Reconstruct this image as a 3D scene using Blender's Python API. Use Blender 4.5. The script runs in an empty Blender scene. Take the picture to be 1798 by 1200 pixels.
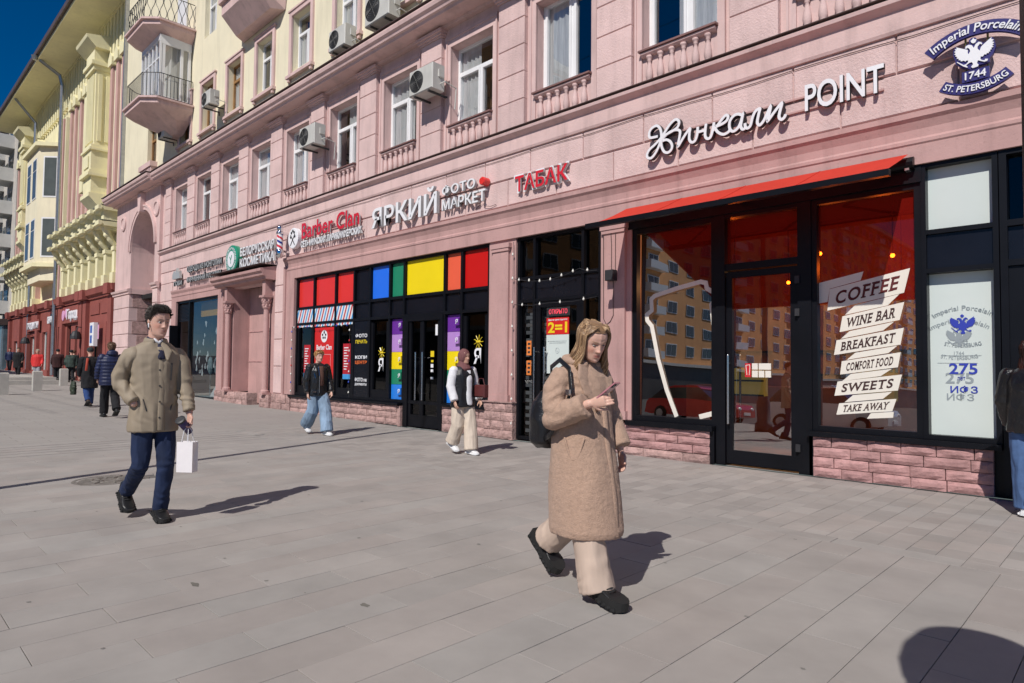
import bpy, bmesh, math, random
import numpy as np
from mathutils import Vector, Matrix, noise
PI=math.pi
random.seed(7)
sc=bpy.context.scene
COL=sc.collection
# ------------------------------------------------------------------ camera
YAW,PITCH,ROLL,FPX,HC=44.4,2.2,0.55,1145.0,1.42
cam=bpy.data.cameras.new('camera'); camo=bpy.data.objects.new('camera',cam); COL.objects.link(camo)
y_,p_,r_=map(math.radians,(YAW,PITCH,ROLL))
fw=Vector((-math.sin(y_)*math.cos(p_),math.cos(y_)*math.cos(p_),math.sin(p_)))
rt=fw.cross(Vector((0,0,1))).normalized(); up=rt.cross(fw)
R_=rt*math.cos(r_)+up*math.sin(r_); U_=-rt*math.sin(r_)+up*math.cos(r_)
camo.matrix_world=Matrix(((R_.x,U_.x,-fw.x,0),(R_.y,U_.y,-fw.y,0),(R_.z,U_.z,-fw.z,HC),(0,0,0,1)))
cam.sensor_width=36.0; cam.lens=36.0*FPX/1798.0; cam.clip_end=1500; cam.clip_start=0.05
sc.camera=camo
# ------------------------------------------------------------------ world + sun
SUN_AZ=math.radians(-72); SUN_EL=math.radians(44.5)      # direction towards the sun
w=bpy.data.worlds.new('World'); sc.world=w; w.use_nodes=True
nt=w.node_tree; bg=nt.nodes['Background']
sky=nt.nodes.new('ShaderNodeTexSky'); sky.sky_type='NISHITA'; sky.sun_disc=False
sky.sun_elevation=SUN_EL; sky.sun_rotation=PI/2-SUN_AZ
sky.air_density=1.0; sky.dust_density=0.0; sky.ozone_density=8.0; sky.altitude=2500
hsv=nt.nodes.new('ShaderNodeHueSaturation'); hsv.inputs['Saturation'].default_value=1.28; hsv.inputs['Value'].default_value=1.25
nt.links.new(sky.outputs[0],hsv.inputs['Color']); nt.links.new(hsv.outputs[0],bg.inputs[0]); bg.inputs[1].default_value=0.052
sl=bpy.data.lights.new('sun','SUN'); sl.energy=4.35; sl.angle=math.radians(0.5); sl.color=(1.0,0.955,0.9)
so=bpy.data.objects.new('sun',sl); COL.objects.link(so)
sdir=Vector((math.cos(SUN_AZ)*math.cos(SUN_EL),math.sin(SUN_AZ)*math.cos(SUN_EL),math.sin(SUN_EL)))
so.rotation_euler=sdir.to_track_quat('Z','Y').to_euler(); so.location=sdir*60
vs=sc.view_settings; vs.view_transform='Standard'; vs.look='None'; vs.exposure=0.0; vs.gamma=1.0; vs.use_curve_mapping=False
sc.cycles.max_bounces=8; sc.cycles.transparent_max_bounces=12

# ------------------------------------------------------------------ materials
MATS={}
def M(name,col,rough=.65,var=.1,scale=2.0,bump=0.0,bscale=60,metal=0.0,spec=.4,rand=0.0,col2=None,streak=0.0,speck=0.0,sheen=0.0,trans=0.0,emit=None,es=0.0,coat=0.0,bdist=.01,stretch=(1,1,1),vcol=False,wr=0.0,wrs=14,hue=0.0):
    if name in MATS: return MATS[name]
    m=bpy.data.materials.new(name); m.use_nodes=True; n=m.node_tree.nodes; L=m.node_tree.links
    b=n['Principled BSDF']; b.inputs['Roughness'].default_value=rough; b.inputs['Metallic'].default_value=metal
    b.inputs['Specular IOR Level'].default_value=spec
    if coat: b.inputs['Coat Weight'].default_value=coat; b.inputs['Coat Roughness'].default_value=.15
    if sheen: b.inputs['Sheen Weight'].default_value=sheen; b.inputs['Sheen Roughness'].default_value=.5
    tc=n.new('ShaderNodeTexCoord'); src=tc.outputs['Object']
    if rand or True:
        oi=n.new('ShaderNodeObjectInfo'); ad=n.new('ShaderNodeVectorMath'); ad.operation='ADD'
        L.new(src,ad.inputs[0]); L.new(oi.outputs['Location'],ad.inputs[1]); src=ad.outputs[0]
    mp=n.new('ShaderNodeMapping'); mp.inputs['Scale'].default_value=stretch; L.new(src,mp.inputs[0]); s2=mp.outputs[0]
    def noi(sc_,det=4,rg=.6,v=None):
        t=n.new('ShaderNodeTexNoise'); t.inputs['Scale'].default_value=sc_; t.inputs['Detail'].default_value=det; t.inputs['Roughness'].default_value=rg
        L.new(v or s2,t.inputs['Vector']); return t.outputs['Fac']
    def mix(a,b_,f,bt='MIX'):
        x=n.new('ShaderNodeMix'); x.data_type='RGBA'; x.blend_type=bt
        for i,v in ((6,a),(7,b_)):
            if isinstance(v,tuple): x.inputs[i].default_value=(*v[:3],1)
            else: L.new(v,x.inputs[i])
        if isinstance(f,float): x.inputs[0].default_value=f
        else: L.new(f,x.inputs[0])
        return x.outputs[2]
    def ramp(v,a,b_):
        r=n.new('ShaderNodeMapRange'); r.inputs[1].default_value=a; r.inputs[2].default_value=b_; L.new(v,r.inputs[0]); return r.outputs[0]
    c1=tuple(x*(1-var) for x in col); c2=col2 or tuple(min(1,x*(1+var)) for x in col)
    if vcol:
        at=n.new('ShaderNodeAttribute'); at.attribute_name='Col'; base=at.outputs['Color']
        f=ramp(noi(scale),.3,.7); base=mix(base,tuple([1-var]*3),f,'MULTIPLY')
    else:
        base=mix(c1,c2,ramp(noi(scale),.32,.68))
    if streak:
        m2=n.new('ShaderNodeMapping'); m2.inputs['Scale'].default_value=(1.6,1.6,.22); L.new(src,m2.inputs[0])
        f=ramp(noi(2.2,5,.65,m2.outputs[0]),.5,.85)
        g=n.new('ShaderNodeMath'); g.operation='MULTIPLY'; L.new(f,g.inputs[0]); g.inputs[1].default_value=streak
        base=mix(base,tuple(x*.45 for x in col),g.outputs[0])
    if speck:
        f=ramp(noi(bscale*1.3,2,.5),.62,.72)
        g=n.new('ShaderNodeMath'); g.operation='MULTIPLY'; L.new(f,g.inputs[0]); g.inputs[1].default_value=speck
        base=mix(base,tuple(x*.4 for x in col),g.outputs[0])
    if rand:
        hs=n.new('ShaderNodeHueSaturation'); r=n.new('ShaderNodeMapRange'); r.inputs[3].default_value=1-rand; r.inputs[4].default_value=1+rand
        L.new(oi.outputs['Random'],r.inputs[0]); L.new(r.outputs[0],hs.inputs['Value']); L.new(base,hs.inputs['Color']); base=hs.outputs[0]
    if hue:
        fr_=n.new('ShaderNodeMath'); fr_.operation='MULTIPLY'; L.new(oi.outputs['Random'],fr_.inputs[0]); fr_.inputs[1].default_value=7.31
        f2=n.new('ShaderNodeMath'); f2.operation='FRACT'; L.new(fr_.outputs[0],f2.inputs[0]); base=mix(base,mix(base,(1.0,.93-hue,.92-hue),1.0,'MULTIPLY'),f2.outputs[0])
    L.new(base,b.inputs['Base Color'])
    if wr:
        t=n.new('ShaderNodeTexNoise'); t.inputs['Scale'].default_value=wrs; t.inputs['Detail'].default_value=3; t.inputs['Distortion'].default_value=1.6
        try: t.noise_type='RIDGED_MULTIFRACTAL'
        except Exception: pass
        L.new(s2,t.inputs['Vector']); bw=n.new('ShaderNodeBump'); bw.inputs['Strength'].default_value=wr; bw.inputs['Distance'].default_value=.012; L.new(t.outputs['Fac'],bw.inputs['Height']); L.new(bw.outputs[0],b.inputs['Normal'])
    if bump:
        bp=n.new('ShaderNodeBump'); bp.inputs['Strength'].default_value=bump; bp.inputs['Distance'].default_value=bdist
        L.new(noi(bscale,5,.65),bp.inputs['Height'])
        if wr: L.new(bw.outputs[0],bp.inputs['Normal'])
        L.new(bp.outputs[0],b.inputs['Normal'])
    if emit:
        b.inputs['Emission Color'].default_value=(*emit,1); b.inputs['Emission Strength'].default_value=es
    if trans:
        o=n['Material Output']; t=n.new('ShaderNodeBsdfTranslucent'); L.new(base,t.inputs[0]); mx=n.new('ShaderNodeMixShader'); mx.inputs[0].default_value=trans
        L.new(b.outputs[0],mx.inputs[1]); L.new(t.outputs[0],mx.inputs[2]); L.new(mx.outputs[0],o.inputs[0])
    MATS[name]=m; return m
def glass(name,tint=(.5,.5,.5),ior=1.6,rough=.0,painted_refl=0.0,painted_refl_col=(.2,0,0)):
    if name in MATS: return MATS[name]
    m=bpy.data.materials.new(name); m.use_nodes=True; n=m.node_tree.nodes; L=m.node_tree.links; n.clear()
    o=n.new('ShaderNodeOutputMaterial'); lw=n.new('ShaderNodeLayerWeight'); lw.inputs['Blend'].default_value=.5; pw=n.new('ShaderNodeMath'); pw.operation='POWER'; pw.inputs[1].default_value=4.5; L.new(lw.outputs['Facing'],pw.inputs[0]); f0=((ior-1)/(ior+1))**2; fr=n.new('ShaderNodeMapRange'); fr.inputs[3].default_value=f0; fr.inputs[4].default_value=1.0; L.new(pw.outputs[0],fr.inputs[0])
    tr=n.new('ShaderNodeBsdfTransparent'); tr.inputs[0].default_value=(*tint,1)
    gl=n.new('ShaderNodeBsdfGlossy'); gl.inputs['Roughness'].default_value=rough; gl.inputs[0].default_value=(1,1,1,1)
    tc=n.new('ShaderNodeTexCoord'); nz=n.new('ShaderNodeTexNoise'); nz.inputs['Scale'].default_value=1.3; nz.inputs['Detail'].default_value=1; bp=n.new('ShaderNodeBump'); bp.inputs['Strength'].default_value=.12; bp.inputs['Distance'].default_value=.012
    L.new(tc.outputs['Object'],nz.inputs[0]); L.new(nz.outputs[0],bp.inputs['Height']); L.new(bp.outputs[0],gl.inputs['Normal'])
    under=tr.outputs[0]
    if painted_refl:
        d=n.new('ShaderNodeBsdfDiffuse'); d.inputs[0].default_value=(*painted_refl_col,1); mf=n.new('ShaderNodeMixShader'); mf.inputs[0].default_value=painted_refl
        L.new(tr.outputs[0],mf.inputs[1]); L.new(d.outputs[0],mf.inputs[2]); under=mf.outputs[0]
    mx=n.new('ShaderNodeMixShader'); L.new(fr.outputs[0],mx.inputs[0]); L.new(under,mx.inputs[1]); L.new(gl.outputs[0],mx.inputs[2]); L.new(mx.outputs[0],o.inputs[0])
    MATS[name]=m; return m

# ------------------------------------------------------------------ mesh builder
class MB:
    def __init__(s): s.v=[]; s.f=[]; s.m=[]; s.mi=0; s.sm=[]; s.smooth=False
    def add(s,vs,fs):
        k=len(s.v); s.v+= [tuple(a) for a in vs]
        for f in fs: s.f.append([i+k for i in f]); s.m.append(s.mi); s.sm.append(s.smooth)
        return s
    def box(s,x0,x1,y0,y1,z0,z1):
        if x0>x1: x0,x1=x1,x0
        if y0>y1: y0,y1=y1,y0
        if z0>z1: z0,z1=z1,z0
        return s.add([(x0,y0,z0),(x1,y0,z0),(x1,y1,z0),(x0,y1,z0),(x0,y0,z1),(x1,y0,z1),(x1,y1,z1),(x0,y1,z1)],
              [(0,3,2,1),(4,5,6,7),(0,1,5,4),(1,2,6,5),(2,3,7,6),(3,0,4,7)])
    def bev(s,x0,x1,y0,y1,z0,z1,c=.012):          # block with its front (low y) face chamfered
        return s.add([(x0,y0+c,z0),(x1,y0+c,z0),(x1,y1,z0),(x0,y1,z0),(x0,y0+c,z1),(x1,y0+c,z1),(x1,y1,z1),(x0,y1,z1),
              (x0+c,y0,z0+c),(x1-c,y0,z0+c),(x1-c,y0,z1-c),(x0+c,y0,z1-c)],
              [(0,3,2,1),(4,5,6,7),(1,2,6,5),(2,3,7,6),(3,0,4,7),(8,9,10,11),(0,1,9,8),(1,5,10,9),(5,4,11,10),(4,0,8,11)])
    def quad(s,a,b,c,d): return s.add([a,b,c,d],[(0,1,2,3)])
    def poly(s,pts): return s.add(pts,[tuple(range(len(pts)))])
    def prism_x(s,prof,x0,x1):                    # prof: (y,z) polygon, extruded along x
        n=len(prof); vs=[(x0,y,z) for y,z in prof]+[(x1,y,z) for y,z in prof]
        return s.add(vs,[tuple(range(n))[::-1],tuple(range(n,2*n))]+[(i,(i+1)%n,(i+1)%n+n,i+n) for i in range(n)])
    def prism(s,poly,y0,y1):                      # poly: (x,z) outline, extruded in y
        n=len(poly); vs=[(x,y0,z) for x,z in poly]+[(x,y1,z) for x,z in poly]
        return s.add(vs,[tuple(range(n)),tuple(range(n,2*n))[::-1]]+[(i,i+n,(i+1)%n+n,(i+1)%n) for i in range(n)])
    def prism_z(s,poly,z0,z1):
        n=len(poly); vs=[(x,y,z0) for x,y in poly]+[(x,y,z1) for x,y in poly]
        return s.add(vs,[tuple(range(n))[::-1],tuple(range(n,2*n))]+[(i,(i+1)%n,(i+1)%n+n,i+n) for i in range(n)])
    def lathe(s,prof,cx,cy,cz=0,n=14,axis='z',a0=0,a1=2*PI):
        full=abs(a1-a0-2*PI)<1e-6; k=n if full else n+1; vs=[]
        for r,h in prof:
            for i in range(k):
                a=a0+(a1-a0)*i/n; c_,s_=math.cos(a)*r,math.sin(a)*r
                vs.append((cx+c_,cy+s_,cz+h) if axis=='z' else ((cx+c_,cy+h,cz+s_) if axis=='y' else (cx+h,cy+c_,cz+s_)))
        fs=[]
        for j in range(len(prof)-1):
            for i in range(n):
                i2=(i+1)%k; fs.append((j*k+i,j*k+i2,(j+1)*k+i2,(j+1)*k+i))
        fs.append(tuple(range(k))[::-1]); fs.append(tuple((len(prof)-1)*k+i for i in range(k)))
        return s.add(vs,fs)
    def tube(s,pts,rad,n=8,side=None,round_=True):
        pts=[Vector(p) for p in pts]; N=len(pts)
        rad=[(r,r) if not isinstance(r,tuple) else r for r in (rad if isinstance(rad,list) else [rad]*N)]
        rings=[]; prev=Vector(side) if side else None
        T=[(pts[min(i+1,N-1)]-pts[max(i-1,0)]).normalized() for i in range(N)]
        if round_:
            P=[pts[0]-T[0]*min(rad[0])*.75,pts[0]-T[0]*min(rad[0])*.45]+pts+[pts[-1]+T[-1]*min(rad[-1])*.45,pts[-1]+T[-1]*min(rad[-1])*.75]
            RR=[(rad[0][0]*.4,rad[0][1]*.4),(rad[0][0]*.8,rad[0][1]*.8)]+rad+[(rad[-1][0]*.8,rad[-1][1]*.8),(rad[-1][0]*.4,rad[-1][1]*.4)]
            T=[T[0],T[0]]+T+[T[-1],T[-1]]
        else: P,RR=pts,rad
        vs=[]
        for p,r,t in zip(P,RR,T):
            if prev is None: prev=Vector((0,1,0)) if abs(t.y)<.9 else Vector((1,0,0))
            u=(prev-t*prev.dot(t))
            if u.length<1e-5: u=t.orthogonal()
            u.normalize(); v=t.cross(u); prev=u
            for i in range(n):
                a=2*PI*i/n; vs.append(p+u*math.cos(a)*r[0]+v*math.sin(a)*r[1])
        m=len(P); fs=[]
        for j in range(m-1):
            for i in range(n): i2=(i+1)%n; fs.append((j*n+i,j*n+i2,(j+1)*n+i2,(j+1)*n+i))
        fs.append(tuple(range(n))[::-1]); fs.append(tuple((m-1)*n+i for i in range(n)))
        return s.add(vs,fs)
    def ell(s,c,r,nu=16,nv=10,rot=None):
        c=Vector(c); vs=[]; 
        for j in range(1,nv):
            ph=PI*j/nv
            for i in range(nu):
                a=2*PI*i/nu; p=Vector((r[0]*math.sin(ph)*math.cos(a),r[1]*math.sin(ph)*math.sin(a),r[2]*math.cos(ph)))
                vs.append(c+(rot@p if rot else p))
        t=Vector((0,0,r[2])); vs.append(c+(rot@t if rot else t)); vs.append(c-(rot@t if rot else t)); k=len(vs); fs=[]
        for j in range(nv-2):
            for i in range(nu): i2=(i+1)%nu; fs.append((j*nu+i,(j+1)*nu+i,(j+1)*nu+i2,j*nu+i2))
        for i in range(nu): i2=(i+1)%nu; fs.append((k-2,i,i2)); fs.append((k-1,(nv-2)*nu+i2,(nv-2)*nu+i))
        return s.add(vs,fs)
    def mesh(s,name='m'):
        me=bpy.data.meshes.new(name); me.from_pydata(s.v,[],s.f)
        if any(s.m): me.polygons.foreach_set('material_index',s.m)
        if any(s.sm): me.polygons.foreach_set('use_smooth',s.sm)
        me.update(); return me
    def fixn(s,me):
        b=bmesh.new(); b.from_mesh(me); bmesh.ops.recalc_face_normals(b,faces=b.faces); b.to_mesh(me); b.free(); return me

def thing(name,label,cat,loc=(0,0,0),rz=0.0,group=None):
    o=bpy.data.objects.new(name,None); o.empty_display_size=.2; COL.objects.link(o)
    o.location=loc; o.rotation_euler=(0,0,rz); o['label']=label; o['category']=cat
    if group: o['group']=group
    return o
SPLIT={'bay_moulding','column_pedestal','chrome_end','camera_bump','wall','plinth_return','plinth','inner_frame','impost','portal_wall','end_wall','shop_partition','window_surround','louvre','stone_block','case_shelf','snap_button','emblem_drawing','floor_slab','balustrade','price_lines','side_column','button','bar_counter','slotted_frieze','ledge','bracket','gateway_mouldings','shop_surround','relief_panel'}
def mb_islands(mb):
    par=list(range(len(mb.v)))
    def fd(a):
        while par[a]!=a: par[a]=par[par[a]]; a=par[a]
        return a
    for f in mb.f:
        r=fd(f[0])
        for q in f[1:]: par[fd(q)]=r
    g={}
    for f,m_,s_ in zip(mb.f,mb.m,mb.sm): g.setdefault(fd(f[0]),[]).append((f,m_,s_))
    out=[]
    for fs in g.values():
        n=MB(); mp={}
        for f,m_,s_ in fs:
            ff=[]
            for i in f:
                if i not in mp: mp[i]=len(n.v); n.v.append(mb.v[i])
                ff.append(mp[i])
            n.f.append(ff); n.m.append(m_); n.sm.append(s_)
        out.append(n)
    return out
def put(name,mesh,mats,parent=None,label=None,kind=None,smooth=False,local=False,loc=None):
    """link a mesh as ONE object; world coordinates unless local"""
    if isinstance(mesh,MB) and name in SPLIT and not kind:
        for q in mb_islands(mesh)[1:]: put(name,q,mats,parent,None,None,smooth,local,loc)
        mesh=mb_islands(mesh)[0]
    if isinstance(mesh,MB): mesh=mesh.fixn(mesh.mesh(name))
    if smooth: mesh.polygons.foreach_set('use_smooth',[True]*len(mesh.polygons))
    if not isinstance(mats,(list,tuple)): mats=[mats]
    if len(mesh.materials)==0:
        for q in mats: mesh.materials.append(q)
    o=bpy.data.objects.new(name,mesh); COL.objects.link(o)
    if loc is not None: o.location=loc
    if parent:
        o.parent=parent
        if not local:
            base=Vector((0,0,0)); q=parent
            while q: base+=q.location; q=q.parent
            o.location=Vector(o.location)-base
    if label: o['label']=label
    if kind: o['kind']=kind
    return o
def tag(o,label,cat,group=None):
    o['label']=label; o['category']=cat
    if group: o['group']=group
    return o
def copy_tree(o,loc=None,label=None,parent=None):
    c=o.copy(); COL.objects.link(c)
    if parent: c.parent=parent
    for ch in list(o.children): copy_tree(ch,parent=c)
    if loc is not None: c.location=loc
    if label: c['label']=label
    return c
WY=9.1                                  # plane of the long facade
def pl(x,z,Y): return x*Y/WY, HC+(z-HC)*Y/WY
def gz(x): return 0.0 if x>-12 else 0.014*(-12-x)
DEPS=lambda: bpy.context.evaluated_depsgraph_get()
def text_mesh(s,extrude=.02,offset=0.0,bevel=0.0,shear=0.0,space=1.0,res=4):
    cu=bpy.data.curves.new('t','FONT'); cu.body=s; cu.extrude=extrude; cu.offset=offset; cu.bevel_depth=bevel; cu.shear=shear; cu.space_character=space; cu.resolution_u=res
    o=bpy.data.objects.new('t',cu); COL.objects.link(o); dg=DEPS(); dg.update()
    me=bpy.data.meshes.new_from_object(o.evaluated_get(dg)); COL.objects.unlink(o); bpy.data.objects.remove(o); bpy.data.curves.remove(cu)
    return me
def text_np(s,x0,x1,z0,z1,**k):
    """text fitted to the rectangle; returns mesh with coordinates x,z in place and y from -e..e"""
    me=text_mesh(s,**k); n=len(me.vertices); a=np.empty(n*3); me.vertices.foreach_get('co',a); a=a.reshape(-1,3)
    mn,mx=a.min(0),a.max(0)
    X=x0+(a[:,0]-mn[0])/(mx[0]-mn[0])*(x1-x0); Z=z0+(a[:,1]-mn[1])/(mx[1]-mn[1])*(z1-z0)
    me.vertices.foreach_set('co',np.stack([X,-a[:,2],Z],1).ravel()); me.update(); return me
def shift_mesh(me,d):
    me.transform(Matrix.Translation(d)); return me
def islands(me):
    """split a text mesh into letters (loose pieces that overlap in x are joined)"""
    b=bmesh.new(); b.from_mesh(me); bmesh.ops.remove_doubles(b,verts=b.verts,dist=1e-6)
    seen=set(); gr=[]
    for v in b.verts:
        if v in seen: continue
        st=[v]; seen.add(v); g=[]
        while st:
            q=st.pop(); g.append(q)
            for e in q.link_edges:
                o=e.other_vert(q)
                if o not in seen: seen.add(o); st.append(o)
        xs=[q.co.x for q in g]; gr.append([min(xs),max(xs),g])
    gr.sort(key=lambda t:t[0]); mg=[]
    for g in gr:
        if mg:
            ov=min(mg[-1][1],g[1])-g[0]
            if ov>.5*min(g[1]-g[0],mg[-1][1]-mg[-1][0]): mg[-1][1]=max(mg[-1][1],g[1]); mg[-1][2]=mg[-1][2]+g[2]; continue
        mg.append(g)
    out=[]
    for x0,x1,g in mg:
        idx={v:i for i,v in enumerate(g)}; fs=[]; done=set()
        for v in g:
            for f in v.link_faces:
                if f not in done: done.add(f); fs.append([idx[q] for q in f.verts])
        m=bpy.data.meshes.new('letter'); m.from_pydata([v.co[:] for v in g],[],fs); m.update(); out.append(m)
    b.free(); return out
def letters(parent,s,x0,x1,z0,z1,y,mat,extrude=.03,offset=.0,flat=False,split=True,name='letter',**k):
    """y = plane of the back of the letters; rect measured on the facade plane"""
    (X0,Z0),(X1,Z1)=pl(x0,z0,y),pl(x1,z1,y)
    me=text_np(s,X0,X1,Z0,Z1,extrude=1.0,offset=offset,**k)
    n=len(me.vertices); a=np.empty(n*3); me.vertices.foreach_get('co',a); a=a.reshape(-1,3)
    yy=a[:,1]; t=(yy-yy.min())/(max(1e-6,yy.max()-yy.min())); a[:,1]=y-extrude*2*(1-t); me.vertices.foreach_set('co',a.ravel())
    me.update()
    if not split: return [put(name,me,mat,parent)]
    return [put(name,q,mat,parent) for q in islands(me)]

# ------------------------------------------------------------------ palette
pink=M('pink_stucco',(.665,.48,.455),rough=.9,var=.09,scale=1.3,bump=1.0,bscale=34,streak=.45,speck=.15,bdist=.012,rand=.05)
pinks=M('pink_smooth_plaster',(.645,.46,.435),rough=.85,var=.08,scale=1.1,bump=.4,bscale=26,streak=.6,rand=.03)
rose=M('rose_painted_trim',(.48,.29,.27),rough=.75,var=.09,scale=1.4,bump=.35,bscale=22,streak=.65,speck=.2)
rosedk=M('rose_rusticated_stone',(.42,.235,.225),rough=.8,var=.22,scale=6,bump=.6,bscale=14,rand=.12,speck=.25,bdist=.03)
stone2=M('worn_pink_grey_stone',(.42,.27,.245),rough=.9,var=.25,scale=7,bump=1.0,bscale=16,rand=.16,speck=.4,bdist=.03)
cream=M('cream_plaster',(.78,.71,.52),rough=.9,var=.05,scale=.8,bump=.3,bscale=25,streak=.35)
flash=M('dark_roof_flashing',(.10,.07,.065),rough=.5,var=.2)
lime=M('pale_yellow_green_plaster',(.80,.74,.47),rough=.85,var=.06,scale=.8,bump=.25,bscale=15,streak=.25)
salmon=M('salmon_plaster',(.58,.36,.32),rough=.85,var=.07,scale=.8,bump=.2,bscale=15,streak=.25)
brickred=M('oxblood_plaster',(.27,.075,.06),rough=.8,var=.12,scale=1,bump=.3,bscale=12,streak=.4)
black=M('black_aluminium',(.005,.0055,.008),rough=.38,var=.2,spec=.22)
blackm=M('black_panel',(.007,.008,.013),rough=.25,var=.15,spec=.3)
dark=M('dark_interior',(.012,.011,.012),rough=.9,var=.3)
white=M('white_window_plastic',(.78,.78,.78),rough=.35,var=.04,spec=.5)
wsign=M('white_sign_face',(.78,.78,.80),rough=.45,var=.03)
side=M('black_sign_side',(.03,.03,.033),rough=.5,var=.1)
grey=M('zinc_metal',(.42,.43,.44),rough=.35,var=.12,metal=.8,scale=5)
steel=M('steel_handle',(.6,.6,.62),rough=.2,metal=1,var=.05)
curtain=M('pale_curtain',(.62,.62,.60),rough=.9,var=.15,scale=5,stretch=(6,6,.3))
brownsill=M('brown_metal_sill',(.22,.12,.11),rough=.5,var=.15)
wood=M('brown_window_wood',(.30,.16,.06),rough=.6,var=.2,scale=5)
g_up=glass('upper_window_glass',tint=(.8,.82,.84),ior=2.6)
g_blk=glass('dark_shop_glass',tint=(.32,.33,.35),ior=1.42)
g_kh=glass('coffee_bar_glass',tint=(.6,.55,.5),ior=4.2)
g_red=glass('awning_reflection_glass',tint=(.75,.22,.05),ior=1.4,painted_refl=.72,painted_refl_col=(.15,.006,.004))  # red stands in for the awning's reflection, put into the glass colour

# ------------------------------------------------------------------ pink building
bld=thing('apartment_building','long pink and cream building with shops on its ground floor and white windows above','building',(-16,WY,0))
def P(name,mb,mat,parent=None,**k): return put(name,mb,mat,parent or bld,**k)
def grid_wall(x0,x1,z0,z1,holes,y,depth,mb=None):
    mb=mb or MB(); xs=sorted({x0,x1,*[h[0] for h in holes],*[h[1] for h in holes]}); zs=sorted({z0,z1,*[h[2] for h in holes],*[h[3] for h in holes]})
    xs=[x for x in xs if x0-1e-6<=x<=x1+1e-6]; zs=[z for z in zs if z0-1e-6<=z<=z1+1e-6]
    def inh(x,z): return any(h[0]<x<h[1] and h[2]<z<h[3] for h in holes)
    for i in range(len(xs)-1):
        for j in range(len(zs)-1):
            a,b,c,d=xs[i],xs[i+1],zs[j],zs[j+1]
            if not inh((a+b)/2,(c+d)/2): mb.add([(a,y,c),(b,y,c),(b,y,d),(a,y,d)],[(0,1,2,3)])
    for a,b,c,d in holes:
        if c>z0-1e-6: mb.quad((a,y,c),(b,y,c),(b,y+depth,c),(a,y+depth,c))
        mb.quad((a,y,d),(a,y+depth,d),(b,y+depth,d),(b,y,d))
        mb.quad((a,y,c),(a,y+depth,c),(a,y+depth,d),(a,y,d)); mb.quad((b,y,c),(b,y,d),(b,y+depth,d),(b,y+depth,c))
    return mb
def nofix(mb,name): return mb.mesh(name)
WC=[2.3,-.2,-2.75,-5.26,-7.65,-10.18,-12.72,-15.26,-17.78,-20.19,-22.54,-24.91,-27.2]
XL,XR=-35.6,4.0
AX0,AX1,AZS=-33.2,-29.95,6.5               # arched gateway: sides and spring line
arcx=(AX0+AX1)/2; arr=(AX1-AX0)/2
# upper storey wall (z 6.05..9.0)
hol=[(c-.67,c+.67,6.66,8.42) for c in WC]
P('wall',nofix(grid_wall(-29.4,XR,6.0,9.0,hol,WY,.26),'wall'),pinks)
# second and third storey, cream
HOL2=[(c-.57,c+.57,10.25,11.95) for c in WC]+[(-31.9,-30.7,10.2,11.9)]
HOL3=[(c-.57,c+.57,13.75,15.6) for c in WC if not(-29<c<-26)]+[(-31.9,-30.7,13.9,15.7)]
HOL4=[(c-.57,c+.57,17.2,19.0) for c in WC]
P('upper_wall',nofix(grid_wall(XL,XR,9.2,21.5,HOL2+HOL3+HOL4,WY+.04,.26),'uw'),cream)
# back of the building, roof, floors so light does not leak
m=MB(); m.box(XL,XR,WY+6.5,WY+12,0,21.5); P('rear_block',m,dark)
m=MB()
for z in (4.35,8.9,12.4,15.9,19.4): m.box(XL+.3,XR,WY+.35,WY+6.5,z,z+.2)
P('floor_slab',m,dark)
m=MB(); m.box(XL,XL+.28,WY+.07,WY+6.5,0,21.4); m.box(XR-.02,XR+.25,WY,WY+6.5,0,21.5); P('end_wall',m,cream)
m=MB(); m.box(XL-.1,XR+.3,WY-.55,WY+12.3,21.5,21.75); P('roof',m,flash)
# frieze / belt / cornice
def mould(name,prof,x0,x1,mat): 
    m=MB(); m.prism_x(prof,x0,x1); return P(name,m,mat)
W=WY
belt=[(W+.05,5.60),(W-.06,5.62),(W-.075,5.66),(W-.075,5.90),(W-.11,5.93),(W-.17,5.97),(W-.18,6.02),(W+.05,6.06)]
mould('belt_course',belt,-29.45,XR,pinks)
m=MB(); m.box(-29.45,XR,W-.19,W+.02,6.062,6.072); P('ledge_flashing',m,flash)
corn=[(W+.05,8.86),(W-.12,8.86),(W-.13,8.92),(W-.46,8.93),(W-.48,8.985),(W-.53,9.0),(W-.55,9.06),(W-.60,9.10),(W-.62,9.17),(W-.62,9.2),(W+.05,9.24)]
mould('cornice',corn,-29.2,XR,pinks)
m=MB(); m.box(-29.2,XR,W-.65,W+.1,9.245,9.26); P('cornice_flashing',m,flash)
corn2=[(y-.13 if y<W else y,z+.02) for y,z in corn]
mould('cornice',corn2,XL-.25,-29.2,pinks)
m=MB(); m.box(XL-.25,-29.2,W-.79,W+.1,9.265,9.28); P('cornice_flashing',m,flash)
# shop head trim
trim=[(W+.05,3.93),(W-.05,3.93),(W-.05,4.17),(W-.065,4.19),(W-.065,4.23),(W-.045,4.26),(W-.05,4.36),(W-.085,4.45),(W-.12,4.49),(W-.12,4.56),(W+.05,4.60)]
mould('shop_head_moulding',trim,-18.35,XR,rose)
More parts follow.
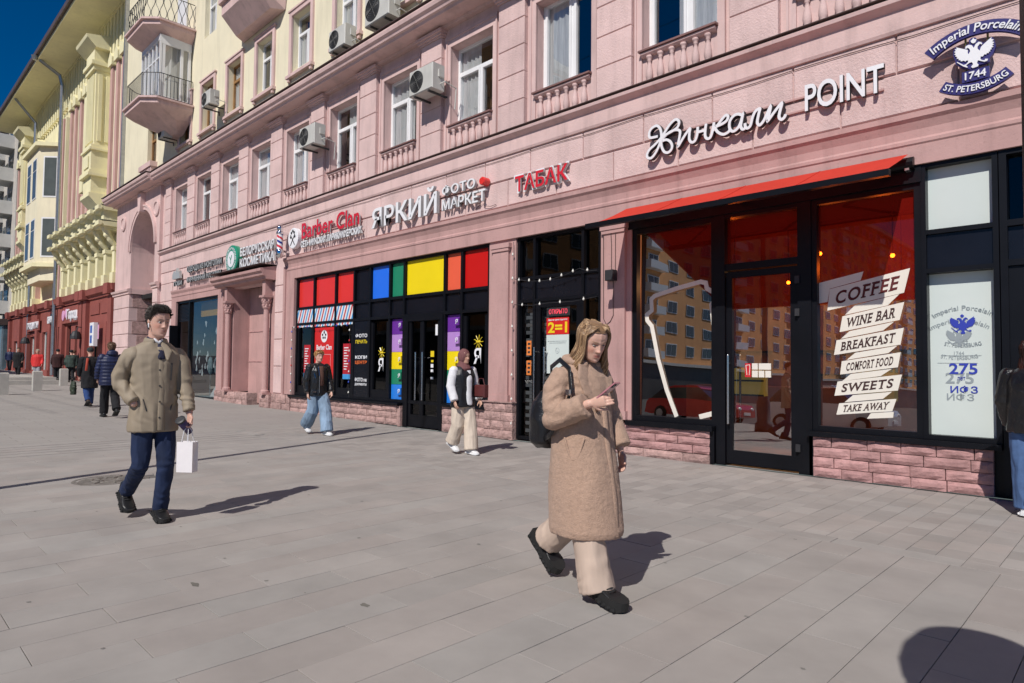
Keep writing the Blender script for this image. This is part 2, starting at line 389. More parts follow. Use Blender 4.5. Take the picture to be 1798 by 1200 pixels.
# frieze blocks
rowU=[-1.35+1.0]; 
def frieze(z0,z1,edges,y0=W-.03):
    for a,b in zip(edges[:-1],edges[1:]):
        m=MB(); m.bev(a+.008,b-.008,y0,W+.06,z0+.008,z1-.008,.012); P('wall_block',m,pink)
up_=[3.0,1.75,.45,-.95,-2.2,-3.47,-4.68,-5.9,-7.16,-8.44,-9.7,-10.95,-12.2,-13.45,-14.7,-15.95,-17.2,-18.45,-19.7,-20.95,-22.2,-23.45,-24.7,-25.95,-27.2,-28.4,-29.4][::-1]
lo_=[3.6,2.4,1.1,-.3,-1.55,-2.86,-4.05,-5.26,-6.5,-7.78,-9.04,-10.3,-11.55,-12.8,-14.05,-15.3,-16.55,-17.8,-18.38][::-1]
frieze(5.13,5.62,up_); frieze(4.60,5.115,lo_)
lo2=[-18.39,-19.6,-20.85,-22.1,-23.35,-24.6,-25.85,-27.1,-28.3,-29.4][::-1]
frieze(4.66,5.115,lo2)
m=MB(); m.box(-29.4,XR,W,W+.3,3.95,5.98); P('wall',m,pinks)
# piers of blocks on the ground floor at the left part
def pier(x0,x1,z0,z1,n,y0=W-.03,mat=pink,zb=0):
    h=(z1-z0)/n
    for i in range(n):
        m=MB(); m.bev(x0+.006,x1-.006,y0,W+.3,z0+i*h+.008,z0+(i+1)*h-.008,.014); P('wall_block',m,mat)
pier(-19.0,-18.36,.55,4.60,5); pier(-22.68,-22.3,.5,4.66,5)
pier(-29.4,-28.0,.3,4.66,6)
m=MB(); m.box(-29.4,-28.0,W,W+.4,0,4.6); m.box(-22.7,-22.3,W,W+.4,0,4.6); m.box(-19.0,-18.36,W,W+.4,0,4.6); P('wall',m,pinks)
# pilasters on the upper storey, blocks with grooves + cap
mids=[(WC[i]+WC[i+1])/2 for i in range(len(WC)-1)]+[-28.55]
for c in mids:
    hw=.36 if c>-28 else .3
    m=MB(); m.box(c-hw+.01,c+hw-.01,W-.085,W+.02,6.07,8.72); P('pilaster',m,pinks)
    for i,(a,b) in enumerate(((6.08,6.62),(6.62,7.16),(7.16,7.70),(7.70,8.24),(8.24,8.70))):
        m=MB(); m.bev(c-hw,c+hw,W-.105,W+.01,a+.006,b-.006,.01); P('pilaster_block',m,pink)
    m=MB(); m.box(c-hw-.03,c+hw+.03,W-.13,W+.02,8.70,8.74); m.box(c-hw-.06,c+hw+.06,W-.17,W+.02,8.742,8.79); m.box(c-hw-.09,c+hw+.09,W-.21,W+.02,8.792,8.86); P('pilaster_cap',m,pinks)
# window surrounds, sills, balusters, windows
bal=MB(); bal.smooth=True
bal.lathe([(.052,0),(.058,.02),(.05,.035),(.036,.045),(.05,.08),(.062,.14),(.055,.22),(.036,.32),(.026,.38),(.04,.395),(.03,.41),(.048,.43),(.055,.45),(.055,.47)],0,0,0,12)
balm=bal.fixn(bal.mesh('baluster')); balm.materials.append(pinks)
sillpoly=MB(); 
def window(parent,c,hw,z0,z1,yg,kind=0,fm=white,tr=.32,cur=0):
    x0,x1=c-hw,c+hw
    wn=MB(); t=.06
    zt=z1-(z1-z0)*tr
    wn.box(x0,x0+t,yg,yg+.07,z0,z1); wn.box(x1-t,x1,yg,yg+.07,z0,z1); wn.box(x0+t,x1-t,yg,yg+.07,z0,z0+t); wn.box(x0+t,x1-t,yg,yg+.07,z1-t,z1)
    if kind==0:      # transom light over two casements
        wn.box(x0+t,x1-t,yg,yg+.07,zt-.03,zt+.03); cx=c+.12*hw
        for a,b in ((x0+t,cx-.025),(cx+.025,x1-t)):
            q=.045; wn.box(a,a+q,yg-.02,yg+.05,z0+t,zt-.03); wn.box(b-q,b,yg-.02,yg+.05,z0+t,zt-.03); wn.box(a+q,b-q,yg-.02,yg+.05,z0+t,z0+t+q); wn.box(a+q,b-q,yg-.02,yg+.05,zt-.03-q,zt-.03)
        wn.box(cx-.025,cx+.025,yg,yg+.07,z0+t,zt-.03)
    elif kind==1:    # two tall casements
        cx=c+.1*hw; wn.box(cx-.035,cx+.035,yg,yg+.07,z0+t,z1-t)
        for a,b in ((x0+t,cx-.035),(cx+.035,x1-t)):
            q=.05; wn.box(a,a+q,yg-.02,yg+.05,z0+t,z1-t); wn.box(b-q,b,yg-.02,yg+.05,z0+t,z1-t); wn.box(a+q,b-q,yg-.02,yg+.05,z0+t,z0+t+q)
    w_=P('window',wn,fm,parent)
    g=MB(); g.quad((x0+t,yg+.03,z0+t),(x1-t,yg+.03,z0+t),(x1-t,yg+.03,z1-t),(x0+t,yg+.03,z1-t)); put('pane',g.mesh(),g_up,w_)
    # curtain, gathered cloth
    k=MB(); n=14; k.smooth=True
    a,b={0:(x0+t,c-.0),1:(x0+.05,c+.1),2:(c-.15,x1-t),3:(x0+t,c+.25)}[cur%4]
    top=z1-.05 if cur%3 else zt
    for i in range(n):
        u0,u1=a+(b-a)*i/n,a+(b-a)*(i+1)/n; d0=.03*math.sin(i*1.7+c),; e0=.07+.02*math.sin(i*2.1+c); e1=.07+.02*math.sin((i+1)*2.1+c)
        k.quad((u0,yg+e0,z0+.05),(u1,yg+e1,z0+.05),(u1,yg+e1,top),(u0,yg+e0,top))
    put('curtain',k.mesh(),curtain,w_)
    return w_
for i,c in enumerate(WC):
    s=MB()
    for a,b,za,zb in ((c-.80,c-.67,6.07,8.62),(c+.67,c+.80,6.07,8.62),(c-.67,c+.67,8.42,8.62)):
        s.box(a,b,W-.035,W+.01,za,zb)
    s.box(c-.81,c+.81,W-.055,W+.01,8.622,8.66)
    for a,b in ((c-.80,c-.765),(c+.765,c+.80)): s.box(a,b,W-.055,W-.034,6.08,8.619)
    s.box(c-.765,c+.765,W-.055,W-.034,8.585,8.619)
    P('window_surround',s,pinks)
    s=MB(); s.prism_x([(W+.2,6.665),(W-.13,6.64),(W-.13,6.61),(W+.2,6.61)],c-.69,c+.69); P('window_sill',s,brownsill)
    s=MB(); s.prism_x([(W+.01,6.60),(W-.10,6.60),(W-.10,6.57),(W-.06,6.54),(W+.01,6.53)],c-.66,c+.66)
    P('sill_moulding',s,pinks)
    for k in range(6):
        put('baluster',balm,pinks,bld,loc=(c-.52+k*.208,W-.035,6.065))
    near=c>-9.5
    window(bld,c,.67,6.66,8.42,W+.2,1 if near else 0,cur=i*3+1)
    # second storey
    br=c<-20.5
    s=MB()
    for a,b,za,zb in ((c-.72,c-.57,10.12,12.08),(c+.57,c+.72,10.12,12.08),(c-.57,c+.57,11.95,12.08)): s.box(a,b,W-.02,W+.05,za,zb)
    s.box(c-.76,c+.76,W-.05,W+.05,12.082,12.13)
    P('window_surround',s,pinks)
    s=MB(); s.box(c-.78,c+.78,W-.08,W+.05,10.03,10.12); s.box(c-.72,c-.62,W-.05,W+.03,9.93,10.03); s.box(c+.62,c+.72,W-.05,W+.03,9.93,10.03); P('window_sill',s,pinks)
    window(bld,c,.57,10.25,11.95,W+.22,0,fm=wood if br else white,cur=i+1)
    if c<-12 and not(-29<c<-26): window(bld,c,.57,13.75,15.6,W+.22,0,cur=i)
    if c<-18: window(bld,c,.57,17.2,19.0,W+.22,0,cur=i)
window(bld,-31.3,.6,10.2,11.9,W+.22,0,fm=wood,cur=2); window(bld,-31.3,.6,13.9,15.7,W+.22,0,cur=1)
s=MB(); s.box(-32.1,-30.5,W-.25,W+.05,9.9,10.12)
for k in range(8): s.box(-32.0+k*.19,-31.9+k*.19,W-.2,W+.04,9.3,9.9)
P('balustrade',s,pinks)
# ---------------- arched gateway section
yA=W-.13
m=MB(); N=24
arc=[(arcx-arr*math.cos(PI*i/N),AZS+arr*math.sin(PI*i/N)) for i in range(N+1)]
x0,x1,zt=XL,-29.4,8.88
for i in range(N):
    (a,za),(b,zb)=arc[i],arc[i+1]; m.add([(a,yA,za),(b,yA,zb),(b,yA,zt),(a,yA,zt)],[(0,1,2,3)])
    m.add([(a,yA,za),(b,yA,zb),(b,yA+2.2,zb),(a,yA+2.2,za)],[(0,3,2,1)])
m.quad((x0,yA,4.6),(AX0,yA,4.6),(AX0,yA,zt),(x0,yA,zt)); m.quad((AX1,yA,4.6),(x1,yA,4.6),(x1,yA,zt),(AX1,yA,zt))
m.quad((AX0,yA,4.6),(AX0,yA+2.2,4.6),(AX0,yA+2.2,AZS),(AX0,yA,AZS)); m.quad((AX1,yA,4.6),(AX1,yA,AZS),(AX1,yA+2.2,AZS),(AX1,yA+2.2,4.6))
m.quad((x1,yA,0),(x1,yA+.4,0),(x1,yA+.4,zt),(x1,yA,zt)); m.quad((x0,yA,0),(x0,yA,zt),(x0,yA+.7,zt),(x0,yA+.7,0))
P('gateway_wall',m.mesh(),pinks)
# archivolt ring + keystone
m=MB()
for i in range(N):
    for r0,r1,d in ((.02,.16,.06),(.16,.24,.09)):
        t0,t1=PI*i/N,PI*(i+1)/N; q=[]
        for t,r in ((t0,arr+r0),(t1,arr+r0),(t1,arr+r1),(t0,arr+r1)): q.append((arcx-r*math.cos(t),AZS+r*math.sin(t)))
        m.prism(q,yA-d,yA+.01)
P('archivolt',m,pinks)
m=MB(); m.prism([(arcx-.14,AZS+arr-.08),(arcx+.14,AZS+arr-.08),(arcx+.24,zt-.02),(arcx-.24,zt-.02)],yA-.2,yA+.01); P('keystone',m,pinks)
for cx in (-34.45,-29.78):
    m=MB(); m.lathe([(.34,0),(.34,-.05),(.26,-.07),(.24,-.03),(.1,-.02)],cx,yA,7.95,20,axis='y'); P('roundel',m,pinks)
# gateway piers of blocks with side faces
nb=7
for k in range(nb):
    a=.32+(4.55-.32)/nb*k; b=.32+(4.55-.32)/nb*(k+1)
    m=MB(); m.bev(-35.57,AX0,yA-.04,yA+2.2,a+.01,b-.01,.015); P('wall_block',m,pink)
    m=MB(); m.bev(AX1,-29.38,yA-.04,yA+2.2,a+.01,b-.01,.015); P('wall_block',m,pink)
    for q in range(3):
        m=MB(); y0=yA+.12+q*.68+(.2 if k%2 else 0); m.box(AX0-.01,AX0+.015,y0,min(y0+.64,yA+2.18),a+.02,b-.02); P('wall_block',m,stone2)
m=MB(); m.box(-35.6,AX0+.05,yA-.1,yA+2.25,0,.32); m.box(AX1-.05,-29.36,yA-.1,yA+2.25,0,.32); P('plinth',m,stone2)
m=MB(); m.prism_x([(yA+.02,4.55),(yA-.08,4.57),(yA-.08,4.66),(yA-.14,4.69),(yA-.16,4.78),(yA+.02,4.84)],-35.68,AX0+.08); m.prism_x([(yA+.02,4.55),(yA-.08,4.57),(yA-.08,4.66),(yA-.14,4.69),(yA-.16,4.78),(yA+.02,4.84)],AX1-.08,-29.3)
m.box(AX0+.01,AX0+.07,yA,yA+2.2,4.57,4.82); P('impost',m,pinks)
# infill inside the gateway: wall above, dark passage below
yi=yA+1.3
gh=[(-32.6,-30.2,0,4.1),(-32.5,-30.6,5.9,7.4)]
P('gateway_infill',nofix(grid_wall(AX0,AX1,0,8.3,gh,yi,.3),'gi'),pinks)
m=MB(); m.box(AX0,AX1,yi-.12,yi,4.6,4.75); m.box(-32.7,-30.4,yi-.06,yi+.02,5.78,5.9)
for k in range(9): m.box(-32.6+k*.25,-32.48+k*.25,yi-.05,yi+.02,5.1,5.6)
P('gateway_mouldings',m,pinks)
window(bld,-31.55,.95,5.9,7.4,yi+.1,1)
# ---------------- cornice brackets etc. for gateway bay keep plain
# ---------------- bay balconies
def balcony(x0,x1,yo,zs,label_bottom=True):
    c_=.45; outer=[(x0,W+.02),(x0,yo+c_),(x0+c_,yo),(x1-c_,yo),(x1,yo+c_),(x1,W+.02)]
    m=MB(); m.prism_z(outer,zs-.16,zs); m.prism_z([(x0-.08,W+.02),(x0-.08,yo+c_-.05),(x0+c_-.05,yo-.08),(x1-c_+.05,yo-.08),(x1+.08,yo+c_-.05),(x1+.08,W+.02)],zs,zs+.07)
    P('balcony_slab',m,pinks)
    m=MB(); 
    inn=[(x0+.3,W+.02),(x0+.35,W-.5),(x0+.7,W-.9),(x1-.7,W-.9),(x1-.35,W-.5),(x1-.3,W+.02)]
    n=len(outer); vs=[(x,y,zs-.16) for x,y in outer]+[(x,y,zs-.5) for x,y in inn]
    m.add(vs,[(i,(i+1)%n,(i+1)%n+n,i+n) for i in range(n)]+[tuple(range(n,2*n))])
    inn2=[(x0+1.0,W+.02),(x0+1.0,W-.2),(x0+1.1,W-.3),(x1-1.1,W-.3),(x1-1.0,W-.2),(x1-1.0,W+.02)]
    vs=[(x,y,zs-.5) for x,y in inn]+[(x,y,zs-.85) for x,y in inn2]
    m.add(vs,[(i,(i+1)%n,(i+1)%n+n,i+n) for i in range(n)]+[tuple(range(n,2*n))])
    P('balcony_console',m,pinks)
    return outer
iron=M('black_wrought_iron',(.012,.012,.013),rough=.45,metal=.3)
def railing(outer,z0,h,curly=False):
    m=MB(); pts=outer[1:-1]; pts=[(outer[0][0],W)]+pts+[(outer[-1][0],W)]
    for (a,b),(c,d) in zip(pts[:-1],pts[1:]):
        L_=math.hypot(c-a,d-b); n=max(2,int(L_/.13))
        for zz in (z0+.06,z0+h): m.tube([(a,b,zz),(c,d,zz)],.015,5)
        for i in range(n+1):
            t=i/n; x,y=a+(c-a)*t,b+(d-b)*t
            nx,ny=(d-b)/L_,-(c-a)/L_
            if not curly: m.tube([(x,y,z0+.06),(x+nx*-.0,y,z0+h*.3),(x,y,z0+h)],.01,4)
            else:
                k=1 if i%2 else -1
                m.tube([(x+(c-a)/n*.5*math.sin(q*.9*k)*.9,y+(d-b)/n*.5*math.sin(q*.9*k)*.9,z0+.06+(h-.06)*q/8) for q in range(9)],.012,4)
    P('balcony_railing',m,iron)
BX0,BX1,BYO=-29.3,-26.4,W-1.7
o_=balcony(BX0,BX1,BYO,11.35); railing([(x+(.06 if x<-28 else -.06),y+.06) for x,y in o_],11.42,.95)
m=MB(); gx0,gx1,gy=BX0+.45,BX1-.25,BYO+.55
m.box(gx0,gx1,gy,gy+.08,11.42,11.6); m.box(gx0,gx1,gy,gy+.08,13.75,13.95); m.box(gx1-.08,gx1,gy+.08,W,11.42,11.6); m.box(gx1-.08,gx1,gy+.08,W,13.6,13.95)
for i in range(6): x=gx0+(gx1-gx0-.07)*i/5; m.box(x,x+.07,gy+.002,gy+.078,11.6,13.75)
m.box(gx0+.07,gx1-.08,gy+.01,gy+.06,13.05,13.1)
for y in (gy+.1,gy+.75,W-.12): m.box(gx1-.075,gx1-.005,y,y+.1,11.6,13.6)
P('glazed_loggia',m,white)
g=MB(); g.quad((gx0+.05,gy+.04,11.6),(gx1-.05,gy+.04,11.6),(gx1-.05,gy+.04,13.8),(gx0+.05,gy+.04,13.8)); g.quad((gx1-.04,gy+.1,11.6),(gx1-.04,W,11.6),(gx1-.04,W,13.6),(gx1-.04,gy+.1,13.6)); P('loggia_pane',g.mesh(),g_up)
m=MB(); m.box(gx0+.2,gx1-.3,gy+.5,W,11.43,13.7); P('loggia_interior',m,curtain)
o_=balcony(BX0,BX1,BYO,14.35); railing([(x+(.06 if x<-28 else -.06),y+.06) for x,y in o_],14.42,1.0,True)
m=MB(); m.box(-28.3,-27.3,W-.03,W+.02,14.45,16.6); P('balcony_door',m,white)
# pink bay further right
m=MB(); bx0,bx1=-21.95,-18.75; q=[(bx0,W+.02),(bx0+.25,W-.8),(bx1-.25,W-.8),(bx1,W+.02)]
vs=[(x,y,12.9) for x,y in q]+[(x+(.1 if i<2 else -.1),min(W+.02,y+.45 if y<W else y),12.35) for i,(x,y) in enumerate(q)]
m.prism_z(q,12.9,21.3); m.add(vs,[(0,1,5,4),(1,2,6,5),(2,3,7,6),(4,5,6,7),(3,0,4,7)]); P('bay',m,pinks)
m=MB(); m.prism_z([(bx0-.08,W),(bx0+.2,W-.9),(bx1-.2,W-.9),(bx1+.08,W)],13.25,13.4); P('bay_moulding',m,pinks)
m=MB(); m.box(-35.5,-35.35,W-.12,W+.03,9.3,21.4); P('drainpipe',m,grey)

# ------------------------------------------------------------------ shopfronts (parts of the building)
GY=W+.10                                   # glass plane
def bars(rects,y0=W+.02,y1=W+.14,mat=black,name='frame',parent=None):
    m=MB()
    for a,b,c,d in rects: m.box(a,b,y0,y1,c,d)
    return P(name,m,mat,parent)
TILT=math.tan(math.radians(1.35))
def pane(parent,a,b,c,d,mat,y=GY,name='pane',tilt=0.0):
    m=MB(); q=(d-c)*tilt; m.quad((a,y,c),(b,y,c),(b,y+q,d),(a,y+q,d)); return put(name,m.mesh(),mat,parent)
def panel(parent,a,b,c,d,mat,y=GY,name='panel',label=None,t=.02):
    m=MB(); m.box(a,b,y,y+t,c,d); return put(name,m,mat,parent,label=label)
def frame_grid(name,x0,x1,z0,z1,xs,zs,t=.055,y0=W+.02,y1=W+.13,label=None):
    m=MB(); X=[x0]+xs+[x1]; Z=[z0]+zs+[z1]
    for i,x in enumerate(X):
        a=x if i==0 else (x-t if i==len(X)-1 else x-t/2); m.box(a,a+t,y0,y1,z0,z1)
    for j,z in enumerate(Z):
        a=z if j==0 else (z-t if j==len(Z)-1 else z-t/2)
        for i in range(len(X)-1):
            l=X[i]+(t if i==0 else t/2); r=X[i+1]-(t if i==len(X)-2 else t/2); m.box(l,r,y0+.003,y1-.003,a,a+t)
    o=P(name,m,black); 
    if label: o['label']=label
    return o
# ---- coffee bar window wall
red_aw=M('red_awning_fabric',(.78,.06,.035),rough=.75,var=.05,bump=.2,bscale=300,trans=.35)
whitefilm=M('off_white_vinyl',(.74,.70,.62),rough=.6,var=.03)
cb=frame_grid('shop_window',-6.14,-4.64,.56,3.72,[],[],.085,label='wide left window of the coffee bar with a white cup outline')
pane(cb,-6.06,-4.7,.64,2.45,g_kh,tilt=TILT); 
q_=1.81*TILT; q2_=3.02*TILT
m=MB(); m.add([(-6.06,GY+q_,2.45),(-4.7,GY+q_,2.45),(-5.95,GY+q2_,3.66),(-6.06,GY+q2_,3.66)],[(0,1,2,3)]); put('pane',m.mesh(),g_kh,cb)
m=MB(); m.add([(-4.7,GY,2.45),(-4.7,GY,3.66),(-5.95,GY,3.66)],[(0,1,2)]); put('pane',m.mesh(),g_red,cb)  # triangle cut to the edge of the awning's painted reflection
cup=[(-4.70+.0,.72),(-5.08,.645)]
def ribbon(pts,wd,y,dep=.004,closed=False):
    m=MB(); n=len(pts)
    L_=[]
    for i in range(n):
        a=Vector(pts[i-1] if (i>0 or closed) else pts[i]); b=Vector(pts[(i+1)%n] if (i<n-1 or closed) else pts[i]); c=Vector(pts[i])
        d1=(c-a); d2=(b-c)
        if d1.length<1e-6: d1=d2
        if d2.length<1e-6: d2=d1
        d1.normalize(); d2.normalize(); t=(d1+d2); t=t.normalized() if t.length>1e-4 else d1
        nr=Vector((-t.y,t.x)); k=1/max(.5,abs(nr.dot(Vector((-d1.y,d1.x))))); L_.append((c+nr*wd/2*k,c-nr*wd/2*k))
    for i in range(n if closed else n-1):
        (a,b),(c,d)=L_[i],L_[(i+1)%n]; q=[(a.x,a.y),(b.x,b.y),(d.x,d.y),(c.x,c.y)]
        m.prism(q,y-dep-i*6e-5,y-i*6e-5)
    return m
put('cup_outline',ribbon([(-5.357,0.655),(-5.535,1.073),(-5.692,1.570),(-5.810,2.102),(-5.896,2.198),(-5.907,2.292),(-5.810,2.357),(-5.821,2.543),(-5.757,2.594),(-5.357,2.684),(-4.939,2.756),(-4.853,2.732),(-4.834,2.643),(-4.704,2.564),(-4.695,2.469),(-4.760,2.395),(-4.715,1.954)],.07,GY-.004),whitefilm,cb)
put('cup_outline',ribbon([(-4.965,0.675),(-4.626,0.772)],.075,GY-.004),whitefilm,cb)
m=MB(); m.box(-6.2,-4.66,W-.10,W+.14,.505,.558); m.box(-6.2,-4.66,W-.10,W-.075,.48,.505); put('window_sill',m,black,cb)
# door block
db=P('door_surround',(lambda m:(m.box(-4.64,-4.5,W+.0,W+.2,.0,3.72),m.box(-3.44,-3.26,W+.0,W+.2,.0,3.72),m.box(-4.5,-3.44,W+.01,W+.19,2.87,2.97),m.box(-4.5,-3.44,W+.01,W+.19,3.66,3.72),m)[-1])(MB()),black)
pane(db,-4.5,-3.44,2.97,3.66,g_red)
dr=P('shop_door',(lambda m:(m.box(-4.49,-4.40,W+.03,W+.10,.03,2.85),m.box(-3.55,-3.45,W+.03,W+.10,.03,2.85),m.box(-4.40,-3.55,W+.03,W+.10,2.76,2.85),m.box(-4.40,-3.55,W+.03,W+.10,.03,.23),m)[-1])(MB()),black,label='glass door of the coffee bar with a long steel handle')
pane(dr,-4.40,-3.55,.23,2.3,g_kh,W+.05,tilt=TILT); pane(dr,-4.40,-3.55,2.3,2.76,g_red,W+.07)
m=MB(); m.smooth=False; m.tube([(-4.43,W-.05,.62),(-4.43,W-.05,1.62)],.016,10); m.tube([(-4.43,W-.05,.75),(-4.43,W+.04,.75)],.01,6); m.tube([(-4.43,W-.05,1.5),(-4.43,W+.04,1.5)],.01,6); put('handle',m,steel,dr)
m=MB(); m.tube([(-4.33,W+.14,.62),(-4.33,W+.14,1.62)],.016,10); put('handle',m,steel,dr)
# stickers on the door (plain cards, the codes are left out)
redv=M('red_vinyl',(.55,.02,.03),rough=.5,var=.03)
for k,(a,b,c,d,mt) in enumerate(((-4.22,-4.13,1.30,1.50,redv),(-4.115,-4.03,1.41,1.50,whitefilm),(-4.015,-3.84,1.41,1.50,whitefilm),(-4.115,-4.03,1.30,1.395,whitefilm),(-4.015,-3.935,1.30,1.395,whitefilm),(-3.92,-3.84,1.30,1.395,whitefilm))):
    panel(dr,a,b,c,d,mt,W+.060,'sticker',t=.004)
put('cup_outline',ribbon([(-4.19,1.33),(-4.205,1.47),(-4.15,1.48),(-4.145,1.44),(-4.155,1.33)],.008,W+.059,.002),whitefilm,dr)
for z in (.35,2.2,2.65): 
    m=MB(); m.box(-3.47,-3.41,W-.03,W+.03,z-.05,z+.05); put('hinge',m,side,dr)
# right window with the ribbon of words
cw=frame_grid('shop_window',-3.26,-1.97,.60,3.72,[],[],.07,label='right window of the coffee bar covered by a zigzag banner of white words')
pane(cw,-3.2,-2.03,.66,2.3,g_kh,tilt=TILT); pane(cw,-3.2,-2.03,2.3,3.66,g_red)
m=MB(); m.box(-3.30,-1.2,W-.10,W+.14,.535,.597); put('window_sill',m,black,cw)
yb=GY-.004
bandsp=[  # (corner points px in crop, text, ink box)
 ([(-3.213,2.586),(-2.637,2.697),(-2.672,2.584),(-3.053,2.503),(-3.082,2.328),(-3.222,2.310),(-3.195,2.456)],None),
 ([(-3.053,2.497),(-2.107,2.688),(-2.177,2.387),(-3.086,2.210)],'COFFEE'),
 ([(-2.740,2.266),(-2.228,2.373),(-2.360,2.239),(-2.865,2.142)],None),
 ([(-2.897,2.125),(-2.175,2.271),(-2.228,2.049),(-2.934,1.917)],'WINE BAR'),
 ([(-2.812,1.926),(-2.291,2.029),(-2.415,1.923),(-2.920,1.827)],None),
 ([(-2.973,1.809),(-2.184,1.950),(-2.223,1.740),(-3.007,1.614)],'BREAKFAST'),
 ([(-2.746,1.642),(-2.258,1.727),(-2.359,1.636),(-2.850,1.550)],None),
 ([(-2.911,1.532),(-2.221,1.645),(-2.255,1.458),(-2.933,1.356)],'COMFORT FOOD'),
 ([(-2.800,1.366),(-2.324,1.437),(-2.450,1.344),(-2.908,1.271)],None),
 ([(-2.966,1.263),(-2.211,1.368),(-2.258,1.168),(-3.006,1.074)],'SWEETS'),
 ([(-2.777,1.091),(-2.324,1.150),(-2.429,1.056),(-2.881,0.994)],None),
 ([(-2.949,0.976),(-2.275,1.064),(-2.324,0.906),(-2.984,0.825)],'TAKE AWAY'),
 ([(-2.569,0.868),(-2.308,0.900),(-2.315,0.826),(-2.616,0.795)],None)]
inks={'COFFEE':'maroon','SWEETS':'ink'}
ink=M('dark_letters',(.05,.022,.02),rough=.6,var=.05)
maroon=M('maroon_letters',(.10,.012,.012),rough=.6,var=.05)
SERIF={'F':('lb','lt'),'E':('lb','lt'),'W':('lt','rt'),'I':('cb','ct'),'N':('lb','lt','rt'),'B':('lb','lt'),'A':('lb','rb'),'R':('lb','lt','rb'),'K':('lb','lt','rb','rt'),'T':('cb',),'M':('lb','lt','rb','rt'),'D':('lb','lt'),'Y':('lt','rt','cb')}
for pts,tx in bandsp:
    m=MB(); m.prism(pts,yb-.003,yb); put('ribbon_band',m,whitefilm,cw)
    if tx:
        # letters in the band's own sheared frame
        tl,tr,br,bl=[Vector((p[0],p[1])) for p in pts]
        me=text_mesh(tx,extrude=0.0,offset=.026,space=1.16); n=len(me.vertices); a=np.empty(n*3); me.vertices.foreach_get('co',a); a=a.reshape(-1,3)
        mn,mx=a.min(0),a.max(0); u=(a[:,0]-mn[0])/(mx[0]-mn[0]); v=(a[:,1]-mn[1])/(mx[1]-mn[1])
        def build(u,v):
            uu=.10+.80*u; vv=.20+.60*v
            xb=bl.x+(br.x-bl.x)*uu; zb=bl.y+(br.y-bl.y)*uu; xt=tl.x+(tr.x-tl.x)*uu; zt_=tl.y+(tr.y-tl.y)*uu
            return xb+(xt-xb)*vv,zb+(zt_-zb)*vv
        sx=SERIF; mmx=MB(); Ls=islands(me)
        chars=[c for c in tx if c!=' ']
        if len(Ls)==len(chars):
            Wt=mx[0]-mn[0]; Ht=mx[1]-mn[1]
            for c_,lm in zip(chars,Ls):
                xs_=[v_.co.x for v_ in lm.vertices]; l0,l1=min(xs_),max(xs_); st_=.085
                pos={'l':l0+st_,'r':l1-st_,'c':(l0+l1)/2,'m':(l0+l1)/2}
                for code in sx.get(c_,()):
                    p_=pos[code[0]]; z_=mn[1] if code[1]=='b' else mx[1]-.075
                    a_,b_=p_-.15,p_+.15
                    if len(code)>2 and code[2]=='i': a_=p_-.03 if False else p_-.15
                    q4=[((a_-mn[0])/Wt,(z_-mn[1])/Ht),((b_-mn[0])/Wt,(z_-mn[1])/Ht),((b_-mn[0])/Wt,(z_+.075-mn[1])/Ht),((a_-mn[0])/Wt,(z_+.075-mn[1])/Ht)]
                    mmx.prism([build(*q_) for q_ in q4],yb-.0062,yb-.0052)
        if mmx.v: put('serif_strokes',mmx,maroon if tx=='COFFEE' else ink,cw,kind='stuff')
        X,Z=build(u,v); me.vertices.foreach_set('co',np.stack([X,np.full(n,yb-.0055),Z],1).ravel()); me.update()
        put('lettering',me,maroon if tx=='COFFEE' else ink,cw)
# dark box above, under the awning
m=MB(); m.box(-6.2,-1.95,W-.02,W+.2,3.72,3.94); P('shop_fascia',m,black)
# porcelain shop: white panels, dark band, doorway at the right
pf=frame_grid('shop_window',-1.965,-1.2,.60,3.94,[],[2.62,3.09],.055,y0=W-.01,y1=W+.13,label='narrow white display panel of the porcelain shop')
milk=M('milky_glass_panel',(.60,.66,.63),rough=.25,var=.02)
panel(pf,-1.91,-1.255,3.12,3.885,milk,W+.125,'white_panel'); panel(pf,-1.91,-1.255,.655,2.59,milk,W+.125,'white_panel'); panel(pf,-1.91,-1.255,2.65,3.06,blackm,W+.03)
blueink=M('cobalt_letters',(.03,.05,.38),rough=.5,var=.03); greyink_shadow=M('grey_letters_and_shadow',(.28,.32,.34),rough=.5,var=.03)
def bend_text(s,cx,cz,R,a0,a1,h,up=True,extrude=.001,offset=.0,y=0,depth=.002,**k):
    """text along a circular arc: baseline radius R about (cx,cz), angles a0..a1 in degrees from straight up"""
    me=text_mesh(s,extrude=1.0,offset=offset,**k); n=len(me.vertices); a=np.empty(n*3); me.vertices.foreach_get('co',a); a=a.reshape(-1,3)
    mn,mx=a.min(0),a.max(0); u=(a[:,0]-mn[0])/(mx[0]-mn[0]); v=(a[:,1]-0)/(.7)*h; t=(a[:,2]+1)/2
    th=np.radians(a0+(a1-a0)*u)
    if up: r=R+v; X=cx+np.sin(th)*r; Z=cz+np.cos(th)*r
    else: r=R-v; X=cx+np.sin(th)*r; Z=cz-np.cos(th)*r
    me.vertices.foreach_set('co',np.stack([X,y-t*depth,Z],1).ravel()); me.update(); return me
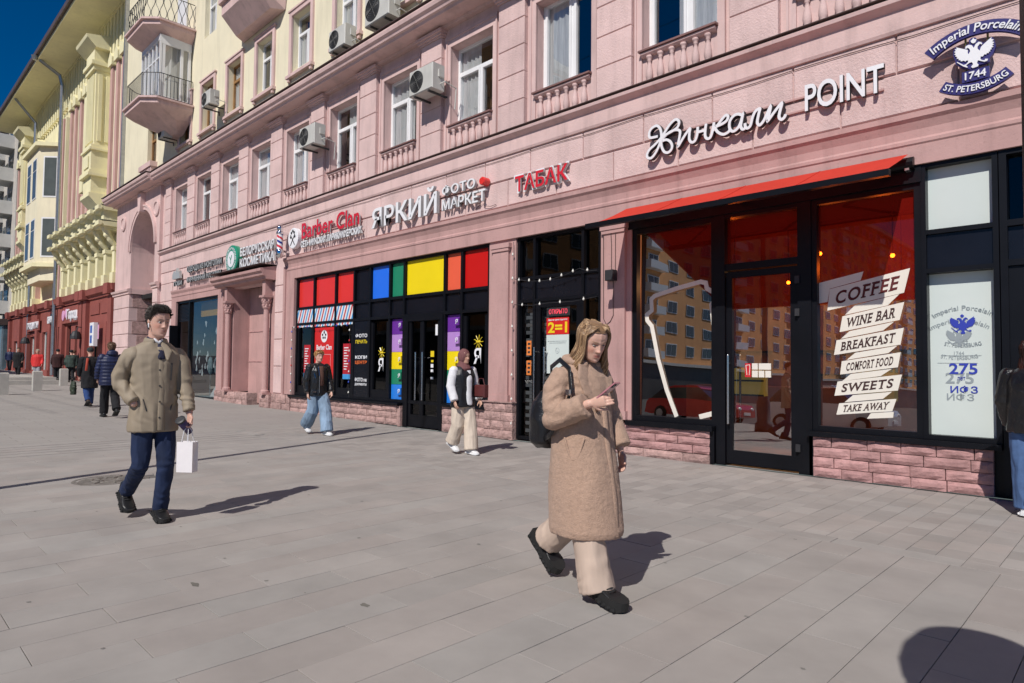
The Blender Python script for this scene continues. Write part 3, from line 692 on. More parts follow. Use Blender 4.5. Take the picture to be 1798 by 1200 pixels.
EAG=[[(-1.573,5.232),(-1.459,5.164),(-1.462,5.131),(-1.453,5.112),(-1.436,5.142),(-1.443,5.170),(-1.459,5.191),(-1.476,5.185),(-1.486,5.189),(-1.479,5.214),(-1.449,5.222),(-1.420,5.207),(-1.402,5.170),(-1.383,5.208),(-1.354,5.225),(-1.329,5.212),(-1.320,5.187),(-1.331,5.188),(-1.343,5.201),(-1.366,5.171),(-1.366,5.148),(-1.345,5.119),(-1.335,5.151),(-1.326,5.166),(-1.231,5.239),(-1.237,5.218),(-1.212,5.203),(-1.230,5.187),(-1.208,5.172),(-1.227,5.157),(-1.210,5.149),(-1.229,5.138),(-1.215,5.122),(-1.240,5.115),(-1.230,5.100),(-1.250,5.096),(-1.245,5.078),(-1.262,5.080),(-1.259,5.063),(-1.279,5.070),(-1.284,5.056),(-1.302,5.062),(-1.317,5.042),(-1.337,5.049),(-1.341,5.023),(-1.328,5.005),(-1.300,4.992),(-1.296,5.008),(-1.267,4.999),(-1.275,4.981),(-1.303,4.977),(-1.364,5.013),(-1.374,4.984),(-1.358,4.961),(-1.365,4.943),(-1.417,4.939),(-1.431,4.958),(-1.410,4.983),(-1.423,5.011),(-1.445,5.010),(-1.479,4.991),(-1.462,4.965),(-1.468,4.960),(-1.508,4.987),(-1.571,5.053),(-1.564,5.057),(-1.501,5.000),(-1.478,5.004),(-1.460,5.021),(-1.456,5.042),(-1.478,5.045),(-1.482,5.035),(-1.500,5.052),(-1.530,5.053),(-1.532,5.069),(-1.552,5.074),(-1.548,5.091),(-1.571,5.096),(-1.563,5.114),(-1.585,5.131),(-1.574,5.141),(-1.595,5.154),(-1.577,5.167),(-1.594,5.184),(-1.577,5.194),(-1.588,5.214),(-1.567,5.209)],
 [(-1.404,5.288),(-1.395,5.269),(-1.373,5.259),(-1.385,5.231),(-1.403,5.224),(-1.423,5.236),(-1.432,5.261),(-1.419,5.270)]]
_e=[p for q in EAG for p in q]; ex0=min(p[0] for p in _e); ex1=max(p[0] for p in _e); ez0=min(p[1] for p in _e); ez1=max(p[1] for p in _e)
def eagle(m,cx,cz,wd,ht,y0,y1):
    for q in EAG: m.prism([(cx+((p[0]-ex0)/(ex1-ex0)-.5)*wd,cz+((p[1]-ez0)/(ez1-ez0)-.5)*ht) for p in q],y0,y1)
    return m
yp=W+.122
(xa,za),(xb,zb)=(-1.913,2.044),(-1.349,2.150)
for dx,dz,mt,mb_ in ((-.018,-.15,greyink_shadow,greyink_shadow),(.02,0,greyink_shadow,blueink)):  # first pass: grey offset copies paint the print's cast shadow
    yy=yp if dx<0 else yp-.003
    put('lettering',bend_text('Imperial Porcelain',-1.60+dx,1.62+dz,.52,-33,33,.055,y=yy),mt,pf)
    m=MB(); eagle(m,-1.60+dx,1.975+dz,.26,.24,yy-.002,yy); put('emblem',m,mb_,pf)
    put('lettering',bend_text('ST. PETERSBURG',-1.60+dx,2.42+dz,.72,-15,15,.045,up=False,y=yy),mt,pf)
    put('lettering',text_place if False else shift_mesh(text_np('1744',-1.65+dx,-1.55+dx,1.755+dz,1.80+dz,extrude=.001),(0,yy,0)),mt,pf)
    put('lettering',shift_mesh(text_np('275',-1.74+dx,-1.46+dx,1.38+dz*.75,1.51+dz*.75,extrude=.001,offset=.02),(0,yy,0)),mb_,pf)
    put('lettering',shift_mesh(text_np('ИФЗ',-1.73+dx,-1.46+dx,1.155+dz*.6,1.245+dz*.6,extrude=.001,offset=.012),(0,yy,0)),mb_,pf)
    m=MB(); m.box(-1.82+dx,-1.42+dx,yy-.001,yy,1.60+dz*.6,1.604+dz*.6); put('rule_line',m,greyink_shadow,pf)
put('lettering',shift_mesh(text_np('лет',-1.64,-1.56,1.31,1.35,extrude=.001),(0,yp-.004,0)),blueink,pf)
# right of it: doorway
pd=frame_grid('shop_entrance',-1.19,1.6,.02,3.94,[.2],[2.64,3.09],.07,y0=W-.012,y1=W+.16,label='black entrance frame of the porcelain shop')
panel(pd,-1.12,.165,2.68,3.05,blackm,W+.04); panel(pd,.235,1.53,2.68,3.05,blackm,W+.04)
pane(pd,-1.12,.165,3.13,3.88,g_blk); pane(pd,.235,1.53,3.13,3.88,g_blk)
m=MB(); m.box(-1.12,-.98,W+.02,W+.14,.06,2.6); put('door_post',m,black,pd)
for k in range(5):
    m=MB(); m.box(-.97,1.5,W+.55,W+.8,.5+k*.45,.53+k*.45); P('shelf',m,dark,pd)
    if k>=2:
        for q in range(7):
            m=MB(); x=-.88+q*.17; z=.532+k*.45; m.lathe([(.02,0),(.04,.01),(.055,.06),(.045,.11),(.05,.12)],x,W+.62,z,12); P('porcelain_cup',m,[wsign,redv,wsign][q%3],pd)
m=MB(); m.box(1.6,3.9,W-.02,W+.2,0,3.95); P('wall',m,pinks)
# stone plinths
def stones(x0,x1,z0,z1,rows,lens,mat,y0=W-.06,cap=None,seed=0,name='stone_block'):
    r=random.Random(seed); h=(z1-z0)/rows
    for j in range(rows):
        x=x0; first=True
        while x<x1-1e-3:
            L_=r.uniform(*lens)*(.55 if first and j%2 else 1); first=False
            e=min(x1,x+L_); 
            if x1-e<.14: e=x1
            # rough faced block
            m=MB(); c=.012; y=y0+r.uniform(-.012,.012); nx,nz=4,3
            a,b=x+.005,e-.005; za_,zb_=z0+j*h+.004,z0+(j+1)*h-.004
            g=[]
            for jj in range(nz+1):
                for ii in range(nx+1):
                    ed=ii in(0,nx) or jj in(0,nz)
                    g.append((a+(b-a)*ii/nx,y+(.02 if ed else r.uniform(-.007,.005)),za_+(zb_-za_)*jj/nz))
            fs=[(jj*(nx+1)+ii,jj*(nx+1)+ii+1,(jj+1)*(nx+1)+ii+1,(jj+1)*(nx+1)+ii) for jj in range(nz) for ii in range(nx)]
            m.add(g,fs)
            yb_=W+.2; n0=len(g)
            m.add([(a,y+.02,za_),(b,y+.02,za_),(b,yb_,za_),(a,yb_,za_),(a,y+.02,zb_),(b,y+.02,zb_),(b,yb_,zb_),(a,yb_,zb_)],[(0,3,2,1),(4,5,6,7),(1,2,6,5),(3,0,4,7)])
            o=P(name,m.mesh(),mat)
            x=e
stones(-3.24,-1.28,0,.53,4,(.32,.48),rosedk,seed=3)
stones(-6.72,-4.72,0.13,.50,3,(.34,.5),rosedk,seed=5); stones(-6.72,-4.72,-.02,.125,1,(.6,.9),stone2,y0=W-.07,seed=6)
m=MB(); m.box(-4.735,-4.66,W-.03,W+.2,0,.5); m.box(-3.3,-3.24,W-.0,W+.2,0,.53); m.box(-1.28,-1.19,W+.05,W+.2,0,.6); P('plinth_return',m,black)
# ---- pilasters between shops
def shop_pilaster(x0,x1,xi0,xi1,plz):
    m=MB(); m.box(x0,x1,W-.005,W+.3,plz,3.93); m.box(xi0,xi1,W-.06,W+.01,plz+.14,3.70); m.box(xi0-.02,xi1+.02,W-.085,W+.01,3.70,3.76); m.box(xi0-.05,xi1+.05,W-.10,W+.01,3.762,3.85)
    m.box(xi0-.03,xi1+.03,W-.075,W+.01,plz,plz+.14); P('shop_pilaster',m,rose)
shop_pilaster(-6.77,-6.14,-6.68,-6.24,.56); shop_pilaster(-9.57,-8.82,-9.42,-8.98,.72)
stones(-9.62,-8.80,0,.71,4,(.35,.6),stone2,y0=W-.10,seed=8)
m=MB(); m.box(-9.64,-8.79,W-.12,W+.2,.712,.735); P('plinth_cap',m,stone2)
# ---- tobacco shop
tf=frame_grid('shop_window',-8.80,-6.78,.03,3.93,[-8.36,-7.19],[2.68,3.12],.06,label='tall black entrance of the tobacco shop hung with small bulbs')
for a,b in ((-8.74,-8.39),(-8.33,-7.22),(-7.16,-6.84)):
    pane(tf,a,b,3.15,3.87,g_blk); panel(tf,a,b,2.71,3.09,blackm,W+.06)
pane(tf,-8.74,-8.39,.09,2.65,g_blk); pane(tf,-7.16,-6.84,.09,2.65,g_blk)
td=P('shop_door',(lambda m:(m.box(-8.32,-8.20,W+.03,W+.09,.04,2.64),m.box(-7.33,-7.23,W+.03,W+.09,.04,2.64),m.box(-8.20,-7.33,W+.03,W+.09,2.54,2.64),m.box(-8.20,-7.33,W+.03,W+.09,.04,.28),m)[-1])(MB()),black,label='black glazed door of the tobacco shop')
pane(td,-8.20,-7.33,.28,2.54,g_blk,W+.06)
for x in (-8.27,-8.02):
    m=MB(); m.tube([(x,W-.06,.42 if x<-8.1 else .9),(x,W-.06,1.78)],.013,8); m.tube([(x,W-.06,1.7),(x,W+.03,1.7)],.008,6); put('handle',m,steel,td)
wb=M('white_brick_lining',(.62,.63,.60),rough=.8,var=.06)
m=MB()
for k in range(34):
    z=.08+k*.073; off=.1 if k%2 else 0
    for q in range(3): m.box(-8.62+q*.2-off,-8.43+q*.2-off,W+.20,W+.24,z,z+.065) if -8.62+q*.2-off<-8.3 else None
P('white_brick_lining',m,wb,tf)
m=MB()
for k in range(30):
    z=.4+k*.073; off=.1 if k%2 else 0
    for q in range(2): m.box(-8.10+q*.1-off*.5,-8.02+q*.1-off*.5,W+.20,W+.24,z,z+.065)
P('white_brick_lining',m,wb,tf)
# ---- photo market + barber front
cols=[-16.72,-15.57,-14.66,-13.93,-13.08,-12.50,-11.02,-10.45]
yf=frame_grid('shop_window',-17.73,-9.57,.55,3.93,cols,[2.58,3.03],.07,label='long black shop window with a row of coloured squares along its top')
def V(n,c): return M(n,c,rough=.3,var=.03,spec=.5,coat=.3)
vred=V('tomato_red_panel',(.72,.035,.03)); vblu=V('bright_blue_panel',(.02,.16,.80)); vgrn=V('emerald_panel',(.015,.22,.12)); vyel=V('yellow_panel',(.85,.65,.01)); vor=V('coral_panel',(.80,.12,.06)); vrd2=V('deep_red_panel',(.55,.008,.008))
edges=[-17.73]+cols+[-9.57]
tops=[vred,vred,vred,blackm,vblu,vgrn,vyel,vor,vrd2]
for i,mt in enumerate(tops):
    a,b=edges[i]+.045,edges[i+1]-.045
    panel(yf,a,b,3.07,3.86,mt,W+.085,'coloured_panel' if mt is not blackm else 'panel')
    if i>=3: panel(yf,a,b,2.62,2.99,blackm,W+.07)
# striped awning print in three panes
sblue=V('light_blue_stripe',(.06,.32,.66)); sred=V('red_stripe',(.55,.03,.04)); swh=V('white_stripe_ground',(.75,.76,.76))
for i in range(3):
    a,b=edges[i]+.045,edges[i+1]-.045
    st=panel(yf,a,b,2.48,3.0,swh,W+.04,'striped_pane'); n=int((b-a)/.135)
    for k in range(-3,n*2+3):
        xs=a+k*.135; sk=.22; w_=.055
        # clip slanted stripe to the pane
        q=[]
        lo,hi=2.48,3.0
        def xat(z,off): return xs+off+(z-lo)/(hi-lo)*sk
        poly=[(xat(lo,0),lo),(xat(lo,w_),lo),(xat(hi,w_),hi),(xat(hi,0),hi)]
        def clip(poly,ax,keep):
            out=[]
            for (p,q2) in zip(poly,poly[1:]+poly[:1]):
                ip,iq=keep(p[0]-ax),keep(q2[0]-ax)
                if ip: out.append(p)
                if ip!=iq:
                    t=(ax-p[0])/(q2[0]-p[0]); out.append((ax,p[1]+t*(q2[1]-p[1])))
            return out
        poly=clip(poly,a+.005,lambda d:d>=0); 
        if len(poly)>2: poly=clip(poly,b-.005,lambda d:d<=0)
        if len(poly)>2:
            mm=MB(); mm.prism(poly,W+.034,W+.0395); put('stripe',mm,sblue if k%2 else sred,yf)
# dark lower panes, text panel, rainbow columns
for a,b in ((-17.68,-16.76),(-16.68,-15.61),(-15.53,-14.70),(-13.89,-13.12),(-10.41,-9.64)): pane(yf,a,b,.62,2.5,g_blk,W+.1)
m=MB()
for a,b in ((-17.68,-16.76),(-15.53,-14.70),(-13.89,-13.12),(-10.41,-9.64)):
    m.box(a,a+.1,W+.05,W+.12,.62,2.48); m.box(b-.1,b,W+.05,W+.12,.62,2.48); m.box(a+.1,b-.1,W+.05,W+.12,.62,.82)
put('inner_frame',m,black,yf)
panel(yf,-14.62,-13.97,.6,2.53,blackm,W+.03)
ly=W+.028
ywl=V('yellow_letters',(.8,.6,.02)); orl=V('orange_letters',(.75,.15,.03))
for s,(x0_,z0_),(x1_,z1_),mt in (('ФОТО',(-14.490,2.108),(-14.025,2.226),wsign),('ПЕЧАТЬ',(-14.485,1.963),(-14.020,2.069),ywl),('КОПИ',(-14.472,1.570),(-14.058,1.670),wsign),('ЦЕНТР',(-14.467,1.425),(-14.054,1.541),orl),('ФОТО на',(-14.532,0.989),(-14.040,1.114),wsign),('ДОКУМЕНТЫ',(-14.528,0.888),(-14.035,0.972),wsign)):
    z0_=fac0=z0_; 
    za=(z0_+z1_)/2; hh=abs(z1_-z0_)*.42
    put('lettering',shift_mesh(text_np(s,-14.55,-14.02,za-hh,za+hh,extrude=.002,offset=.02),(0,ly,0)),mt,yf)
rb=[V('purple_panel',(.14,.03,.30)),V('lilac_panel',(.46,.25,.60)),vyel,vgrn,V('sky_blue_panel',(.02,.20,.70))]
for a,b in ((-13.04,-12.54),(-10.97,-10.49)):
    zz=[2.55,2.10,1.75,1.38,.98,.60]
    zz=[2.53,2.16,1.74,1.33,.97,.60]
    for k in range(5):
        pnl=panel(yf,a,b,zz[k+1]+.003,zz[k]-.003,rb[k],W+.09,'rainbow_panel')
        zc=(zz[k]+zz[k+1])/2
        cxm=b-.12; mm=MB(); mm.box(cxm-.07,cxm+.07,W+.03,W+.088,zc-.05,zc+.11); put('cube_ornament',mm,rb[k],yf)
        put('lettering',shift_mesh(text_np('Я',cxm-.04,cxm+.04,zc-.02,zc+.08,extrude=.003,offset=.02),(0,W+.029,0)),wsign,yf)
for (x,z) in ((-13.5,1.55),(-10.0,1.75)):
    put('lettering',shift_mesh(text_np('Я',x-.12,x+.10,z-.28,z+.05,extrude=.002,offset=.02),(0,W+.095,0)),wsign,yf)
    m=MB()
    for q in range(9): t=2*PI*q/9; m.tube([(x+.02+.05*math.cos(t),W+.095,z+.18+.05*math.sin(t)),(x+.02+.14*math.cos(t),W+.095,z+.18+.14*math.sin(t))],.008,4)
    m.tube([(x-.02,W+.095,z+.18),(x+.06,W+.095,z+.18)],.03,6); put('sun_mark',m,ywl,yf)
# double door
yd=P('shop_door',(lambda m:(m.box(-12.46,-12.30,W-.0,W+.16,.0,2.56),m.box(-11.14,-11.04,W-.0,W+.16,.0,2.56),m.box(-12.30,-11.14,W+.0,W+.16,2.44,2.56),m.box(-12.29,-12.2,W+.03,W+.1,.03,2.43),m.box(-11.87,-11.74,W+.03,W+.1,.03,2.43),m.box(-11.24,-11.15,W+.03,W+.1,.03,2.43),m.box(-12.2,-11.87,W+.03,W+.1,.03,.3),m.box(-11.74,-11.24,W+.03,W+.1,.03,.3),m)[-1])(MB()),black,label='black double door of the photo shop with two long handles')
pane(yd,-12.2,-11.87,.3,2.43,g_blk,W+.07); pane(yd,-11.74,-11.24,.3,2.43,g_blk,W+.07)
for x in (-11.93,-11.68):
    m=MB(); m.tube([(x,W-.05,.65),(x,W-.05,1.72)],.018,8); m.tube([(x,W-.05,.8),(x,W+.04,.8)],.01,6); m.tube([(x,W-.05,1.6),(x,W+.04,1.6)],.01,6); put('handle',m,steel,yd)
for x0_,x1_,z0_,z1_,mt in ((-11.36,-11.24,2.1,2.34,wsign),(-11.52,-11.40,1.62,1.75,ywl),(-11.50,-11.42,1.50,1.55,ywl),(-11.51,-11.42,1.38,1.46,wsign),(-11.51,-11.42,1.28,1.34,wsign),(-11.51,-11.42,1.12,1.17,wsign)):
    panel(yd,x0_,x1_,z0_,z1_,mt,W+.062,'sticker',t=.004)
m=MB(); m.box(-17.9,-12.52,W-.11,W+.14,.49,.545); m.box(-11.0,-9.58,W-.11,W+.14,.545,.60); put('window_sill',m,black,yf)
stones(-17.85,-12.62,0.02,.49,3,(.38,.6),stone2,seed=11); stones(-10.98,-9.63,0,.545,3,(.35,.55),stone2,seed=12)
stones(-12.62,-12.50,0.0,.48,1,(.3,.3),stone2,seed=14); 
# left jamb of the moulding
m=MB(); m.box(-18.35,-17.75,W-.05,W+.2,.55,3.93); m.box(-18.35,-18.23,W-.09,W-.049,.55,4.3); P('shop_jamb',m,rose)
stones(-19.05,-17.86,0.03,.54,2,(.5,.7),stone2,y0=W-.09,seed=15)
# ---- cosmetics portal with columns and hood
m=MB(); ph=[(W+.02,3.98),(W-.34,4.0),(W-.36,4.07),(W-.44,4.10),(W-.46,4.17),(W-.52,4.22),(W-.53,4.30),(W+.02,4.42)]
m.prism_x(ph,-22.85,-18.95); P('portal_hood',m,rose)
m=MB(); m.box(-22.9,-18.9,W-.56,W+.02,4.425,4.44); P('hood_flashing',m,flash)
m=MB(); m.box(-22.3,-22.05,W+.0,W+1.2,.5,4.0); m.box(-19.35,-19.0,W+.0,W+1.2,.5,4.0); m.box(-22.05,-20.45,W+.55,W+.7,0,4.0); m.box(-20.45,-19.35,W+.55,W+.7,2.62,4.0); P('portal_wall',m,rose)
m=MB(); m.box(-22.05,-20.5,W+.53,W+.552,2.5,2.53); m.box(-22.05,-20.5,W+.53,W+.552,1.5,1.52); P('panel_joint',m,rosedk)
for x in (-22.15,-19.3):
    m=MB(); m.lathe([(.13,0),(.13,.06),(.10,.09),(.095,.12),(.085,2.3),(.08,2.55)],x,W-.14,.55,14); m.box(x-.13,x+.13,W-.27,W-.01,.5,.56); P('portal_column',m,rose)
    m=MB(); m.lathe([(.09,0),(.12,.05),(.10,.12),(.14,.2),(.12,.27),(.18,.36)],x,W-.14,3.1,12)
    for q in range(8): t=q*PI/4; m.ell((x+.13*math.cos(t),W-.14+.13*math.sin(t),3.36),(.035,.035,.05),6,5); m.ell((x+.11*math.cos(t+.4),W-.14+.11*math.sin(t+.4),3.22),(.03,.03,.05),6,5)
    m.box(x-.17,x+.17,W-.31,W,3.46,3.52); m.box(x-.1,x+.1,W-.24,W,3.52,3.98); P('column_capital',m,rose)
stones(-22.6,-20.55,0.05,.5,2,(.35,.55),stone2,y0=W-.16,seed=21); stones(-20.0+.35,-19.0,0.05,.5,2,(.35,.55),stone2,y0=W-.16,seed=22)
cd=P('shop_door',(lambda m:(m.box(-20.44,-20.36,W+.5,W+.6,.1,2.6),m.box(-19.44,-19.36,W+.5,W+.6,.1,2.6),m.box(-20.36,-19.44,W+.5,W+.6,2.5,2.6),m)[-1])(MB()),black,label='narrow black door inside the columned portal'); pane(cd,-20.36,-19.44,.1,2.5,g_blk,W+.56)
m=MB(); m.tube([(-19.95,W+.44,.6),(-19.95,W+.44,1.8)],.015,8); put('handle',m,steel,cd)
# ---- clothing shop window
m=MB(); m.prism_x([(W+.05,3.84),(W-.05,3.84),(W-.05,4.02),(W-.07,4.05),(W-.06,4.15),(W-.10,4.24),(W-.10,4.30),(W+.05,4.33)],-27.95,-22.72)
m.box(-23.3,-22.72,W-.05,W+.2,.5,3.84); m.box(-27.95,-27.45,W-.05,W+.2,.1,3.84); m.box(-22.83,-22.72,W-.09,W-.051,.5,3.84); P('shop_surround',m,rose)
stones(-23.35,-22.6,0.1,.5,2,(.35,.45),stone2,y0=W-.09,seed=31)
mf=frame_grid('shop_window',-27.45,-23.3,.13,3.84,[-26.2],[],.08,label='tall reflecting window of the clothing shop with its black door standing open')
pane(mf,-26.14,-23.38,.2,3.76,glass('clothing_shop_glass',tint=(.6,.65,.65),ior=2.0)); 
m=MB()
for k in range(12): m.box(-27.35,-26.25,W+.05,W+.07,3.05+k*.055,3.085+k*.055)
put('louvre',m,black,mf)
m=MB(); m.box(-27.42,-27.34,W-.28,W+.02,.15,2.9); P('open_door',m,black,mf)
m=MB(); m.box(-25.9,-23.5,W+.35,W+.45,3.2,3.75); put('yellow_lightbox',m,V('amber_display',(.75,.38,.02)),mf)
m=MB(); r=random.Random(4)
for k in range(26):
    x=r.uniform(-25.9,-23.6); z=r.uniform(.9,3.0); s=r.uniform(.04,.11); t=r.uniform(0,PI)
    m.prism([(x+s*math.cos(t+a)*(1 if q%2 else .35),z+s*1.4*math.sin(t+a)) for q,a in enumerate([0,.8,1.6,2.6,3.4,4.4,5.4])],W+.2,W+.205)
put('hanging_cutout',m,wsign,mf)
m=MB(); m.add([(-24.6,W+.25,.22),(-23.6,W+.25,.22),(-23.45,W+.45,1.05),(-24.0,W+.45,1.05)],[(0,1,2,3)]); put('display_card',m.mesh(),wsign,mf)
m=MB(); m.box(-25.8,-23.5,W+.3,W+1.0,.15,.2); 
for k in range(4): m.tube([(-25.5+k*.6,W+.6,.2),(-25.5+k*.6,W+.6,1.1)],.015,6); m.ell((-25.5+k*.6,W+.6,1.35),(.18,.1,.34),10,8)
put('clothes_display',m,M('pale_clothes',(.25,.33,.36),rough=.9,var=.3,scale=6),mf)
# interior back walls
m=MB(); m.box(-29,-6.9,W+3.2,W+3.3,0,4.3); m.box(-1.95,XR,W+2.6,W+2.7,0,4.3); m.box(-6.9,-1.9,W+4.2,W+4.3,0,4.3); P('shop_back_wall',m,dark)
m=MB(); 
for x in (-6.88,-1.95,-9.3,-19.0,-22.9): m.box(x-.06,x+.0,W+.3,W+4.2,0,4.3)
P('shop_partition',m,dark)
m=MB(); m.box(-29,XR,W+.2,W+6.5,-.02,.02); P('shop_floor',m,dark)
# coffee bar interior: counter, display case, warm lamps
warm=M('warm_lamp_glow',(1,.6,.2),emit=(1,.45,.10),es=40)
it=M('brown_bar_interior',(.30,.10,.045),rough=.6,var=.4,scale=2)
m=MB(); m.box(-6.6,-3.5,W+2.6,W+3.3,0,1.1); m.box(-6.6,-2.2,W+4.1,W+4.19,0,4.2); P('bar_counter',m,it)
casem=M('lit_display_case',(.5,.42,.1),emit=(.75,.6,.12),es=.25)
for a,b in ((-5.35,-4.75),(-3.25,-2.75)):
    m=MB(); m.box(a,b,W+1.9,W+2.1,.95,1.45); o=P('display_case',m,casem)
    m=MB(); [m.box(a-.02,b+.02,W+1.85,W+1.89,z,z+.03) for z in (.95,1.2,1.43)]; put('case_shelf',m,black,o)
for x,y,z in ((-5.2,1.8,3.1),(-3.9,2.2,3.35),(-4.7,2.9,3.0),(-2.75,1.9,3.15),(-2.9,3.0,2.9),(-3.7,1.2,2.0),(-2.5,2.4,2.2)):
    m=MB(); m.ell((x,W+y,z),(.032,.032,.032),10,8); o=P('bar_lamp',m,warm)
    m=MB(); m.tube([(x,W+y,z+.05),(x,W+y,4.2)],.008,5); put('lamp_cord',m,black,o)
for x,y,z,e in ((-5.2,1.6,3.0,55),(-2.8,1.6,3.0,55),(-3.9,2.8,2.9,40)):      # the light of the bar's own warm lamps
    l_=bpy.data.lights.new('bar_lamp_light','POINT'); l_.energy=e; l_.color=(1,.5,.2); l_.shadow_soft_size=.08; lo=bpy.data.objects.new('bar_lamp_light',l_); COL.objects.link(lo); lo.location=(x,W+y,z)
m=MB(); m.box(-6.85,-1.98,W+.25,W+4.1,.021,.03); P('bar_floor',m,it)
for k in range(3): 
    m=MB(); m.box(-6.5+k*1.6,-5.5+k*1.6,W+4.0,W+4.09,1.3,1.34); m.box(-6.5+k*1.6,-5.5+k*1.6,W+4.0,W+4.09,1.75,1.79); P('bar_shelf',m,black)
# ------------------------------------------------------------------ things on the facade
# awning
aw=thing('shop_awning','red fabric awning on a black frame above the coffee bar windows','awning',(-4.1,W,3.9))
m=MB(); ax0,ax1=-6.16,-2.06; yo,zo=W-1.12,3.63
n=16
n=40
def awp(u,v): return (ax0+(ax1-ax0)*u,W-.13+(yo-W+.13)*v,4.05+(zo-4.05)*v-.028*math.sin(PI*v)*(.7+.3*math.sin(u*23))-.006*math.sin(u*47+v*3)*v*(1-v)*4)
m.smooth=True
for i in range(n):
    for j in range(5): m.quad(awp(i/n,j/5),awp((i+1)/n,j/5),awp((i+1)/n,(j+1)/5),awp(i/n,(j+1)/5))
for u in (.25,.5,.75):
    m.tube([V_ for V_ in [(awp(u,q/5)[0],awp(u,q/5)[1],awp(u,q/5)[2]+.004) for q in range(6)]],.004,4)
put('canopy',m.mesh(),red_aw,aw)
m=MB(); m.box(ax0-.05,ax1+.05,yo-.05,yo+.03,zo-.07,zo+.004); put('front_bar',m,black,aw)
m=MB(); m.lathe([(.075,0),(.075,ax1-ax0+.1)],ax0-.05,W-.08,3.95,12,axis='x'); put('roller',m,black,aw)
for x,s in ((ax0+.25,1),(ax1-.25,-1),(ax0+1.9,1)):
    m=MB(); m.tube([(x,W-.1,3.85),(x+s*.75,W-.5,3.73),(x+s*.05,yo+.02,zo-.03)],.022,6); put('folding_arm',m,black,aw)
for x in (ax0+.02,ax1-.02): 
    m=MB(); m.box(x-.025,x+.025,W-.12,W+.0,3.86,3.97); put('bracket',m,grey,aw)
# signs
def sign_rail(p,x0,x1,z,y=W-.05,mat=None):
    (a,z_),(b,_)=pl(x0,z,y),pl(x1,z,y); m=MB(); m.box(a,b,y-.01,y+.03,z_-.012,z_+.012); put('rail',m,mat or rose,p)
SY=W-.06
def solid_letters(p,s,x0,x1,z0,z1,face,sidem,yb=SY,dep=.045,off=.02,**k):
    """letters with a coloured face and darker returns"""
    for o in letters(p,s,x0,x1,z0,z1,yb,face,extrude=dep*.6,offset=off,**k):
        o.data.materials.append(sidem)
        me=o.data; nrm=np.empty(len(me.polygons)*3); me.polygons.foreach_get('normal',nrm); nrm=nrm.reshape(-1,3)
        me.polygons.foreach_set('material_index',(np.abs(nrm[:,1])<.7).astype(int).tolist())
kp=thing('shop_sign','white cursive and capital sign letters of the dumpling cafe above the red awning','sign',(-4,SY,5))
m=None
strokes=[ [(-5.551,5.116),(-5.627,5.118),(-5.688,5.126),(-5.711,5.166),(-5.699,5.230),(-5.650,5.278),(-5.574,5.293),(-5.521,5.252),(-5.490,5.178),(-5.483,5.083),(-5.486,5.004),(-5.475,4.922),(-5.431,4.839),(-5.364,4.811),(-5.305,4.844),(-5.291,4.906),(-5.327,4.980),(-5.394,5.022),(-5.460,5.018)],
 [(-5.741,4.808),(-5.749,4.864),(-5.703,4.934),(-5.604,4.992),(-5.505,5.062),(-5.423,5.148),(-5.335,5.245),(-5.247,5.301),(-5.189,5.286),(-5.168,5.229),(-5.197,5.171),(-5.262,5.141),(-5.349,5.117),(-5.423,5.095),(-5.490,5.032),(-5.528,4.948),(-5.588,4.855),(-5.664,4.791),(-5.741,4.806)],
 [(-5.490,5.032),(-5.379,5.111),(-5.276,5.138),(-5.197,5.132),(-5.153,5.095),(-5.161,5.006),(-5.187,4.869),(-5.089,4.988),(-4.984,5.098),(-4.991,5.016),(-4.991,4.926),(-4.949,4.875),(-4.894,4.890),(-4.859,4.971),(-4.849,5.089)],
 [(-4.855,5.008),(-4.784,5.010),(-4.723,5.007)],
 [(-4.713,5.105),(-4.727,5.002),(-4.727,4.914),(-4.690,4.869),(-4.643,4.881),(-4.610,4.960),(-4.583,5.091)],
 [(-4.603,4.971),(-4.543,5.018),(-4.465,5.097),(-4.400,5.148),(-4.364,5.127),(-4.375,5.074),(-4.433,5.040),(-4.530,5.021),(-4.570,5.025),(-4.544,4.956),(-4.491,4.900),(-4.427,4.871),(-4.362,4.886),(-4.337,4.911)],
 [(-4.141,5.080),(-4.210,5.116),(-4.273,5.108),(-4.330,5.050),(-4.343,4.968),(-4.318,4.900),(-4.267,4.881),(-4.204,4.920),(-4.160,5.006),(-4.135,5.096),(-4.154,5.004),(-4.167,4.923),(-4.142,4.874),(-4.105,4.877)],
 [(-4.105,4.955),(-4.099,4.900),(-4.068,4.872),(-4.025,4.899),(-3.995,4.999),(-3.952,5.083),(-3.886,5.107),(-3.904,5.023),(-3.923,4.921),(-3.893,4.871),(-3.845,4.901),(-3.798,4.971),(-3.733,5.094),(-3.751,4.994),(-3.775,4.900),(-3.681,4.998),(-3.577,5.098),(-3.601,4.988),(-3.613,4.910),(-3.579,4.869),(-3.539,4.891),(-3.522,4.927)]]
def catmull(pts,k=5):
    out=[]; n=len(pts)
    for i in range(n-1):
        p0,p1,p2,p3=[Vector(pts[max(0,min(n-1,j))]) for j in (i-1,i,i+1,i+2)]
        for q in range(k):
            t=q/k; out.append(.5*((2*p1)+(-p0+p2)*t+(2*p0-5*p1+4*p2-p3)*t*t+(-p0+3*p1-3*p2+p3)*t**3))
    out.append(Vector(pts[-1])); return out
for si_,st in enumerate(strokes):
    c=catmull(st); m=MB(); dy_=si_*.0007; pts=[(v.x,v.y) for v in c]
    r=ribbon(pts,.040,SY-.082-dy_,.012); put('letter_face',r.mesh(),wsign,kp)
    r=ribbon(pts,.047,SY-.01-dy_,.062); put('letter_body',r.mesh(),side,kp)
solid_letters(kp,'POINT',-3.30,-2.33,4.93,5.30,wsign,side,dep=.055,off=.012)
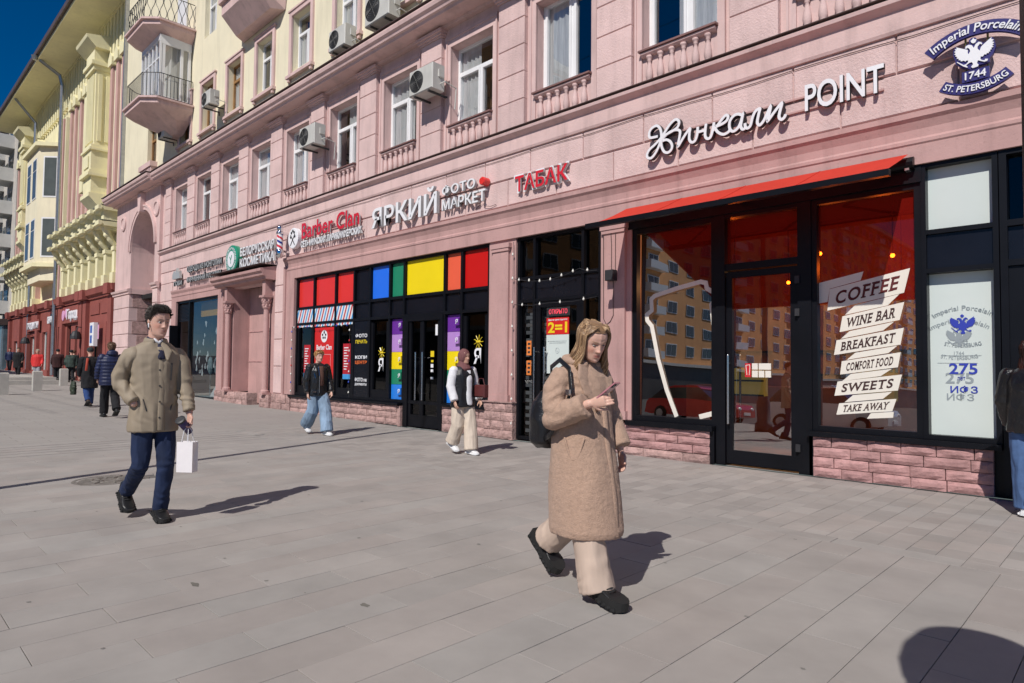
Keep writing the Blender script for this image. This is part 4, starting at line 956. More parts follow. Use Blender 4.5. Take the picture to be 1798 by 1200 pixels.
sign_rail(kp,-5.4,-2.35,4.98); sign_rail(kp,-5.4,-2.35,5.16)
tb=thing('shop_sign','red letters reading tobacco in Russian with white returns','sign',(-8.1,SY,5))
redl=V('crimson_sign_face',(.62,.02,.04)); wside=M('pale_sign_side',(.45,.45,.45),rough=.5,var=.05)
solid_letters(tb,'ТАБАК',-8.84,-7.5,4.83,5.14,redl,wside,yb=SY-.03,dep=.03,off=.022)
for o in letters(tb,'ТАБАК',-8.88,-7.46,4.80,5.17,SY-.0,wsign,extrude=.012,offset=.03): o.name='letter_halo'
sign_rail(tb,-8.8,-7.5,5.0)
ym=thing('shop_sign','large white letters of the photo market sign with a red dot','sign',(-12,SY,5))
solid_letters(ym,'ЯРКИЙ',-13.75,-11.20,4.80,5.42,wsign,wside,yb=SY-.03,dep=.07,off=.016)
solid_letters(ym,'ФОТО',-11.05,-9.98,5.13,5.36,wsign,wside,yb=SY-.03,dep=.05,off=.014)
solid_letters(ym,'МАРКЕТ',-11.05,-9.66,4.82,5.06,wsign,wside,yb=SY-.03,dep=.05,off=.016)
m=MB(); m.lathe([(.085,0),(.085,-.14),(.07,-.16)],-9.80*.98,SY,HC+(5.25-HC)*.98,18,axis='y'); put('red_dot',m,vred,ym)
sign_rail(ym,-13.7,-9.7,4.88); sign_rail(ym,-13.7,-9.7,5.15)
bc=thing('shop_sign','red barber shop letters over a strip of small white letters','sign',(-16,SY,5))
solid_letters(bc,'Barber Clan',-17.4,-14.38,5.02,5.48,redl,wside,yb=SY-.03,dep=.03,off=.018)
solid_letters(bc,'СЕТЬ МУЖСКИХ ПАРИКМАХЕРСКИХ',-17.4,-14.25,4.77,4.96,wsign,wside,yb=SY-.03,dep=.045,off=.03)
sign_rail(bc,-17.4,-14.25,4.82); sign_rail(bc,-17.4,-14.3,5.1)
m=MB(); m.lathe([(.30,0),(.30,-.12),(.28,-.13)],-17.62,SY,5.06,28,axis='y'); rd=put('round_emblem',m,wsign,bc)
m=MB(); y=SY-.135
for a,b,c,d in ((-.12,-.14,.12,.16),(.12,-.14,-.12,.16)): m.tube([(-17.62+a,y,5.0+b),(-17.62+c,y,5.0+d)],.012,5)
for dx,dz in ((-.12,.02),(.12,.02),(-.08,.14),(.08,.14),(0,.19)): m.ell((-17.62+dx,y,5.08+dz),(.045,.01,.04),8,6)
put('emblem_drawing',m,side,rd)
bp=thing('barber_pole','striped barber pole with silver ends fixed beside the barber sign','barber pole',(-18.15,W,4.95))
m=MB(); 
def stripes(m,cx,cy,z0,z1,r,turns=1.6,n=24,seg=30):
    cols_=[]; vs=[]; 
    for j in range(seg+1):
        for i in range(n): a=2*PI*i/n; vs.append((cx+r*math.cos(a),cy+r*math.sin(a),z0+(z1-z0)*j/seg))
    k=len(m.v); m.v+=vs
    for j in range(seg):
        for i in range(n):
            m.f.append([k+j*n+i,k+j*n+(i+1)%n,k+(j+1)*n+(i+1)%n,k+(j+1)*n+i]); ph=((i/n)+turns*j/seg)%1.0
            m.m.append(1 if ph<.25 else (2 if .5<=ph<.75 else 0)); m.sm.append(True)
stripes(m,-18.15,W-.32,4.78,5.22,.085); o=put('striped_cylinder',m,[wsign,redl,V('navy_stripe',(.02,.03,.25))],bp)
chrome=M('polished_chrome',(.75,.75,.77),rough=.08,metal=1,var=.03)
m=MB(); m.smooth=True; m.lathe([(.05,-.26),(.09,-.22),(.105,-.14),(.11,-.02),(.09,0)],-18.15,W-.32,4.78,18); m.lathe([(.09,0),(.11,.02),(.10,.08),(.06,.1),(.08,.13),(.09,.19),(.06,.26),(.01,.28)],-18.15,W-.32,5.22,18); put('chrome_end',m,chrome,bp)
m=MB(); m.box(-18.19,-18.11,W-.24,W-.02,4.7,4.76); m.box(-18.19,-18.11,W-.24,W-.02,5.22,5.28); put('bracket',m,chrome,bp)
bk=thing('shop_sign','white two-line letters of the cosmetics shop beside a green disc','sign',(-20,SY,5))
solid_letters(bk,'БЕЛОРУССКАЯ',-21.5,-19.05,4.97,5.26,wsign,wside,yb=SY-.03,dep=.06,off=.018)
solid_letters(bk,'КОСМЕТИКА',-21.5,-19.02,4.58,4.90,wsign,wside,yb=SY-.03,dep=.06,off=.018)
gd=V('green_disc',(.01,.25,.14)); m=MB(); m.lathe([(.47,0),(.47,-.16),(.44,-.18)],-21.8,SY,4.9,32,axis='y'); g_=put('green_disc',m,gd,bk)
m=MB(); m.lathe([(.27,0),(.27,-.006)],-21.8,SY-.182,4.9,28,axis='y'); put('disc_centre',m,wsign,g_)
m=MB(); m.tube([(-21.88,SY-.19,4.98),(-21.8,SY-.19,4.86),(-21.72,SY-.19,5.02)],.015,5); m.ell((-21.8,SY-.19,4.80),(.02,.006,.07),6,5); put('leaf_mark',m,gd,g_)
put('lettering',bend_text('БЕЛОРУССКАЯ КОСМЕТИКА ',-21.8,4.9,.31,-170,170,.09,y=SY-.181,depth=.005,offset=.01),wsign,g_)
mg=thing('shop_sign','silver two-line letters of the Mongolian clothing shop with a small crown-like mark','sign',(-25,SY,5))
slv=M('brushed_silver_face',(.45,.45,.44),rough=.4,var=.08,metal=.2)
solid_letters(mg,'ОДЕЖДА ИЗ МОНГОЛИИ',-26.35,-23.05,4.87,5.13,slv,side,yb=SY-.03,dep=.05,off=.03)
solid_letters(mg,'ФИРМЕННЫЙ МАГАЗИН',-26.35,-23.1,4.50,4.76,slv,side,yb=SY-.03,dep=.05,off=.03)
m=MB(); m.prism([(-27.55,4.72),(-26.75,4.72),(-26.8,5.0),(-26.95,4.92),(-27.1,5.14),(-27.25,4.95),(-27.4,5.05),(-27.55,4.9)],SY-.12,SY-.03); put('crown_mark',m,slv,mg)
solid_letters(mg,'ГОБИ',-27.75,-26.85,4.48,4.66,slv,side,yb=SY-.03,dep=.05,off=.03)
# porcelain emblem
ip=thing('shop_sign','navy and white porcelain shop emblem with a double-headed eagle and curved words','sign',(-1.4,SY,4.95))
navy=M('navy_sign_board',(.025,.02,.14),rough=.4,var=.05,spec=.5)
# measured on the facade plane, scaled to the sign plane
SY2=W-.18; k_=SY2/W
def arcband(cx,cz,r0,r1,a0,a1,y0,y1,n=20,up=True):
    s=1 if up else -1; q=[]
    for i in range(n+1): t=math.radians(a0+(a1-a0)*i/n); q.append((cx+r1*math.sin(t),cz+s*r1*math.cos(t)))
    for i in range(n,-1,-1): t=math.radians(a0+(a1-a0)*i/n); q.append((cx+r0*math.sin(t),cz+s*r0*math.cos(t)))
    m=MB()
    for i in range(n): m.prism([q[i],q[i+1],q[2*n-i],q[2*n+1-i]],y0,y1)
    return m

ey=W-.15
m=arcband(-1.36,4.64,.625,.76,-41,41,ey-.05,ey); put('sign_board',m,navy,ip)
put('lettering',bend_text('Imperial Porcelain',-1.36,4.64,.655,-38,38,.095,y=ey-.052,depth=.012,offset=.012,shear=.15),wsign,ip)
m=arcband(-1.365,5.19,.48,.60,-36,36,ey-.05,ey,up=False); put('sign_board',m,navy,ip)
put('lettering',bend_text('St. Petersburg'.upper(),-1.365,5.19,.575,-33,33,.07,up=False,y=ey-.052,depth=.012,offset=.012),wsign,ip)
m=MB(); m.box(-1.49,-1.23,ey-.05,ey,4.735,4.86); put('sign_board',m,navy,ip)
put('lettering',shift_mesh(text_np('1744',-1.46,-1.26,4.755,4.84,extrude=.01,offset=.015),(0,ey-.055,0)),wsign,ip)
# eagle with its navy outline board
hull=[(-1.569,5.150),(-1.550,5.179),(-1.503,5.150),(-1.466,5.128),(-1.451,5.172),(-1.414,5.178),(-1.421,5.220),(-1.392,5.241),(-1.356,5.229),(-1.335,5.186),(-1.296,5.155),(-1.279,5.140),(-1.204,5.188),(-1.184,5.146),(-1.171,5.068),(-1.197,4.989),(-1.228,4.956),(-1.229,4.913),(-1.282,4.903),(-1.332,4.906),(-1.336,4.868),(-1.397,4.869),(-1.433,4.890),(-1.491,4.921),(-1.553,4.986),(-1.553,5.018),(-1.574,5.088)]
cx_,cz_=-1.37,5.05
HX=[p[0] for p in hull]; HZ=[p[1] for p in hull]
m=MB(); m.prism([(cx_+(p[0]-(min(HX)+max(HX))/2),cz_+(p[1]-(min(HZ)+max(HZ))/2)) for p in hull],ey-.05,ey); put('sign_board',m,navy,ip)
m=MB(); eagle(m,cx_,cz_,(max(HX)-min(HX))*.94,(max(HZ)-min(HZ))*.93,ey-.064,ey-.051); put('eagle',m,wsign,ip)
m=MB(); m.tube([(-1.46,ey+.02,4.75),(-1.46,ey+.02,5.3)],.012,6); m.tube([(-1.25,ey+.02,4.75),(-1.25,ey+.02,5.3)],.012,6); put('rod',m,M('brass_rod',(.5,.42,.15),rough=.3,metal=.8),ip)
cbl=thing('facade_cable','thin grey cable running loosely under the belt course above the shop signs','cable',(-9,W,5.6))
m=MB(); r_=random.Random(2); m.tube([(-28+i*.5,W-.045,5.55+.012*math.sin(i*1.3)+r_.uniform(-.008,.008)) for i in range(60)],.006,4,round_=False); put('cable',m,flash,cbl)
m=MB(); m.tube([(-9.95,W-.05,4.68),(-9.8,W-.07,4.74),(-9.7,W-.1,4.84),(-9.62,W-.1,4.80),(-9.68,W-.08,4.70),(-9.5,W-.06,4.66),(-9.35,W-.05,4.68)],.006,5); put('loose_loop',m,flash,cbl)
# ---- air conditioners
acm=M('dirty_white_casing',(.55,.54,.50),rough=.45,var=.08,streak=.35); acd=M('dark_fan_grille',(.05,.05,.05),rough=.5)
def ac(x,z,lab,w_=.82,h=.56,y=W-.58,d=.33):
    t=thing('air_conditioner',lab,'air conditioner',(x,W,z),group='air conditioners on the facade')
    m=MB(); m.bev(x-w_/2,x+w_/2,y,y+d,z,z+h,.02); put('casing',m,acm,t)
    cx=x-w_*.17; r=h*.40
    m=MB(); m.lathe([(r*1.04,0),(r*1.04,-.012),(r*.98,-.018),(r*.97,0)],cx,y,z+h/2,24,axis='y'); put('fan_rim',m,acd,t)
    m=MB(); m.lathe([(r*.96,0),(r*.96,-.004)],cx,y,z+h/2,24,axis='y')
    for q in range(1,6): 
        rr=r*q/6
        m.tube([(cx+rr*math.cos(a*PI/8),y-.016,z+h/2+rr*math.sin(a*PI/8)) for a in range(17)],.006,4,round_=False)
    for q in range(4): a=q*PI/2+.5; m.tube([(cx,y-.012,z+h/2),(cx+r*math.cos(a),y-.012,z+h/2+r*math.sin(a))],.008,4)
    put('fan_grille',m,acd,t)
    m=MB(); m.box(x+w_/2-.001,x+w_/2+.03,y+.16,y+.30,z+.28,z+.44); m.tube([(x+w_/2,y+.22,z+.14),(x+w_/2+.12,y+.24,z+.16),(x+w_/2+.14,W-.03,z+.1),(x+w_/2+.1,W-.03,z-.35)],.014,6); put('pipe_valve',m,acm,t)
    m=MB()
    for xx in (x-w_*.3,x+w_*.3): m.box(xx-.02,xx+.02,y+.02,W,z-.04,z-.003); m.box(xx-.02,xx+.02,W-.03,W,z-.14,z-.04)
    put('bracket',m,acd,t); return t
ac(-11.2,7.34,'dirty white air conditioner covering the window left of the widest clothes-filled window'); ac(-16.2,7.33,'grey-white air conditioner over the window above the white photo market letters')
ac(-14.74,9.52,'small air conditioner standing on the cornice below a cream wall',.78,.55); ac(-12.95,9.58,'largest air conditioner at the top edge of the picture above the cornice',1.0,.72)
ac(-23.5,10.46,'small air conditioner beside a brown-framed window on the cream wall',.74,.52); ac(-28.15,10.44,'leftmost small air conditioner below the glazed balcony',.72,.5)
# dark box lamp + cables on the pilaster
lb=thing('wall_lamp','small black box lamp on the pink pilaster left of the red awning','lamp',(-6.5,W,2.9))
m=MB(); m.bev(-6.55,-6.39,W-.2,W-.06,2.88,3.06,.01); put('lamp_box',m,side,lb)
m=MB(); m.tube([(-6.5,W-.07,3.06),(-6.5,W-.07,3.5),(-6.53,W-.07,3.9)],.006,5); m.tube([(-6.42,W-.07,3.06),(-6.42,W-.07,3.9)],.006,5)
m.tube([(-6.46,W-.07,2.88),(-6.46,W-.07,2.3),(-6.52,W-.07,2.2),(-6.6,W-.07,2.15),(-6.66,W-.07,2.25),(-6.67,W-.07,3.85)],.006,5); put('cable',m,flash,lb)
# string lights
bulbm=[M('bulb_white',(.75,.74,.68),rough=.25,var=.02),M('bulb_red',(.5,.02,.02),rough=.25),M('bulb_blue',(.03,.08,.5),rough=.25)]
bm_=MB(); bm_.smooth=True; bm_.lathe([(.006,.025),(.007,.01),(.016,0),(.02,-.016),(.015,-.032),(.003,-.037)],0,0,0,8); 
bme=[]
for q in bulbm: me=bm_.fixn(bm_.mesh('bulb')); me.materials.append(q); bme.append(me)
def lights(name,lab,path,step,cols_,y=W-.06):
    t=thing('string_lights',lab,'string lights',(path[0][0],y,path[0][1]))
    m=MB(); k=0
    for a,b in zip(path[:-1],path[1:]):
        m.tube([(a[0],y,a[1]),((a[0]+b[0])/2,y,(a[1]+b[1])/2-.03),(b[0],y,b[1])],.006,4)
        L_=math.hypot(b[0]-a[0],b[1]-a[1]); n=max(1,int(L_/step))
        for i in range(n):
            u=(i+.5)/n; put('bulb',bme[cols_[k%len(cols_)]],[],t,loc=(a[0]+(b[0]-a[0])*u,y-.015,a[1]+(b[1]-a[1])*u)); k+=1
    put('cable',m,side,t)
lights('a','string of white, red and blue bulbs framing the barber window',[(-17.78,.55),(-17.78,2.5),(-14.68,2.46),(-14.68,.6)],.24,[0,2,0,1,0,2])
lights('b','clear bulb string draped down and across the tobacco shop entrance',[(-8.84,.1),(-8.84,3.85)],.42,[0]); 
lights('c','clear bulb string drooping across the upper panes of the tobacco shop',[(-8.8,3.12),(-8.0,3.02),(-7.2,3.17),(-6.82,3.1)],.22,[0])
lights('d','clear bulb string along the lower black bar of the tobacco shop',[(-8.8,2.62),(-7.9,2.6),(-6.82,2.64)],.42,[0])
# posters
def poster(lab,x0,x1,z0,z1,mat,y,cat='poster',name='poster'):
    t=thing(name,lab,cat,((x0+x1)/2,y,z0)); m=MB(); m.box(x0,x1,y,y+.006,z0,z1); put('sheet',m,mat,t); return t
pr=M('poster_red',(.60,.02,.02),rough=.35,var=.05)
t=poster('red sale poster with yellow figures in the tobacco shop door',-8.06,-7.52,2.02,2.33,pr,W+.05)
put('lettering',shift_mesh(text_np('2=1',-8.02,-7.56,2.05,2.25,extrude=.001,offset=.03),(0,W+.048,0)),ywl,t)
put('lettering',shift_mesh(text_np('Два по цене одного!',-8.02,-7.56,2.27,2.31,extrude=.001,offset=.02),(0,W+.048,0)),wsign,t)
t=poster('plain white notice with a small smiling face under the red sale poster',-8.06,-7.52,1.30,2.015,milk,W+.05)
put('lettering',shift_mesh(text_np('на табачные изделия скидка не',-8.02,-7.57,1.885,1.905,extrude=.0008),(0,W+.048,0)),greyink_shadow,t)
put('lettering',shift_mesh(text_np('распространяется',-7.98,-7.60,1.85,1.87,extrude=.0008),(0,W+.048,0)),greyink_shadow,t)
m=MB(); cx,cz=-7.79,1.72; m.tube([(cx+.045*math.cos(a*PI/8),W+.048,cz+.05*math.sin(a*PI/8)) for a in range(17)],.003,4,round_=False); m.ell((cx-.015,W+.048,cz+.012),(.005,.002,.007),6,4); m.ell((cx+.015,W+.048,cz+.012),(.005,.002,.007),6,4); m.tube([(cx-.02,W+.048,cz-.012),(cx,W+.048,cz-.02),(cx+.02,W+.048,cz-.012)],.003,4); put('face_mark',m,greyink_shadow,t)
t=poster('dark glass sign with red glowing word for open in the tobacco shop door',-8.06,-7.50,2.36,2.53,side,W+.052,'sign','open_sign')
neon=M('red_neon',(.5,.05,.08),emit=(1,.08,.12),es=.9)
put('lettering',shift_mesh(text_np('ОТКРЫТО',-8.0,-7.56,2.40,2.49,extrude=.002),(0,W+.048,0)),neon,t)
for k,z in enumerate((1.78,1.40)):
    t=poster(('upper','lower')[k]+' orange sticker on the tobacco shop side pane',-8.60,-8.48,z-.14,z+.14,M('orange_sticker',(.75,.22,.05),rough=.5),GY-.012,'sticker','sticker')
    m=MB()
    for q in range(3): m.box(-8.57,-8.51+q*.005,GY-.014,GY-.0125,z-.10+q*.08,z-.06+q*.08)
    put('print',m,side,t)
t=poster('large red barber poster with a round white emblem behind the barber window',-16.66,-15.63,.95,2.44,pr,W+.045)
put('lettering',shift_mesh(text_np('Barber Clan',-16.55,-15.75,1.83,1.97,extrude=.001,offset=.02),(0,W+.043,0)),wsign,t)
m=MB(); m.lathe([(.17,0),(.17,-.002)],-16.15,W+.044,2.2,24,axis='y'); put('round_emblem',m,wsign,t)
m=MB(); [m.ell((-16.15+dx,W+.04,2.2+dz),(.04,.003,.035),8,5) for dx,dz in ((-.08,.04),(.08,.04),(0,.1),(-.05,-.04),(.05,-.04))]; put('emblem_drawing',m,side,t)
m=MB(); m.box(-16.5,-15.8,W+.043,W+.0445,1.70,1.705); m.box(-16.5,-16.495,W+.043,W+.0445,1.0,1.7); m.box(-15.805,-15.8,W+.043,W+.0445,1.0,1.7); put('rule_line',m,wsign,t)
for x0_,lab in ((-17.35,'small red price poster in the leftmost barber pane'),(-15.25,'small red price poster in the right barber pane')):
    t=poster(lab,x0_,x0_+.36,1.05,1.98,M('poster_crimson',(.42,.02,.03),rough=.4),W+.095)
    m=MB(); m.box(x0_,x0_+.36,W+.092,W+.0945,1.05,1.18); put('blue_strip',m,sblue,t)
    m=MB()
    for q in range(9): m.box(x0_+.05,x0_+.18+.12*((q*7)%3)/3,W+.092,W+.0945,1.3+q*.07,1.325+q*.07)
    put('price_lines',m,wsign,t)

# ------------------------------------------------------------------ yellow-green neighbour
yb_b=thing('ornate_building','ornate yellow-green building with fluted columns and an oxblood ground floor, beyond the pink one','building',(-51,WY,.5))
def Q(name,mb,mat,**k): return put(name,mb,mat,yb_b,**k)
YX0,YX1=-66,-35.75
m=MB(); 
m.box(YX0,YX1,W+.45,W+12,0,20.4); Q('wall',m,lime)
gh=[(-37.6,-36.7,.6,3.5),(-40.3,-38.9,.5,3.5),(-43.9,-42.6,.7,3.5),(-45.9,-44.9,.7,3.6),(-48.3,-47.2,.7,3.6),(-52.8,-50.6,.9,3.4),(-56.8,-54.8,.8,3.2),(-59.6,-57.6,.8,3.2),(-63.2,-61.3,.8,3.0)]
Q('shop_wall',grid_wall(YX0,YX1,0,5.0,gh,W+.03,.35).mesh('sw'),brickred)
m=MB(); m.prism_x([(W+.5,4.75),(W-.05,4.78),(W-.07,4.9),(W-.2,4.98),(W-.24,5.2),(W-.26,5.28),(W+.5,5.34)],YX0,YX1); Q('shop_cornice',m,brickred)
for x in (-36.4,-41.2,-42.1,-46.6,-49.9,-53.9,-57.1,-60.2,-64.5):
    m=MB(); m.box(x-.32,x+.32,W-.16,W+.04,.1,4.75); m.box(x-.40,x+.40,W-.24,W+.04,.1,.9); m.box(x-.38,x+.38,W-.36,W+.04,4.8,5.31); Q('shop_pier',m,brickred)
for a,b in ((-40.6,-38.8),(-38.5,-36.9)):
    m=MB(); m.box(a,b,W-.02,W+.04,3.95,4.5); m.box(a+.1,b-.1,W+.0,W+.04,4.0,4.45); Q('wall_panel',m,brickred)
pinkv=M('pink_window_film',(.70,.36,.55),rough=.5,var=.04)
for i,(a,b,c,d) in enumerate(gh):
    m=MB(); m.box(a,a+.08,W+.18,W+.26,c,d); m.box(b-.08,b,W+.18,W+.26,c,d); m.box(a,b,W+.18,W+.26,d-.08,d); m.box((a+b)/2-.03,(a+b)/2+.03,W+.18,W+.26,c,d)
    f=Q('window',m,white if i in(5,6,7,8) else black)
    g=MB(); g.quad((a,W+.22,c),(b,W+.22,c),(b,W+.22,d),(a,W+.22,d)); put('pane',g.mesh(),glass('neighbour_glass',tint=(.3,.42,.38),ior=2.0),f)
    m=MB(); m.box(a-.2,b+.2,W+.9,W+.95,0,4.2); Q('shop_interior',m,M('greenish_interior',(.06,.12,.09),rough=.9,var=.5,scale=2))
    if i in(0,1): m=MB(); m.box(a,b,W+.12,W+.17,d-.85,d); put('pink_film',m,pinkv,f)
# signs over shops
for x0_,x1_,z0_,z1_,s,mt in ((-46.3,-42.7,3.75,4.6,'Город',wsign),(-50.2,-48.9,3.85,4.4,'ОБУВЬ',wsign),(-56.8,-53.2,3.6,4.25,'ПРОДУКТЫ',wsign)):
    t=thing('shop_sign','small white shop letters on the oxblood ground floor, '+('nearest the blue street plate' if x0_>-48 else ('in a framed box beside the drainpipe' if x0_>-52 else 'farthest along the street')),'sign',((x0_+x1_)/2,W,z0_))
    m=MB(); m.box(x0_-.1,x1_+.1,W-.14,W-.06,z0_-.05,z1_+.05); put('sign_board',m,brickred if x0_>-48 or x0_<-52 else side,t)
    if s=='Город': m=MB(); m.lathe([(.3,0),(.3,-.05)],x0_+.35,W-.14,(z0_+z1_)/2,16,axis='y'); m.ell((x0_+1.0,W-.16,(z0_+z1_)/2+.1),(.3,.04,.28),10,6); put('round_mark',m,pinkv,t); x0_+=1.3
    put('lettering',shift_mesh(text_np(s,x0_,x1_,z0_,z1_-.1,extrude=.03,offset=.03),(0,W-.17,0)),mt,t)
t=thing('house_number_sign','white and blue lit box sign projecting from the oxblood wall','sign',(-38.4,W-.4,2.6))
m=MB(); m.bev(-38.75,-38.05,W-.42,W-.22,2.25,3.45,.02); put('box',m,wsign,t); m=MB(); m.box(-38.62,-38.25,W-.425,W-.4205,2.40,2.80); m.box(-38.62,-38.25,W-.425,W-.4205,2.92,3.30); put('blue_plate',m,V('plate_blue',(.04,.08,.42)),t)
for x,s in ((-41.65,0),(-55.9,1)):
    t=thing('wall_lantern','dark '+('large curved lantern hood between two oxblood piers' if not s else 'small lantern far along the oxblood wall'),'lamp',(x,W,2.6)); m=MB(); m.lathe([(.02,.45),(.18,.38),(.26,.15),(.28,0),(.2,-.02)],x,W-.4,2.7,12); m.tube([(x,W,3.3),(x,W-.3,3.35),(x,W-.4,3.1)],.03,6); put('lantern',m,side,t)
# two-tier balcony colonnade z 5.3..9.1
def colonnade(x0,x1,n):
    st=(x1-x0)/n
    for i in range(n+1):
        x=x0+st*i; m=MB()
        m.box(x-.2,x+.2,W+.02,W+.5,5.34,7.2); m.box(x-.27,x+.27,W-.05,W+.5,5.34,5.9); m.box(x-.25,x+.25,W-.03,W+.5,7.0,7.2)
        m.tube([(x,W+.1,7.25),(x,W-.12,7.5),(x,W-.3,7.9),(x,W-.42,8.05)],[.12,.15,.17,.14],8); m.ell((x,W-.28,7.72),(.16,.16,.16),10,8); m.box(x-.2,x+.2,W-.45,W+.4,7.98,8.12)
        m.box(x-.22,x+.22,W-.5,W+.4,8.36,8.9)
        Q('console_pier',m,lime)
        if i<n:
            c=x+st/2; m=MB(); m.box(c-st*.28,c+st*.28,W+.30,W+.46,5.5,7.5); Q('niche_panel',m,M('pale_niche',(.72,.70,.50),rough=.8)); m=MB(); m.box(c-st*.2,c+st*.2,W+.26,W+.31,5.7,7.3); Q('niche_pane',m,M('niche_glass',(.25,.27,.22),rough=.3))
    m=MB(); m.prism_x([(W+.5,8.12),(W-.5,8.13),(W-.52,8.2),(W-.62,8.24),(W-.63,8.33),(W+.5,8.4)],x0-.4,x1+.35)
    for i in range(n+1): x=x0+st*i; m.box(x-.34,x+.34,W-.74,W-.6,8.15,8.36)
    Q('balcony_ledge',m,lime)
    m=MB(); m.prism_x([(W+.5,8.9),(W-.52,8.9),(W-.55,8.98),(W-.62,9.0),(W-.62,9.08),(W+.5,9.15)],x0-.4,x1+.35)
    for i in range(n+1): x=x0+st*i; m.box(x-.34,x+.34,W-.76,W-.6,8.92,9.12)
    Q('balcony_ledge',m,lime)
    m=MB(); m.box(x0-.4,x1+.35,W-.64,W+.4,9.152,9.165); m.box(x0-.4,x1+.35,W-.65,W+.3,8.402,8.412); Q('ledge_flashing',m,grey)
colonnade(-47.6,-36.7,7); colonnade(-64.8,-56.6,6)
# vertical strips 9.1..17
def strip(x0,x1,z0,z1,d,mat,name): m=MB(); m.box(x0,x1,W+.45-d,W+.46,z0,z1); Q(name,m,mat)
sx=[-36.55,-37.45,-38.4]
for x in (-36.5,-37.5,-38.55,-42.9,-43.9,-44.9,-46.2,-47.3,-57.2,-58.0,-61.6,-62.6,-63.6,-64.8):
    strip(x-.22,x+.16,9.1,16.9,.32,salmon,'salmon_pilaster'); strip(x+.18,x+.36,9.1,16.9,.2,cream,'cream_strip')
    m=MB(); m.prism([(x-.3,16.9),(x+.4,16.9),(x+.4,17.3),(x+.05,17.6),(x-.3,17.3)],W+.02,W+.46); Q('pediment_cap',m,lime)
    for zz in (10.2,13.0,15.2): 
        m=MB(); m.box(x+.38,x+.72,W+.36,W+.46,zz,zz+1.6); Q('narrow_window',m,M('narrow_window_glass',(.10,.11,.10),rough=.15))
# fluted giant pilasters
def giant(x0,x1):
    c=(x0+x1)/2; yo=W-.36
    m=MB(); m.box(x0,x1,yo+.08,W+.46,13.0,17.0); 
    n=6
    for i in range(n): a=x0+.08+(x1-x0-.16)*i/n; m.box(a,a+(x1-x0-.16)/n*.55,yo,yo+.09,13.2,16.8)
    for i in range(2): m.box(x1-.002,x1+.07,yo+.2+i*.35,yo+.38+i*.35,13.2,16.8)
    Q('fluted_column',m,lime)
    m=MB()
    for a,d,z0_,z1_ in ((.06,.06,17.0,17.25),(.16,.16,17.25,17.45),(.03,.03,17.45,18.1),(.06,.06,12.8,13.0),(.14,.14,12.68,12.8),(.04,.04,11.6,12.68),(.12,.12,11.45,11.6),(.18,.18,11.3,11.45),(.0,.0,10.4,11.3)): m.box(x0-a,x1+a,yo-d,W+.46,z0_,z1_)
    m.prism_x([(W+.46,10.4),(yo-.1,10.4),(yo-.1,10.2),(W+.1,9.6),(W+.46,9.6)],x0-.1,x1+.1)
    Q('column_pedestal',m,lime)
    m=MB(); m.box(x0+.35,x1-.35,yo-.09,yo-.055,11.8,12.4); Q('relief_panel',m,lime)
    m=MB(); m.prism_x([(W+.46,18.1),(yo-.05,18.1),(yo-.45,18.5),(yo-.5,18.65),(W+.46,18.9)],x0-.35,x1+.35); Q('column_hood',m,lime)
    for x in (x0-.75,x0-1.6):
        m=MB(); m.box(x-.25,x+.25,W-.05,W+.46,11.0,17.2); m.box(x-.35,x+.35,W-.15,W+.46,16.6,17.0); m.box(x-.35,x+.35,W-.15,W+.46,11.0,12.0); Q('side_column',m,lime)
giant(-41.4,-39.8); giant(-60.6,-59.2)
# bay
m=MB(); q=[(-56.3,W+.46),(-55.3,W-.75),(-51.3,W-.75),(-50.2,W+.46)]
m.prism_z(q,7.6,15.4); m.prism_z([(x,y+.25 if y<W else y) for x,y in q],6.7,7.6); Q('bay',m,cream)
m=MB(); m.prism_z([(-56.6,W+.46),(-55.5,W-.95),(-51.1,W-.95),(-49.9,W+.46)],7.55,7.8); m.prism_z([(-56.6,W+.46),(-55.5,W-1.0),(-51.1,W-1.0),(-49.9,W+.46)],15.4,15.65); Q('bay_moulding',m,lime)
for z0_,z1_ in ((8.2,10.8),(12.1,14.8)):
    for a,b in ((-54.8,-53.6),(-53.0,-51.8)):
        m=MB(); m.box(a,b,W-.78,W-.74,z0_,z1_); f=Q('window',m,white); m=MB(); m.box(a+.1,b-.1,W-.80,W-.781,z0_+.1,(z0_+z1_)/2+.5); m.box(a+.1,b-.1,W-.80,W-.781,(z0_+z1_)/2+.58,z1_-.1); put('pane',m,M('narrow_window_glass',(.1,.1,.1)),f)
    m=MB(); 
    p0,p1=Vector((-51.3,W-.75)),Vector((-50.2,W+.46)); d=(p1-p0).normalized(); n_=Vector((d.y,-d.x))
    a_=p0+d*.3+n_*.02; b_=p0+d*1.2+n_*.02; m.add([(a_.x,a_.y,z0_),(b_.x,b_.y,z0_),(b_.x,b_.y,z1_),(a_.x,a_.y,z1_)],[(0,1,2,3)]); f=Q('window',m.mesh(),white)
    a_=p0+d*.38+n_*.03; b_=p0+d*1.12+n_*.03; m=MB(); m.add([(a_.x,a_.y,z0_+.1),(b_.x,b_.y,z0_+.1),(b_.x,b_.y,z1_-.1),(a_.x,a_.y,z1_-.1)],[(0,1,2,3)]); put('pane',m.mesh(),MATS['narrow_window_glass'],f)
strip(-50.0,-49.3,5.34,17.0,.3,salmon,'salmon_pilaster'); strip(-49.1,-48.9,5.34,17,.25,cream,'cream_strip'); strip(-56.5,-56.35,5.34,17,.3,salmon,'salmon_pilaster')
